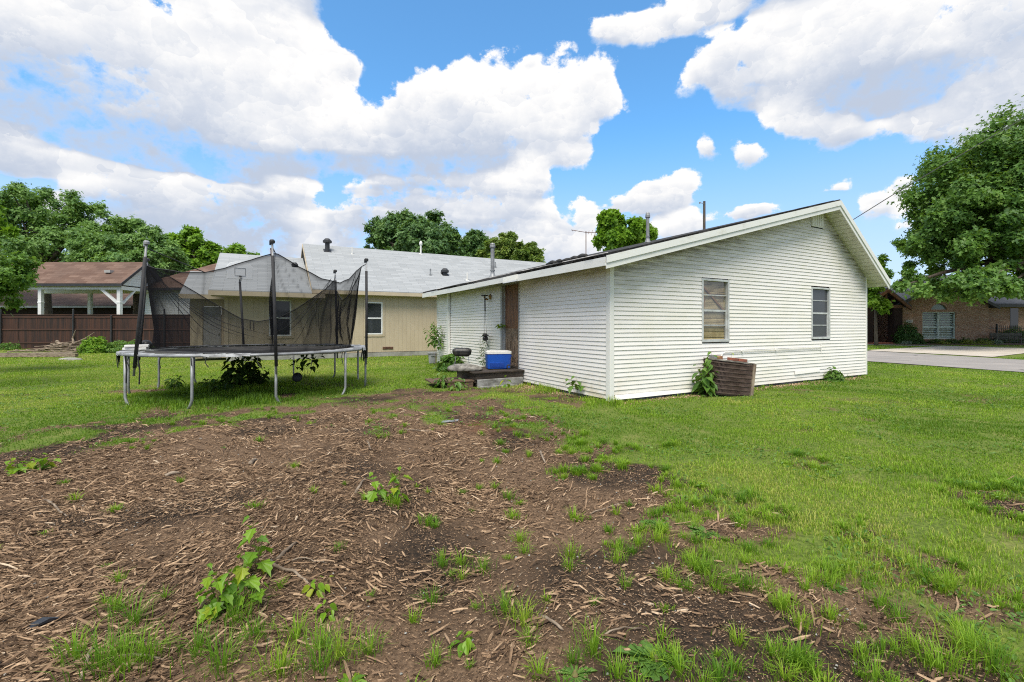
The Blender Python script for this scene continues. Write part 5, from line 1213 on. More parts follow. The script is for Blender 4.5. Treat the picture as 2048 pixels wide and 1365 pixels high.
p = dp(1811, 688, 36.2); bush('round_shrub', 'large rounded dark green shrub at the corner of the brick porch', 'shrub', (p[0], 36.0, 0), 0.98, 1.62, 5200, 0.12, 'hedge', 21)
SG = 'low shrubs in the brick house bed'
for k, (px_, w, h, mt, lb) in enumerate(((1840, 0.35, 0.42, 'hedge', 'small dark shrub left of the big shuttered window'), (1872, 0.55, 0.5, 'hedge', 'low green shrub under the left half of the shuttered window'), (1887, 0.45, 0.3, 'goldshrub', 'low olive shrub in front of the middle of the shuttered window'), (1903, 0.5, 0.5, 'hedge', 'low green shrub under the right half of the shuttered window'), (1930, 0.5, 0.55, 'hedge', 'dark shrub behind the left golden shrub'), (1938, 0.5, 0.42, 'goldshrub', 'rounded golden shrub, the left of the golden pair'), (1966, 0.55, 0.55, 'hedge', 'dark shrub behind the right golden shrub'), (1971, 0.55, 0.40, 'goldshrub', 'rounded golden shrub, the one nearest the bench'), (1813, 0.42, 0.36, 'paleshrub', 'pale silvery shrub before the big rounded shrub'), (1993, 0.4, 0.4, 'paleshrub', 'pale grey-green shrub in front of the bench end'))):
    Y_ = 36.4 if mt == 'hedge' else 35.4
    bush('low_shrub', lb, 'shrub', (bX(px_, Y_), Y_, 0), w, h, 700, 0.09, mt, 30+k, SG)
bush('clipped_hedge', 'green hedge behind the black iron fence', 'hedge', (bX(2030, 38.3), 38.3, 0), 2.0, 1.35, 5000, 0.12, 'hedge', 51, ry=0.5)
# bed mulch strip
b = MB(); b.box(bX(1790, 35.0), bX(2140, 35.0), 34.9, 36.9, -0.02, 0.07); o = b.build('flower_bed', 'oldwood'); o['kind'] = 'structure'

# brush pile, bush, planks by the fence
bp = gp(130, 703); r7 = random.Random(6)
b = MB()
for k in range(95):
    a = r7.gauss(0, 0.5); L_ = r7.uniform(0.5, 2.0); x = r7.gauss(0, 0.95); y = r7.gauss(0, 0.5); zz = max(0.03, 0.62-abs(x)*0.36-abs(y)*.3)*r7.uniform(0.1, 1)
    dx, dz = math.cos(a)*L_/2, r7.uniform(-.1, .28)*L_
    b.tube([(x-dx, y-math.sin(a)*L_/2, max(0.02, zz-dz/2)), (x, y, zz+0.05), (x+dx, y+math.sin(a)*L_/2, max(0.03, zz+dz/2))], [0.03*r7.uniform(.4, 1.2), 0.022, 0.008], 5)
b.tube([(0.2, 0, 0.1), (0.5, 0, 0.5), (0.35, 0.1, 0.75), (0.6, 0, 1.2)], [0.08, 0.06, 0.045, 0.02], 6); b.tube([(0.2, 0, 0.3), (1.2, 0, 0.75), (1.7, 0, 1.1)], [0.06, 0.04, 0.015], 6); b.tube([(0.0, -.2, 0.3), (-0.3, -.2, 0.6)], [0.09, 0.085], 7)
tag(b.build('brush_pile', 'deadwood', None, loc=(bp[0], bp[1], 0)), 'heap of bleached dead branches before the dark fence', 'brush pile')
p = gp(190, 706); bush('wild_bush', 'bright yellow-green bush growing beside the pile of dead branches', 'bush', (p[0], p[1], 0), 0.75, 0.85, 1500, 0.13, 'brightleaf', 60, tmpl=LT_OVATE)
p = gp(222, 706); bush('wild_bush', 'dull green weedy bush between the bright bush and the trampoline', 'bush', (p[0], p[1]+1, 0), 1.25, 0.7, 1700, 0.10, 'weedleaf', 61, tmpl=LT_OVATE)
p = gp(15, 700); bush('wild_bush', 'low weed clump against the fence at the left edge', 'bush', (p[0], p[1], 0), 0.6, 0.5, 500, 0.10, 'weedleaf', 62, tmpl=LT_OVATE)
p = gp(35, 715); b = MB(); b.ob((-2.6, -0.4, 0.02), (5.2, 0.5, 0), (-.05, 0.22, 0), (0, 0, 0.14)); b.ob((-2.4, 0.1, 0.12), (4.0, 0.9, 0), (-.05, 0.35, 0), (0, 0, 0.05))
tag(b.build('old_planks', 'deadwood', None, loc=p), 'grey weathered planks lying in the grass at the left edge', 'planks')
p = gp(140, 720); b = MB(); b.lathe([(0.5, 0.0), (0.45, 0.06), (0.2, 0.10), (0.02, 0.08)], 12, (0, 0, 0), 1.0, 0.5); tag(b.build('flat_rock', 'concrete', None, loc=(p[0], p[1], -0.01)), 'pale flat rock in the grass near the pile of dead branches', 'rock')

# individual plants: stems with leaves
def plant(name, label, cat, loc, stems, tmpl, ls, mat, seed, group=None, step=0.05, droop=0.3, spread=0.9, bare=0.15, stem_r=0.004, pairs=True, up=0.3):
    """stems: list of (tipx, tipy, height)"""
    r = np.random.default_rng(seed); root = thing(name, label, cat, loc, 0, group)
    b = MB(); P, Nn, T, SZ = [], [], [], []
    for (tx, ty, h) in stems:
        n = max(3, int(h/step)); path = []
        for k in range(n+1):
            f = k/n; path.append((tx*f**1.4+r.normal(0, .004), ty*f**1.4+r.normal(0, .004), h*f))
        b.tube(path, [stem_r*(1-0.6*k/n) for k in range(n+1)], 5)
        az = r.uniform(0, 6.28)
        for k in range(1, n+1):
            if k/n < bare: continue
            c = np.array(path[k]); az += 1.57 if pairs else 2.4
            for s_ in ((0, PI) if pairs and k < n else (0,)):
                a = az+s_+r.normal(0, .25); d = np.array([math.cos(a), math.sin(a), 0])
                sz = ls*(0.55+0.55*math.sin(PI*min(1, 0.25+0.75*k/n)))*r.uniform(0.75, 1.2)
                pet = sz*0.35*spread
                b.tube([tuple(c), tuple(c+d*pet+np.array([0, 0, pet*0.5]))], 0.0016, 4)
                P.append(c+d*pet+np.array([0, 0, pet*0.5])); T.append(d*spread+np.array([0, 0, up-droop*r.uniform(.4, 1.3)])); Nn.append(np.array([0, 0, 1])+d*0.35+r.normal(0, .25, 3)); SZ.append(sz)
    b.build('stem', 'stem', root)
    V, Fc = leaves(np.array(P), np.array(Nn), np.array(T), np.array(SZ), tmpl)
    npmesh('leaves', V, Fc, mat, root, tint=np.repeat(r.uniform(0.15, 0.95, len(P)), len(tmpl[1])), smooth=False)
    return root
def gl_(px, py): x, y, _ = gp(px, py); return (x, y, gh(x, y)-0.005)
plant('seedling', 'tallest maple-leaved seedling standing above a leafy clump in the mulch', 'seedling', gl_(512, 1143), [(-0.02, 0, 0.34), (0.03, 0.01, 0.20)], LT_MAPLE, 0.085, 'seedleaf', 1, step=0.065, bare=0.2, droop=0.9)
plant('seedling', 'dense bushy maple-leaved seedling clump below the tallest seedling', 'seedling', gl_(432, 1225), [(0.0, 0, 0.22), (-0.07, 0.03, 0.24), (0.09, 0.05, 0.27), (0.05, -0.02, 0.16), (-0.05, -0.04, 0.12)], LT_MAPLE, 0.072, 'seedleaf', 2, step=0.055, bare=0.1, droop=0.7)
plant('seedling', 'leafy seedling with jagged leaves right beside the bushy clump', 'seedling', gl_(490, 1205), [(0.02, 0.02, 0.20), (-0.03, 0.03, 0.26), (0.08, 0, 0.11)], LT_MAPLE, 0.075, 'seedleaf', 3, step=0.055, bare=0.1, droop=0.7)
plant('seedling', 'spindly pair-leaved seedling left of a grass tuft in mid mulch', 'seedling', gl_(752, 1003), [(-0.02, 0, 0.24), (0.01, 0.02, 0.12)], LT_MAPLE, 0.085, 'seedleaf', 4, step=0.085, bare=0.2, droop=1.1)
plant('seedling', 'thin upright yellowish seedling right of its twin by the tuft in mid mulch', 'seedling', gl_(797, 1003), [(0.01, 0, 0.29), (-0.05, 0.0, 0.17)], LT_MAPLE, 0.08, 'seedleaf', 5, step=0.085, bare=0.3, droop=1.1)
for k, (px_, py_, lb) in enumerate(((38, 945, 'low spreading seedling with yellow-green leaves at the left edge of the mulch'), (88, 938, 'second spreading seedling just inward of the one at the left edge of the mulch'))):
    plant('seedling', lb, 'seedling', gl_(px_, py_), [(-0.10, 0, 0.13), (0.10, 0.02, 0.14), (0.0, -0.03, 0.17), (-.16, 0.03, .08)], LT_MAPLE, 0.072, 'seedleaf', 6+k, step=0.05, bare=0.25)
plant('seedling', 'tiny yellow sprig beside the stick near the bushy seedling clump', 'seedling', gl_(651, 1225), [(0, 0, 0.10), (.03, 0, .05)], LT_OVATE, 0.05, 'seedleaf', 9, step=0.035)
plant('seedling', 'small light green sprout above the tiny yellow sprig', 'seedling', gl_(636, 1182), [(0, 0, 0.09), (-.04, 0, .06), (.05, .02, .07)], LT_OVATE, 0.06, 'seedleaf', 10, step=0.03)
plant('seedling', 'five-leaved seedling sprout standing in the lower middle of the mulch', 'seedling', gl_(927, 1300), [(0, 0, 0.08), (.03, .0, .06)], LT_OVATE, 0.055, 'seedleaf', 12, step=0.03)
def rosette(name, label, loc, n, ls, mat, seed, tmpl=LT_DOCK, rise=0.5):
    r = np.random.default_rng(seed); root = thing(name, label, 'weed', loc)
    a = np.arange(n)*2.4+r.normal(0, .2, n); d = np.stack([np.cos(a), np.sin(a), np.zeros(n)], 1); e = r.uniform(0.2, 1.3, n)*rise
    V, Fc = leaves(d*0.012+np.array([0, 0, .008]), np.array([0, 0, 1.])+d*-0.2+r.normal(0, .15, (n, 3)), d+np.stack([0*e, 0*e, e], 1), ls*r.uniform(0.65, 1.15, n), tmpl)
    npmesh('leaves', V, Fc, mat, root, tint=np.repeat(r.uniform(0.2, 0.9, n), len(tmpl[1])))
    b = MB(); b.lathe([(0.012, -0.01), (0.014, 0.01), (0.004, 0.03)], 8); b.build('crown_stem', 'stem', root); return root
rosette('rosette_weed', 'large lobed rosette weed in the near mulch at the bottom of the yard', gl_(1312, 1320), 44, 0.135, 'weedleaf', 70, rise=1.1)
rosette('rosette_weed', 'pale silvery thistle-like weed lying flat right of the bare soil', gl_(1668, 1172), 16, 0.08, 'weedleaf', 71, rise=0.35)
rosette('rosette_weed', 'small silvery jagged weed at the bottom edge near the large rosette', gl_(1150, 1352), 14, 0.085, 'weedleaf', 72, rise=0.35)
rosette('rosette_weed', 'green dock rosette among the grass tufts at the lawn edge', gl_(1410, 1062), 22, 0.13, 'weedleaf', 73, rise=1.3)
rosette('rosette_weed', 'dark bushy rosette between bare soil and lawn, below the condenser', gl_(1315, 1045), 30, 0.12, 'weedleaf', 74, rise=1.5)
rosette('rosette_weed', 'light green star-shaped weed at the bottom left of the mulch', gl_(700, 1362), 10, 0.085, 'seedleaf', 75, tmpl=LT_OVATE, rise=0.4)
# around the house
plant('weed_plant', 'tall weed with broad hand-shaped leaves before the stained wall corner', 'weed', gl_(1152, 794), [(0, 0, 0.42), (.12, 0, .34), (-.16, 0, .38)], LT_MAPLE, 0.17, 'weedleaf', 80, step=0.10, bare=0.45)
plant('weed_plant', 'leafy green sapling left of the condenser against the white wall', 'weed', (hp(2.42, -0.25)[0], hp(2.42, -.25)[1], 0), [(-0.20, 0, 0.62), (0, -.05, 0.75), (.10, 0, 0.9), (-.10, -.1, .45), (.1, -.1, .5), (-.28, -.05, .4)], LT_OVATE, 0.19, 'weedleaf', 81, step=0.085, bare=0.1)
plant('weed_plant', 'small shoot rising behind the condenser next to the white conduit', 'weed', (hp(3.15, -0.28)[0], hp(3.15, -.28)[1], 0), [(0, 0, 0.86), (.05, 0, .6)], LT_OVATE, 0.12, 'seedleaf', 82, step=0.12, bare=0.5)
x_, y_, _ = hp(7.45, -0.2); bush('wall_weed', 'small dark weed bush at the foot of the gable wall below the loose strip', 'weed', (x_, y_, 0), 0.22, 0.34, 260, 0.10, 'weedleaf', 83, tmpl=LT_OVATE)
plant('weed_plant', 'thin shoot growing in front of the concrete edging of the porch', 'weed', gl_(1012, 783), [(0, 0, 0.36), (0.06, 0, .22)], LT_OVATE, 0.15, 'seedleaf', 84, step=0.11, bare=0.4)
plant('vine_shoot', 'bright green sprig sprouting from the door jamb', 'weed', (hp(-0.04, 4.44)[0], hp(-0.04, 4.44)[1], 1.42), [(-0.02, -.03, 0.10), (0.06, -.04, .07), (-.1, -.05, .04)], LT_OVATE, 0.12, 'seedleaf', 85, step=0.035)
plant('climbing_vine', 'climbing vine with a drooping leafy top on the far white wall', 'vine', (hp(-0.25, 9.2)[0], hp(-.25, 9.2)[1], 0), [(-0.1, 0, 1.55), (0.15, 0, 1.45), (-0.35, -0.05, 1.35), (0.3, -.15, 1.2), (.05, -.1, 1.5), (-.12, -.1, 1.6)], LT_OVATE, 0.17, 'weedleaf', 86, step=0.075, bare=0.52, droop=0.9)
x_, y_, _ = hp(-0.42, 7.25); bush('weed_clump', 'tangled weedy bush below the climbing vine by the grey bin', 'weed', (x_, y_, 0), 0.45, 0.62, 1000, 0.11, 'weedleaf', 87, tmpl=LT_OVATE)
plant('weed_plant', 'wispy weed rising behind the charcoal grill', 'weed', (hp(-0.2, 5.2)[0], hp(-.2, 5.2)[1], 0), [(0, 0, 1.25), (.12, 0, 1.1), (-.1, 0, 1.05)], LT_LANCE, 0.14, 'paleshrub', 88, step=0.10, bare=0.35)
plant('weed_plant', 'pale narrow-leaved weed between the bag and the blue cooler', 'weed', (hp(-0.35, 4.62)[0], hp(-.35, 4.62)[1], 0.05), [(0, 0, 0.80), (.12, 0, .68), (-.12, 0, .6)], LT_LANCE, 0.17, 'paleshrub', 89, step=0.085, bare=0.3)
plant('weed_plant', 'low leafy weed sprawling over the brown plank step', 'weed', gl_(912, 781), [(-.15, 0, 0.24), (.14, 0, .26), (0, 0.05, .34), (.24, 0, .16)], LT_OVATE, 0.15, 'weedleaf', 90, step=0.07, bare=0.2)
plant('weed_plant', 'green weed clump at the left tip of the brown plank step', 'weed', gl_(883, 776), [(-.12, 0, 0.30), (.08, 0, .36), (0, 0.05, .42), (-.2, .1, .25)], LT_OVATE, 0.13, 'weedleaf', 91, step=0.07, bare=0.1)
# under the trampoline
UG = 'weeds under the trampoline'
for k, (px_, py_, hh, w, lb) in enumerate(((467, 783, 0.86, 0.13, 'tall dark broad-leaved weed under the trampoline, left of the pair at the middle'), (500, 772, 0.84, 0.16, 'tall dark leafy weed under the trampoline, right of the pair at the middle'), (612, 772, 0.88, 0.34, 'umbrella-shaped dark weed under the right part of the trampoline'), (424, 782, 0.36, 0.2, 'short dark weed under the trampoline left of the tall pair'), (348, 778, 0.34, 0.15, 'thin short sprout under the left part of the trampoline'), (520, 770, 0.45, 0.24, 'middling weed under the trampoline right of the tall pair'))):
    st = [(math.cos(a)*w, math.sin(a)*w*0.8, hh*s_) for a, s_ in ((0.3, 0.9), (2.2, 0.95), (4.0, 0.8), (5.4, 1.0), (1.2, 0.7))]
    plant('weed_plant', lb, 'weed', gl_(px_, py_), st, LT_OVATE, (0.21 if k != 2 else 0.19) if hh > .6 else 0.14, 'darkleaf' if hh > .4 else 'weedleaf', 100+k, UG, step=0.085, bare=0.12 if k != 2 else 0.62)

# sticks and scraps lying on the soil
def stick(a, b2, r0, label, bend=0.008, lift=0.008):
    r0 *= 0.68
    A_, B2 = Vector(gl_(*a)), Vector(gl_(*b2)); n = 7; rr_ = random.Random(int(a[0])); pts = []
    for k in range(n+1):
        f = k/n; p_ = A_.lerp(B2, f); p_.z = gh(p_.x, p_.y)+lift+0.012*math.sin(PI*f); p_.x += rr_.uniform(-bend, bend)*0.5; p_.y += rr_.uniform(-bend, bend)*0.5; pts.append(p_)
    b = MB(); b.tube(pts, [r0*(1.0-0.45*k/n)*rr_.uniform(.85, 1.15) for k in range(n+1)], 7)
    tag(b.build('stick', 'deadwood', None, smooth=True), label, 'stick', 'sticks lying on the mulch')
stick((162, 1366), (187, 1296), 0.012, 'pale straight stick at the bottom left corner among grass tufts')
stick((537, 1121), (622, 1166), 0.016, 'mossy bent stick lying right of the tallest seedling', 0.03)
stick((555, 1117), (599, 1083), 0.020, 'short thick chunk of branch right of the tallest seedling', 0.01)
stick((88, 995), (134, 1032), 0.014, 'thin pale stick lying alone on the left of the mulch')
stick((240, 1319), (331, 1321), 0.011, 'pale stick lying level behind the bottom grass tufts')
stick((577, 1118), (655, 1128), 0.007, 'thin curved twig beyond the thick branch chunk', 0.03)
stick((1079, 1235), (1127, 1267), 0.015, 'dark split stick right of a grass tuft in the near soil')
stick((1207, 1275), (1283, 1261), 0.008, 'slim brown twig above the large lobed rosette weed', 0.015)
stick((808, 858), (872, 863), 0.020, 'long pale branch at the far edge of the mulch')
stick((960+120, 905), (1091, 925), 0.022, 'short forked pale piece of wood near the far bare soil')
stick((712, 990), (730, 958), 0.022, 'grey broken slab of wood left of the twin seedlings')
stick((1180, 1026), (1255, 1002), 0.008, 'long thin twig across the bare soil toward the lawn', 0.02)
stick((735, 880), (742, 900), 0.020, 'short pale peg of wood at the far left part of the mulch')
stick((500, 930), (512, 918), 0.035, 'stubby pale log piece in the middle of the far mulch', 0.005)
stick((330, 952), (362, 944), 0.030, 'weathered bark chunk propped on the left mulch', 0.01)
p = gl_(85, 1254); b = MB(); k_ = 0.62; T_ = lambda L: [(x*k_, y*k_, z*k_+0.006) for x, y, z in L]; b.poly(T_([(-0.10, -0.05, 0.01), (-0.03, -0.075, 0.012), (0.06, -0.005, 0.05), (0.115, 0.045, 0.03), (0.09, 0.05, 0.03), (-0.02, 0.02, 0.045)])); b.poly(T_([(-0.10, -0.05, 0.01), (-0.02, 0.02, 0.045), (0.09, 0.05, 0.03), (0.05, 0.055, 0.005), (-0.08, 0.0, 0.004)]))
tag(b.build('plastic_scrap', 'scrap', None, loc=p), 'torn scrap of black plastic on the mulch at lower left', 'plastic scrap')
p = gl_(900, 843); b = MB(); b.ob((-0.13, -0.05, 0.01), (0.25, 0.03, 0.02), (0, 0.13, 0), (0, 0, 0.006)); tag(b.build('metal_plate', 'galv', None, loc=p), 'small flat grey plate at the far edge of the mulch', 'plate')

# ------------------------------------------------------------------ grass, tufts, chips (stuff)
rg = np.random.default_rng(5)
def in_obstacle(x, y):
    # inside the buildings, on the road
    dx, dy = x-HC[0], y-HC[1]
    t = dx*math.cos(HR)+dy*math.sin(HR); l = -dx*math.sin(HR)+dy*math.cos(HR)
    o = (t > -0.02) & (t < TW+.02) & (l > -0.02) & (l < LW+.05)
    o |= (t > -2.2) & (t < 0) & (l > 3.15) & (l < 4.45)
    bx, by = x-BQ[0], y-BQ[1]; s_ = bx*math.cos(HR)+by*math.sin(HR); d = -bx*math.sin(HR)+by*math.cos(HR)
    o |= (s_ > -8.1) & (d > -0.15)
    o |= (y > 21) & (x > farx(y)) & (np.abs(x-29.0) < 14) & (F*H/y+CY > 692.8) & ((x/np.maximum(y, 1)*F+CX > 1880-(F*H/np.maximum(y, 1)+CY-692.5)*15) & (F*H/np.maximum(y, 1)+CY < 716))
    o |= (x > 14.67+(18.85-y)*0.30-0.12) & (x < 20.9+(26.7-y)*0.145+0.1)
    return o
def blades(name, P, h, w, mat, bend=0.5, tint=None, az=None, lean=None):
    n = len(P); az = rg.uniform(0, 2*PI, n) if az is None else az
    d = np.stack([np.cos(az), np.sin(az), np.zeros(n)], 1); sd = np.stack([-np.sin(az), np.cos(az), np.zeros(n)], 1)
    bd = (rg.uniform(0.15, 1.0, n)*bend if lean is None else lean)[:, None]
    h = h[:, None]; w = w[:, None]; up = np.array([0, 0, 1.0])
    m = P+d*h*bd*0.35+up*h*0.60; tip = P+d*h*bd+up*h*np.sqrt(np.maximum(0.08, 1-(bd*0.85)**2))
    V = np.stack([P-sd*w*0.5, P+sd*w*0.5, m-sd*w*0.42, m+sd*w*0.42, tip], 1).reshape(-1, 3)
    k = (np.arange(n)*5)[:, None]
    Fc = np.concatenate([k+np.array([0, 1, 3]), k+np.array([0, 3, 2]), k+np.array([2, 3, 4])], 1).reshape(-1, 3)
    tint = rg.uniform(0, 1, n) if tint is None else tint
    o = npmesh(name, V, Fc, mat, tint=np.repeat(tint, 3)); o['kind'] = 'stuff'; return o
PP, HH, WW, TT = [], [], [], []
for (y0, y1, dens, h0, w0) in ((1.55, 3.0, 6500, 0.044, 0.0042), (3.0, 4.6, 5600, 0.042, 0.0050), (4.6, 7.0, 3600, 0.040, 0.0062), (7.0, 10.5, 1900, 0.041, 0.0090), (10.5, 16, 800, 0.044, 0.014), (16, 24, 260, 0.05, 0.026), (24, 36, 80, 0.06, 0.05)):
    x0, x1 = -1.28*y1-0.6, 1.28*y1+0.6; n = int((x1-x0)*(y1-y0)*dens)
    x = rg.uniform(x0, x1, n); y = rg.uniform(y0, y1, n)
    c = cover_fn(x, y); keep = (np.abs(x) < 1.28*y+0.6) & ~in_obstacle(x, y)
    clump = fbm(x*3.0, y*3.0, 61, 3)
    pr = np.clip((c-0.44)*2.6, 0, 1)*np.clip(0.55+(clump-0.42)*4.5, 0.28, 1)
    keep &= rg.uniform(0, 1, n) < pr
    x, y, c, clump = x[keep], y[keep], c[keep], clump[keep]
    big = fbm(x*0.45, y*0.45, 71, 3); tall = fbm(x*1.4, y*1.4, 81, 3)
    hh = h0*(1+0.75*np.clip((4.9-y)/1.6, 0, 1)*np.clip((0.95-c)*3, 0, 1))*rg.uniform(0.5, 1.25, len(x))*(0.66+0.45*np.clip((tall-0.48)*4, 0, 1.2))*(0.75+0.35*c)
    # longer growth where the mower cannot reach: under the trampoline and along the walls
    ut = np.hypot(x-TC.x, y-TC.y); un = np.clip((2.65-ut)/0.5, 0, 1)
    dx, dy = x-HC[0], y-HC[1]; t = dx*math.cos(HR)+dy*math.sin(HR); l = -dx*math.sin(HR)+dy*math.cos(HR)
    wall = np.where((t > -0.6) & (t < TW+.3) & (l < 0), np.clip((0.45+l)/0.4, 0, 1), 0)*np.clip(fbm(x*2, y*2, 91, 2)*3-1, 0, 1)
    wall2 = np.where((l > -0.3) & (l < 3.0) & (t < 0), np.clip((0.6+t)/0.5, 0, 1), 0)
    hh = hh*(1+un*1.9*tall*1.4+wall*1.6+wall2*2.2)
    PP.append(np.stack([x, y, gz(x, y)-0.004], 1)); HH.append(hh); WW.append(w0*rg.uniform(0.7, 1.3, len(x)))
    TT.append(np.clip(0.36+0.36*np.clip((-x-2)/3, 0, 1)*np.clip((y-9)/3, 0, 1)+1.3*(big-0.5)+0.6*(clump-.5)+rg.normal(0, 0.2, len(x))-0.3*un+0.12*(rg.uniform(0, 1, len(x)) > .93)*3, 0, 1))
blades('lawn_grass', np.concatenate(PP), np.concatenate(HH), np.concatenate(WW), 'grass', 0.75, np.concatenate(TT))
# tufts on the soil: those measured from the photograph plus a scatter that thickens toward the viewer
tufts = [(792, 1012, .13, 1.3), (855, 1050, .11, 1.0), (1025, 1035, .10, 1.0), (965, 1145, .13, .9), (885, 1118, .10, .7), (925, 1125, .12, .8), (862, 1202, .13, .8), (1010, 1225, .15, 1.0), (1045, 1248, .15, 1.1), (1185, 1305, .17, 1.2), (1145, 1325, .10, .7), (1235, 1352, .12, 1.0), (1075, 1355, .11, .9), (1050, 1105, .10, .8), (1140, 1110, .13, 1.0), (1235, 1120, .12, .9), (825, 1240, .09, .6), (740, 1300, .13, 1.0), (870, 1330, .11, .9), (470, 1235, .20, 1.5), (510, 1265, .15, 1.1), (445, 1330, .20, 1.6), (395, 1300, .16, 1.2), (270, 1250, .18, 1.0), (230, 1230, .15, .8), (200, 1340, .22, 1.7), (250, 1345, .20, 1.5), (300, 1320, .16, 1.1), (590, 1270, .16, .9), (640, 1290, .16, 1.1), (680, 1310, .16, 1.0), (560, 1340, .18, 1.2), (640, 1340, .18, 1.2), (150, 1320, .16, 1.0), (330, 1200, .10, .4), (560, 1170, .09, .5), (160, 880, .08, .7), (265, 900, .07, .6), (345, 850, .08, 1.2), (440, 842, .10, 1.2), (1035, 872, .12, 1.1), (1000, 890, .10, 1.2), (1010, 905, .07, 1.0), (1170, 920, .11, 1.0), (1130, 898, .09, 1.0), (1185, 955, .08, 1.0), (1315, 1080, .13, 1.2), (1360, 1010, .12, 1.3), (1410, 1140, .13, 1.2), (1425, 1170, .14, 1.1), (1390, 1135, .12, 1.2), (1500, 1175, .13, 1.2), (1575, 1145, .10, 1.0), (1500, 1100, .11, 1.3), (1600, 1260, .12, 1.0), (1560, 1220, .12, 1.1), (1660, 1240, .12, 1.1), (1800, 1240, .14, 1.2), (1880, 1330, .18, 1.6), (1940, 1300, .18, 1.5), (1990, 1330, .2, 1.6), (1830, 1290, .13, 1.0), (1750, 1360, .13, 1.0), (1580, 1330, .12, 1.0), (1470, 1340, .10, .8), (1360, 1350, .13, 1.0), (785, 835, .10, 1.4), (590, 835, .08, 1.0), (1900, 1180, .16, 1.4), (1850, 1160, .14, 1.2)]
x = rg.uniform(-5, 5.5, 1700); y = rg.uniform(1.6, 8.0, 1700); c = cover_fn(x, y)
pyy = CY+F*H/y; pr = np.clip((pyy-860)/500, 0.02, 1)*0.85*(0.30+0.70*np.clip((x+1.4)/2.0, 0, 1))+np.clip(c-.12, 0, .5)*1.3
k = (rg.uniform(0, 1, 1700) < pr) & (c < 0.75) & ~in_obstacle(x, y)
TL = [(gp(px_, py_)[0], gp(px_, py_)[1], h_*0.80, s_) for px_, py_, h_, s_ in tufts]+[(a, b2, rg.uniform(0.03, 0.10), rg.uniform(0.25, 0.9)) for a, b2 in zip(x[k], y[k])]
xr = rg.uniform(-0.2, 6.0, 950); yr = rg.uniform(1.6, 6.2, 950); kr_ = (xr > 0.10*yr) & (cover_fn(xr, yr) > 0.04) & (cover_fn(xr, yr) < 0.9)
TL += [(a, b2, rg.uniform(0.04, 0.10), rg.uniform(0.5, 1.5)) for a, b2 in zip(xr[kr_], yr[kr_])]
P_, h_, az_, ln_, tt_, w_ = [], [], [], [], [], []
for (tx, ty, th, ts_) in TL:
    nb = int(64*ts_*(1 if ty < 4 else 1.3))+8; a = rg.uniform(0, 2*PI, nb); q = np.abs(rg.normal(0, 0.6, nb))*0.062*ts_*(0.6+th*4)
    xx, yy = tx+np.cos(a)*q, ty+np.sin(a)*q*0.9
    P_.append(np.stack([xx, yy, gz(xx, yy)-0.004], 1)); h_.append(th*rg.uniform(0.45, 1.15, nb)); az_.append(a+rg.normal(0, .6, nb)); ln_.append(np.clip(0.2+rg.uniform(0, .75, nb), 0, 1)); w_.append(np.full(nb, 0.0034 if ty < 3.2 else 0.0052)*rg.uniform(.7, 1.35, nb)); t0 = rg.uniform(0.15, 0.85); tt_.append(np.clip(t0+rg.normal(0, .15, nb), 0, 1))
blades('grass_tufts', np.concatenate(P_), np.concatenate(h_), np.concatenate(w_), 'tuft', 0.8, np.concatenate(tt_), np.concatenate(az_), np.concatenate(ln_))
# clover and other small broad leaves among the lawn edge
n = 60000; y = rg.uniform(1.6, 11, n); x = rg.uniform(-1.2, 1.25, n)*(y+0.3); c = cover_fn(x, y); cl = fbm(x*1.7, y*1.7, 301, 3)
k = (c > 0.3) & (cl > 0.58) & ~in_obstacle(x, y) & (rg.uniform(0, 1, n) < 0.55); x, y = x[k], y[k]; n = len(x)
V, Fc = leaves(np.stack([x, y, gz(x, y)+rg.uniform(0.01, 0.05, n)], 1), np.array([0, 0, 1.])+rg.normal(0, .35, (n, 3)), rg.normal(size=(n, 3))*np.array([1, 1, .2]), 0.020*rg.uniform(.6, 1.5, n)*(1+y*0.07), LT_OVATE)
o = npmesh('clover_leaves', V, Fc, 'weedleaf', tint=np.repeat(rg.uniform(0.1, 1, n), len(LT_OVATE[1]))); o['kind'] = 'stuff'
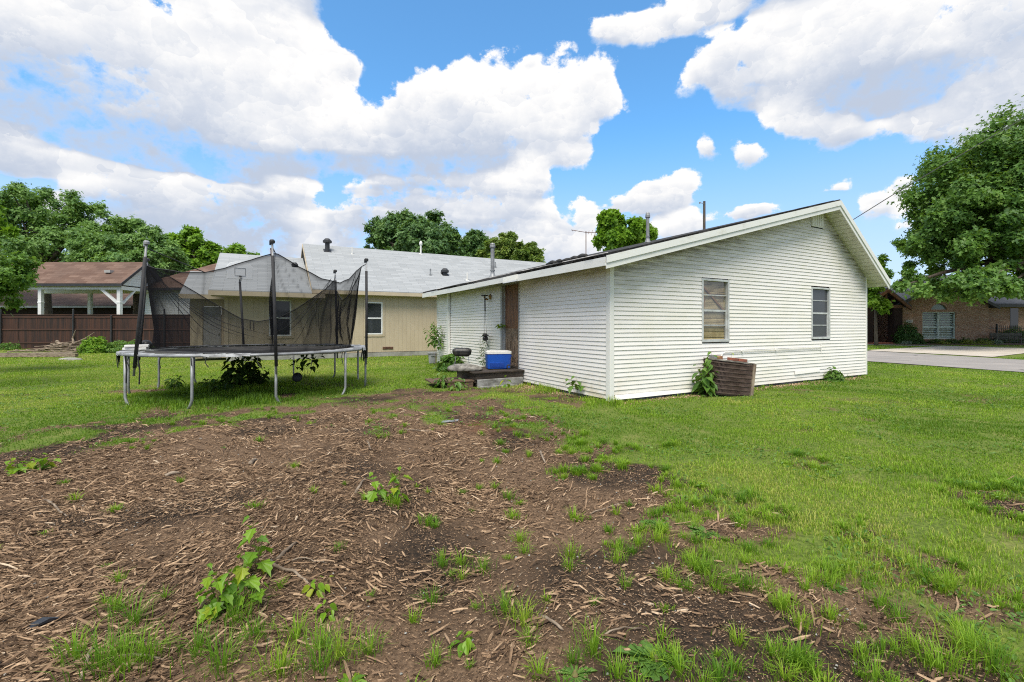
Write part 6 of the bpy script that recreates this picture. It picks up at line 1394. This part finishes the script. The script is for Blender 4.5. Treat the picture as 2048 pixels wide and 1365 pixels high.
# shredded wood mulch
CV, CF, CT = [], [], []
base_n = 0
for (y0, y1, dens, big) in ((1.5, 2.6, 15000, 0.9), (2.6, 4.2, 11500, 1.0), (4.2, 7.6, 5600, 1.25), (7.6, 12.0, 900, 1.4)):
    x0, x1 = -1.28*y1-0.5, 1.2*y1+0.4; n = int((x1-x0)*(y1-y0)*dens); x = rg.uniform(x0, x1, n); y = rg.uniform(y0, y1, n)
    c = cover_fn(x, y); dk = np.clip((fbm(x*1.1, y*1.1, 77, 4)-0.47)*5, 0, 1); leftness = np.clip((1.9-x)/2.5, 0.5, 1)
    k = (np.abs(x) < 1.28*y+.5) & ~in_obstacle(x, y) & (rg.uniform(0, 1, n) < np.clip((0.72-c)*1.9, 0.0, 1)*(1-0.55*dk)*leftness*np.clip(0.25+(fbm(x*1.6, y*1.6, 511, 3)-0.33)*4, 0.25, 1))
    x, y = x[k], y[k]; n = len(x)
    u = rg.uniform(0, 1, n); L_ = (0.007+0.034*u**3.5+0.022*(u > 0.94)+0.06*(u > 0.991))*big; W_ = np.minimum(L_*rg.uniform(0.07, 0.38, n), 0.015)
    a = rg.normal(0.25, 0.55, n)+1.6*(fbm(x*1.2, y*1.2, 611, 2)-.5)*2; pit = rg.normal(0, 0.25, n); rol = rg.normal(0, 0.6, n); th = np.clip(W_*0.35, 0.0012, 0.006)
    ax = np.stack([np.cos(a)*np.cos(pit), np.sin(a)*np.cos(pit), np.sin(pit)], 1); sd = np.stack([-np.sin(a), np.cos(a), 0*a], 1); nn = np.cross(ax, sd); sd2 = sd*np.cos(rol)[:, None]+nn*np.sin(rol)[:, None]; nn2 = np.cross(ax, sd2)
    c0 = np.stack([x, y, gz(x, y)+0.004+np.abs(np.sin(pit))*L_*0.38+rg.uniform(0, 0.010, n)], 1)
    bow = rg.normal(0.03, .13, n)*L_
    vs = []
    for (f, wm) in ((-0.5, 0.55), (0.05, 1.0), (0.5, 0.35)):
        cc = c0+ax*(L_*f)[:, None]+nn2*(bow*(0.25-f*f)*4*0.5)[:, None]
        for (s1, s2) in ((-.5, 0), (.5, 0), (0.05, 1.0)): vs.append(cc+sd2*(W_*wm*s1)[:, None]+nn2*(th*s2)[:, None])
    V = np.stack(vs, 1).reshape(-1, 3); kk = (np.arange(n)*9)[:, None]+base_n
    q = [(0, 2, 5, 3), (2, 1, 4, 5), (3, 5, 8, 6), (5, 4, 7, 8), (1, 0, 3, 4), (4, 3, 6, 7)]
    Fc = np.concatenate([kk+np.array(z_) for z_ in q], 1).reshape(-1, 4)
    CV.append(V); CF.append(Fc); CT.append(np.repeat(np.clip(rg.beta(1.15, 1.7, n)*1.0+0.12*(fbm(x*.8, y*.8, 401, 2)-.5)*2, 0, 1), 6)); base_n += len(V)
o = npmesh('wood_chips', np.concatenate(CV), np.concatenate(CF), 'chips', tint=np.concatenate(CT)); o['kind'] = 'stuff'
# pale pebbles and gravel along the wall foot and in the soil
def pebbles(name, x, y, s, mat, lift=0.0):
    n = len(x); bv = np.array([(1, 0, 0), (-1, 0, 0), (0, 1, 0), (0, -1, 0), (0, 0, .7), (0, 0, -.7)], float); bf = np.array([(0, 2, 4), (2, 1, 4), (1, 3, 4), (3, 0, 4), (2, 0, 5), (1, 2, 5), (3, 1, 5), (0, 3, 5)])
    jit = rg.uniform(0.6, 1.3, (n, 6, 1)); a = rg.uniform(0, 6.28, n); R_ = np.stack([np.stack([np.cos(a), -np.sin(a), 0*a], 1), np.stack([np.sin(a), np.cos(a), 0*a], 1), np.stack([0*a, 0*a, 1+0*a], 1)], 1)
    V = np.einsum('nij,nkj->nki', R_, bv[None]*jit*s[:, None, None])+np.stack([x, y, gz(x, y)+s*0.3+lift], 1)[:, None]
    Fc = bf[None]+(np.arange(n)*6)[:, None, None]
    o = npmesh(name, V.reshape(-1, 3), Fc.reshape(-1, 3), mat, tint=np.repeat(rg.uniform(0.3, 1, n) if name == 'gravel' else rg.beta(1.3, 2.6, n), 8)); o['kind'] = 'stuff'
n = 5200; t = np.concatenate([rg.uniform(0.2, 9.4, 3400), rg.uniform(-0.5, 0.02, 1800)]); l = np.concatenate([-np.abs(rg.normal(0, 0.13, 3400))+0.02, rg.uniform(0.9, 3.1, 1800)]); t[3400:] = -np.abs(rg.normal(0, 0.22, 1800))*np.clip((l[3400:]-0.9)/1.2, .15, 1)
gxp = HC[0]+t*math.cos(HR)-l*math.sin(HR); gyp = HC[1]+t*math.sin(HR)+l*math.cos(HR)
pebbles('gravel', gxp, gyp, rg.uniform(0.008, 0.022, n), 'chips')
n = 900; y = rg.uniform(1.6, 6.5, n); x = rg.uniform(-1.2, 0.9, n)*y; k = cover_fn(x, y) < 0.4
n2_ = 70000; y2 = rg.uniform(1.5, 5.2, n2_); x2 = rg.uniform(-1.3, 1.25, n2_)*y2; k2 = (cover_fn(x2, y2) < 0.62)
pebbles('soil_crumbs', x2[k2], y2[k2], rg.uniform(0.0015, 0.0055, k2.sum())*(0.6+y2[k2]*0.2), 'chips', 0.001)
pebbles('soil_pebbles', x[k], y[k], rg.uniform(0.003, 0.009, k.sum()), 'concrete', 0.004)

# ------------------------------------------------------------------ camera
cam = bpy.data.cameras.new('camera'); co = bpy.data.objects.new('camera', cam); COL.objects.link(co)
co.location = (0, 0, H); co.rotation_euler = (PI/2, 0, 0)
cam.sensor_width = 36.0; cam.lens = F/2048*36.0; cam.shift_y = -(682.5-CY)/2048; cam.clip_end = 3000; cam.clip_start = 0.05
S.camera = co

# ------------------------------------------------------------------ light and sky
SUN_EL, SUN_AZ = math.radians(60), math.radians(188)        # azimuth clockwise from +Y: high behind the viewer, a little left
sl = bpy.data.lights.new('sun', 'SUN'); so = bpy.data.objects.new('sun', sl); COL.objects.link(so)
sl.energy = 3.0; sl.angle = math.radians(34); sl.color = (1.0, 0.94, 0.83)
sv = Vector((math.sin(SUN_AZ)*math.cos(SUN_EL), math.cos(SUN_AZ)*math.cos(SUN_EL), math.sin(SUN_EL)))
so.rotation_euler = sv.to_track_quat('Z', 'Y').to_euler(); so.location = sv*50

W = bpy.data.worlds.new('World'); S.world = W; W.use_nodes = True
nt = W.node_tree; nt.nodes.clear()
wo = nt.nodes.new('ShaderNodeOutputWorld')
sky = nd(nt, 'ShaderNodeTexSky', sky_type='NISHITA'); sky.sun_disc = False; sky.sun_elevation = SUN_EL; sky.sun_rotation = SUN_AZ
sky.air_density = 1.0; sky.dust_density = 0.6; sky.ozone_density = 2.5
tc = nd(nt, 'ShaderNodeTexCoord'); D = tc.outputs['Generated']
sp = nd(nt, 'ShaderNodeSeparateXYZ', {0: D})
az = math_(nt, 'ARCTAN2', sp.outputs[0], sp.outputs[1])
hyp = math_(nt, 'SQRT', math_(nt, 'ADD', math_(nt, 'MULTIPLY', sp.outputs[0], sp.outputs[0]), math_(nt, 'MULTIPLY', sp.outputs[1], sp.outputs[1])))
elv = math_(nt, 'ARCTAN2', sp.outputs[2], hyp)
def nz(scale, detail, rough, off=(0, 0, 0), stretch=(1, 1, 1.25)):
    v = nd(nt, 'ShaderNodeVectorMath', {0: D, 1: stretch, 2: off}, operation='MULTIPLY_ADD').outputs[0]
    n = nd(nt, 'ShaderNodeTexNoise', {'Vector': v, 'Scale': scale, 'Detail': detail, 'Roughness': rough, 'Distortion': 0.0}); return n
nA = nz(5.0, 4.0, 0.5)
warp = nd(nt, 'ShaderNodeVectorMath', {0: nA.outputs['Color'], 1: (0.5, 0.5, 0.5)}, operation='SUBTRACT').outputs[0]
pos = nd(nt, 'ShaderNodeCombineXYZ', {0: az, 1: elv, 2: 0.0}).outputs[0]
wm = nd(nt, 'ShaderNodeVectorMath', {0: warp, 1: (0.10, 0.08, 0.0), 2: pos}, operation='MULTIPLY_ADD').outputs[0]
# cumulus: x, y, rx, ry (photo pixels turned into azimuth and elevation), brightness
BL = [(60, 60, 230, 130, .35), (90, 230, 200, 80, -.7), (260, 130, 200, 130, .1), (480, 45, 130, 75, .8), (420, 190, 180, 110, .3), (590, 150, 110, 90, .6), (690, 125, 42, 40, .8), (620, 215, 90, 60, .5), (300, 260, 220, 75, -.2), (500, 275, 200, 75, .35),
      (720, 270, 170, 70, .5), (830, 200, 70, 62, .7), (900, 180, 80, 60, .8), (1000, 185, 90, 70, .8), (1120, 185, 80, 70, .8), (1200, 150, 40, 45, .8), (1215, 195, 55, 45, .7), (980, 270, 170, 70, .2), (1110, 270, 85, 55, .3), (1150, 312, 50, 28, .6), (850, 300, 160, 55, 0), (600, 322, 260, 30, -1.6), (340, 318, 200, 32, -1.6), (880, 335, 160, 24, -1.0),
      (20, 290, 80, 50, .3), (60, 320, 90, 45, .5), (170, 375, 55, 35, .7), (240, 390, 60, 35, .4), (350, 385, 100, 40, .3), (470, 400, 80, 42, -.1), (570, 380, 60, 36, .6), (290, 435, 160, 45, -.9), (430, 460, 130, 60, -.2), (600, 470, 55, 60, .7), (540, 450, 60, 60, -.1), (690, 380, 22, 16, .4), (760, 385, 50, 30, .3), (860, 375, 110, 34, .0), (960, 380, 90, 40, .2), (1040, 375, 55, 36, .7), (720, 450, 80, 50, .1), (900, 430, 140, 45, .0), (1000, 440, 90, 40, .3), (1075, 350, 40, 50, .5), (1140, 445, 55, 42, .6), (1060, 490, 120, 40, .3),
      (1270, 410, 70, 28, .4), (330, 500, 120, 30, .0), (480, 505, 80, 26, .3), (640, 500, 40, 34, .5), (720, 500, 70, 30, .1), (860, 500, 120, 26, .0), (1000, 505, 100, 26, .1), (1110, 480, 50, 26, .3), (200, 470, 90, 40, -.1), (100, 430, 70, 40, .2), (250, 350, 60, 22, .1), (420, 430, 120, 60, .0), (660, 470, 60, 50, .2), (800, 440, 120, 50, -.2), (150, 330, 90, 30, .3), (1335, 385, 60, 38, .7), (1360, 450, 55, 26, .6), (1500, 435, 60, 22, .5), (1150, 490, 60, 26, .6),
      (1225, 55, 48, 30, .5), (1300, 48, 80, 28, .5), (1400, 20, 75, 40, .6), (1060, 125, 14, 10, .6), (685, 15, 24, 16, .4),
      (1425, 110, 45, 50, .8), (1410, 155, 50, 34, .6), (1500, 120, 80, 75, .6), (1580, 60, 100, 70, .8), (1520, 180, 90, 45, -.1), (1700, 50, 140, 90, .8), (1840, 40, 110, 80, .9), (1640, 160, 130, 60, .1), (1760, 172, 150, 46, -1.5), (1880, 150, 130, 70, -.3), (2010, 60, 100, 110, -.1), (2000, 180, 130, 90, .2), (1860, 240, 130, 45, .3), (1990, 250, 110, 40, .2), (1570, 225, 45, 42, .7), (1650, 235, 50, 50, .5), (1690, 260, 40, 40, .3), (1480, 215, 40, 18, .1),
      (1492, 312, 36, 26, .6), (1410, 310, 18, 24, .1), (1690, 375, 36, 14, .4), (1765, 410, 50, 30, .5), (1840, 360, 40, 28, .6), (1900, 450, 90, 60, .3), (2020, 470, 90, 60, .2),
      (300, -120, 420, 110, .3), (1700, -130, 360, 100, .3), (980, -150, 160, 60, .4), (-250, 200, 260, 200, .2), (-200, 450, 220, 110, .1), (2330, 150, 240, 170, .2), (2350, 420, 200, 90, .2)]
nM = nz(8.0, 7.0, 0.62, (1, 7, 3)); nF = nz(24.0, 6.0, 0.66, (5, 2, 1))
fM = math_(nt, 'SUBTRACT', nM.outputs['Fac'], 0.5); fF = math_(nt, 'SUBTRACT', nF.outputs['Fac'], 0.5)
def puffs(scale, wamp, off):
    """rounded heaps: every cell is brighter toward its top"""
    v = nd(nt, 'ShaderNodeVectorMath', {0: D, 1: (1, 1, 1.25), 2: off}, operation='MULTIPLY_ADD').outputs[0]
    v = nd(nt, 'ShaderNodeVectorMath', {0: warp if scale < 15 else nF.outputs['Color'], 1: (wamp, wamp, wamp), 2: v}, operation='MULTIPLY_ADD').outputs[0]
    n = nd(nt, 'ShaderNodeTexVoronoi', {'Vector': v, 'Scale': scale, 'Randomness': 1.0}, feature='F1')
    d = nd(nt, 'ShaderNodeVectorMath', {0: v, 1: n.outputs['Position']}, operation='SUBTRACT').outputs[0]
    h = nd(nt, 'ShaderNodeVectorMath', {0: d, 1: (-0.35*scale, 0, 1.0*scale)}, operation='DOT_PRODUCT').outputs['Value']
    return n.outputs['Distance'], h
d1, h1 = puffs(9.0, 0.42, (3, 1, 2)); d2_, h2 = puffs(23.0, 0.10, (2, 5, 1))
lowf = math_(nt, 'MULTIPLY', math_(nt, 'SUBTRACT', nA.outputs['Fac'], 0.5), 1.0)
rel = math_(nt, 'MULTIPLY_ADD', h1, 0.16, math_(nt, 'MULTIPLY', h2, 0.14))
bump = math_(nt, 'MULTIPLY_ADD', math_(nt, 'SUBTRACT', 0.5, d1), 0.40, math_(nt, 'MULTIPLY', math_(nt, 'SUBTRACT', 0.5, d2_), 0.34))
# clear sky: Nishita blue, paling into a thin veil toward the horizon
tint = nd(nt, 'ShaderNodeMix', {0: ramp(nt, elv, 0.0, 0.42)}, data_type='RGBA'); tint.inputs[6].default_value = (0.80, 0.93, 1.14, 1); tint.inputs[7].default_value = (0.74, 1.38, 1.62, 1)
skyc = nd(nt, 'ShaderNodeMix', {0: 1.0, 6: sky.outputs[0], 7: tint.outputs[2]}, data_type='RGBA', blend_type='MULTIPLY')
SKY_STR, CLOUD_STR = 0.108, 0.68
veil = ramp(nt, elv, 0.42, 0.04, 0.04, 0.62)
def shade_sky(accw, shade):
    core = accw
    den = math_(nt, 'MULTIPLY_ADD', fM, 2.0, math_(nt, 'ADD', core, bump))
    den = math_(nt, 'MULTIPLY_ADD', fF, 1.25, den)
    soft = math_(nt, 'MULTIPLY_ADD', math_(nt, 'SUBTRACT', 0.45, shade, clamp=True), 0.75, 0.56)
    am = nd(nt, 'ShaderNodeMapRange', {0: den, 1: 0.22, 2: soft}, interpolation_type='SMOOTHSTEP')
    alpha = math_(nt, 'MULTIPLY', am.outputs[0], ramp(nt, accw, 0.0, 0.16))
    edge = math_(nt, 'SUBTRACT', 0.95, den, clamp=True)       # thin rims let the light through
    lit = math_(nt, 'MULTIPLY_ADD', shade, 0.80, rel)
    lit = math_(nt, 'MULTIPLY_ADD', fF, 0.95, lit)
    lit = math_(nt, 'MULTIPLY_ADD', fM, 1.3, lit)
    lit = math_(nt, 'MULTIPLY_ADD', edge, 0.6, lit)
    lit = math_(nt, 'ADD', lit, lowf)
    cl = nd(nt, 'ShaderNodeMix', {0: ramp(nt, lit, -0.40, 1.12)}, data_type='RGBA'); cl.inputs[6].default_value = (0.51, 0.58, 0.71, 1); cl.inputs[7].default_value = (1.0, 0.985, 0.965, 1)
    a2 = math_(nt, 'MAXIMUM', alpha, veil)
    b1 = nd(nt, 'ShaderNodeBackground', {'Color': skyc.outputs[2], 'Strength': SKY_STR})
    vc = nd(nt, 'ShaderNodeMix', {0: alpha}, data_type='RGBA'); vc.inputs[6].default_value = (0.68, 0.80, 0.98, 1); nt.links.new(cl.outputs[2], vc.inputs[7])
    b2 = nd(nt, 'ShaderNodeBackground', {'Color': vc.outputs[2], 'Strength': CLOUD_STR})
    return nd(nt, 'ShaderNodeMixShader', {0: a2, 1: b1.outputs[0], 2: b2.outputs[0]}).outputs[0]
# the cloud field over azimuth and elevation, held as sums of curve products (one curve in azimuth times one in elevation)
A0, A1, E0, E1 = -1.10, 1.10, -0.05, 0.80
ga = np.linspace(A0, A1, 257); ge = np.linspace(E0, E1, 181); GA, GE = np.meshgrid(ga, ge, indexing='ij')
aw = np.zeros_like(GA); as_ = np.zeros_like(GA); a3 = np.zeros_like(GA)
for (px_, py_, rx, ry, br) in BL:
    u, v = (px_-CX)/F, (CY-py_)/F; a = math.atan(u); e = math.atan(v*math.cos(a)); ca = math.cos(a); ce = math.cos(e)
    ra, re = 1.4*rx/F*ca*ca, 1.4*ry/F*ca*ce*ce
    qx, qy = (GA-a)/ra, (GE-e)/re; w_ = np.clip(1-qx*qx-qy*qy, 0, 1); aw += w_*min(1.0, 0.72+rx/160); w3 = w_**2.5; a3 += w3; as_ += w3*(qy*1.1+br)
for (px_, py_, rx, ry) in ((215, 355, 75, 12), (690, 405, 45, 40), (335, 20, 40, 30), (700, 30, 60, 45), (760, 120, 70, 70), (780, 60, 90, 60), (1290, 300, 70, 60), (1330, 130, 28, 60), (1125, 430, 14, 40)):
    u, v = (px_-CX)/F, (CY-py_)/F; a = math.atan(u); e = math.atan(v*math.cos(a)); ca = math.cos(a)
    aw -= 0.8*np.clip(1-((GA-a)/(1.4*rx/F*ca*ca))**2-((GE-e)/(1.4*ry/F*ca))**2, 0, 1)      # blue gaps
aw = np.maximum(aw, 0)
FC = np.minimum(0.85*aw, 1.0); FS = np.clip(as_/np.maximum(a3, 0.03), -1.6, 1.4)
def curve_field(field, groups):
    U, sg, Vt = np.linalg.svd(field, full_matrices=False); tot = None
    def curvenode(fac, cols):
        n = nt.nodes.new('ShaderNodeRGBCurve'); m = n.mapping; m.use_clip = True; m.clip_min_y = -1.0; m.clip_max_y = 1.0
        for ch in range(3):
            cv = m.curves[ch]; ys = cols[ch]; idx = np.linspace(0, len(ys)-1, 86).round().astype(int)
            cv.points[0].location = (0.0, float(ys[0])); cv.points[1].location = (1.0, float(ys[-1]))
            for q in idx[1:-1]: cv.points.new(float(q)/(len(ys)-1), float(ys[q]))
            for p in cv.points: p.handle_type = 'AUTO'
        m.update(); nt.links.new(fac, n.inputs['Color']); return n.outputs[0]
    for g_ in range(groups):
        ks = range(3*g_, 3*g_+3); ca_, ce_, sc = [], [], []
        for k in ks:
            m1, m2 = np.abs(U[:, k]).max(), np.abs(Vt[k]).max(); ca_.append(U[:, k]/m1); ce_.append(Vt[k]/m2); sc.append(float(sg[k]*m1*m2))
        x = curvenode(az01, ca_); y = curvenode(el01, ce_)
        y = nd(nt, 'ShaderNodeVectorMath', {0: y, 1: tuple(sc)}, operation='MULTIPLY').outputs[0]
        d = nd(nt, 'ShaderNodeVectorMath', {0: x, 1: y}, operation='DOT_PRODUCT').outputs['Value']
        tot = d if tot is None else math_(nt, 'ADD', tot, d)
    print('field rank error', float(np.abs((U[:, :3*groups]*sg[:3*groups])@Vt[:3*groups]-field).mean()))
    return tot
sw = nd(nt, 'ShaderNodeSeparateXYZ', {0: wm})
az01 = math_(nt, 'MULTIPLY', math_(nt, 'SUBTRACT', sw.outputs[0], A0), 1/(A1-A0), clamp=True)
el01 = math_(nt, 'MULTIPLY', math_(nt, 'SUBTRACT', sw.outputs[1], E0), 1/(E1-E0), clamp=True)
fC = curve_field(FC, 9); fS = curve_field(FS, 9)
nB = nz(2.2, 3.0, 0.6, (3, 1, 0))
back = ramp(nt, math_(nt, 'MAXIMUM', math_(nt, 'ABSOLUTE', az), math_(nt, 'MULTIPLY', elv, 1.45)), 0.98, 1.10)
def lerpf(f, a, b): return math_(nt, 'MULTIPLY_ADD', f, math_(nt, 'SUBTRACT', b, a), a)
core = lerpf(back, math_(nt, 'MAXIMUM', fC, 0.0), math_(nt, 'MULTIPLY', ramp(nt, nB.outputs['Fac'], 0.30, 0.50), 1.1))
shade = lerpf(back, fS, math_(nt, 'MULTIPLY', math_(nt, 'SUBTRACT', nB.outputs['Fac'], 0.45), 2.0))
nt.links.new(shade_sky(core, shade), wo.inputs[0])
W.cycles.sampling_method = 'MANUAL'; W.cycles.sample_map_resolution = 512

S.view_settings.view_transform = 'Standard'; S.view_settings.look = 'None'; S.view_settings.exposure = 0.64; S.view_settings.gamma = 1.0
S.cycles.filter_width = 1.1; S.cycles.max_bounces = 6; S.cycles.diffuse_bounces = 3; S.cycles.glossy_bounces = 2; S.cycles.transmission_bounces = 4; S.cycles.transparent_max_bounces = 12
S.cycles.use_denoising = False
S.cycles.caustics_reflective = False; S.cycles.caustics_refractive = False
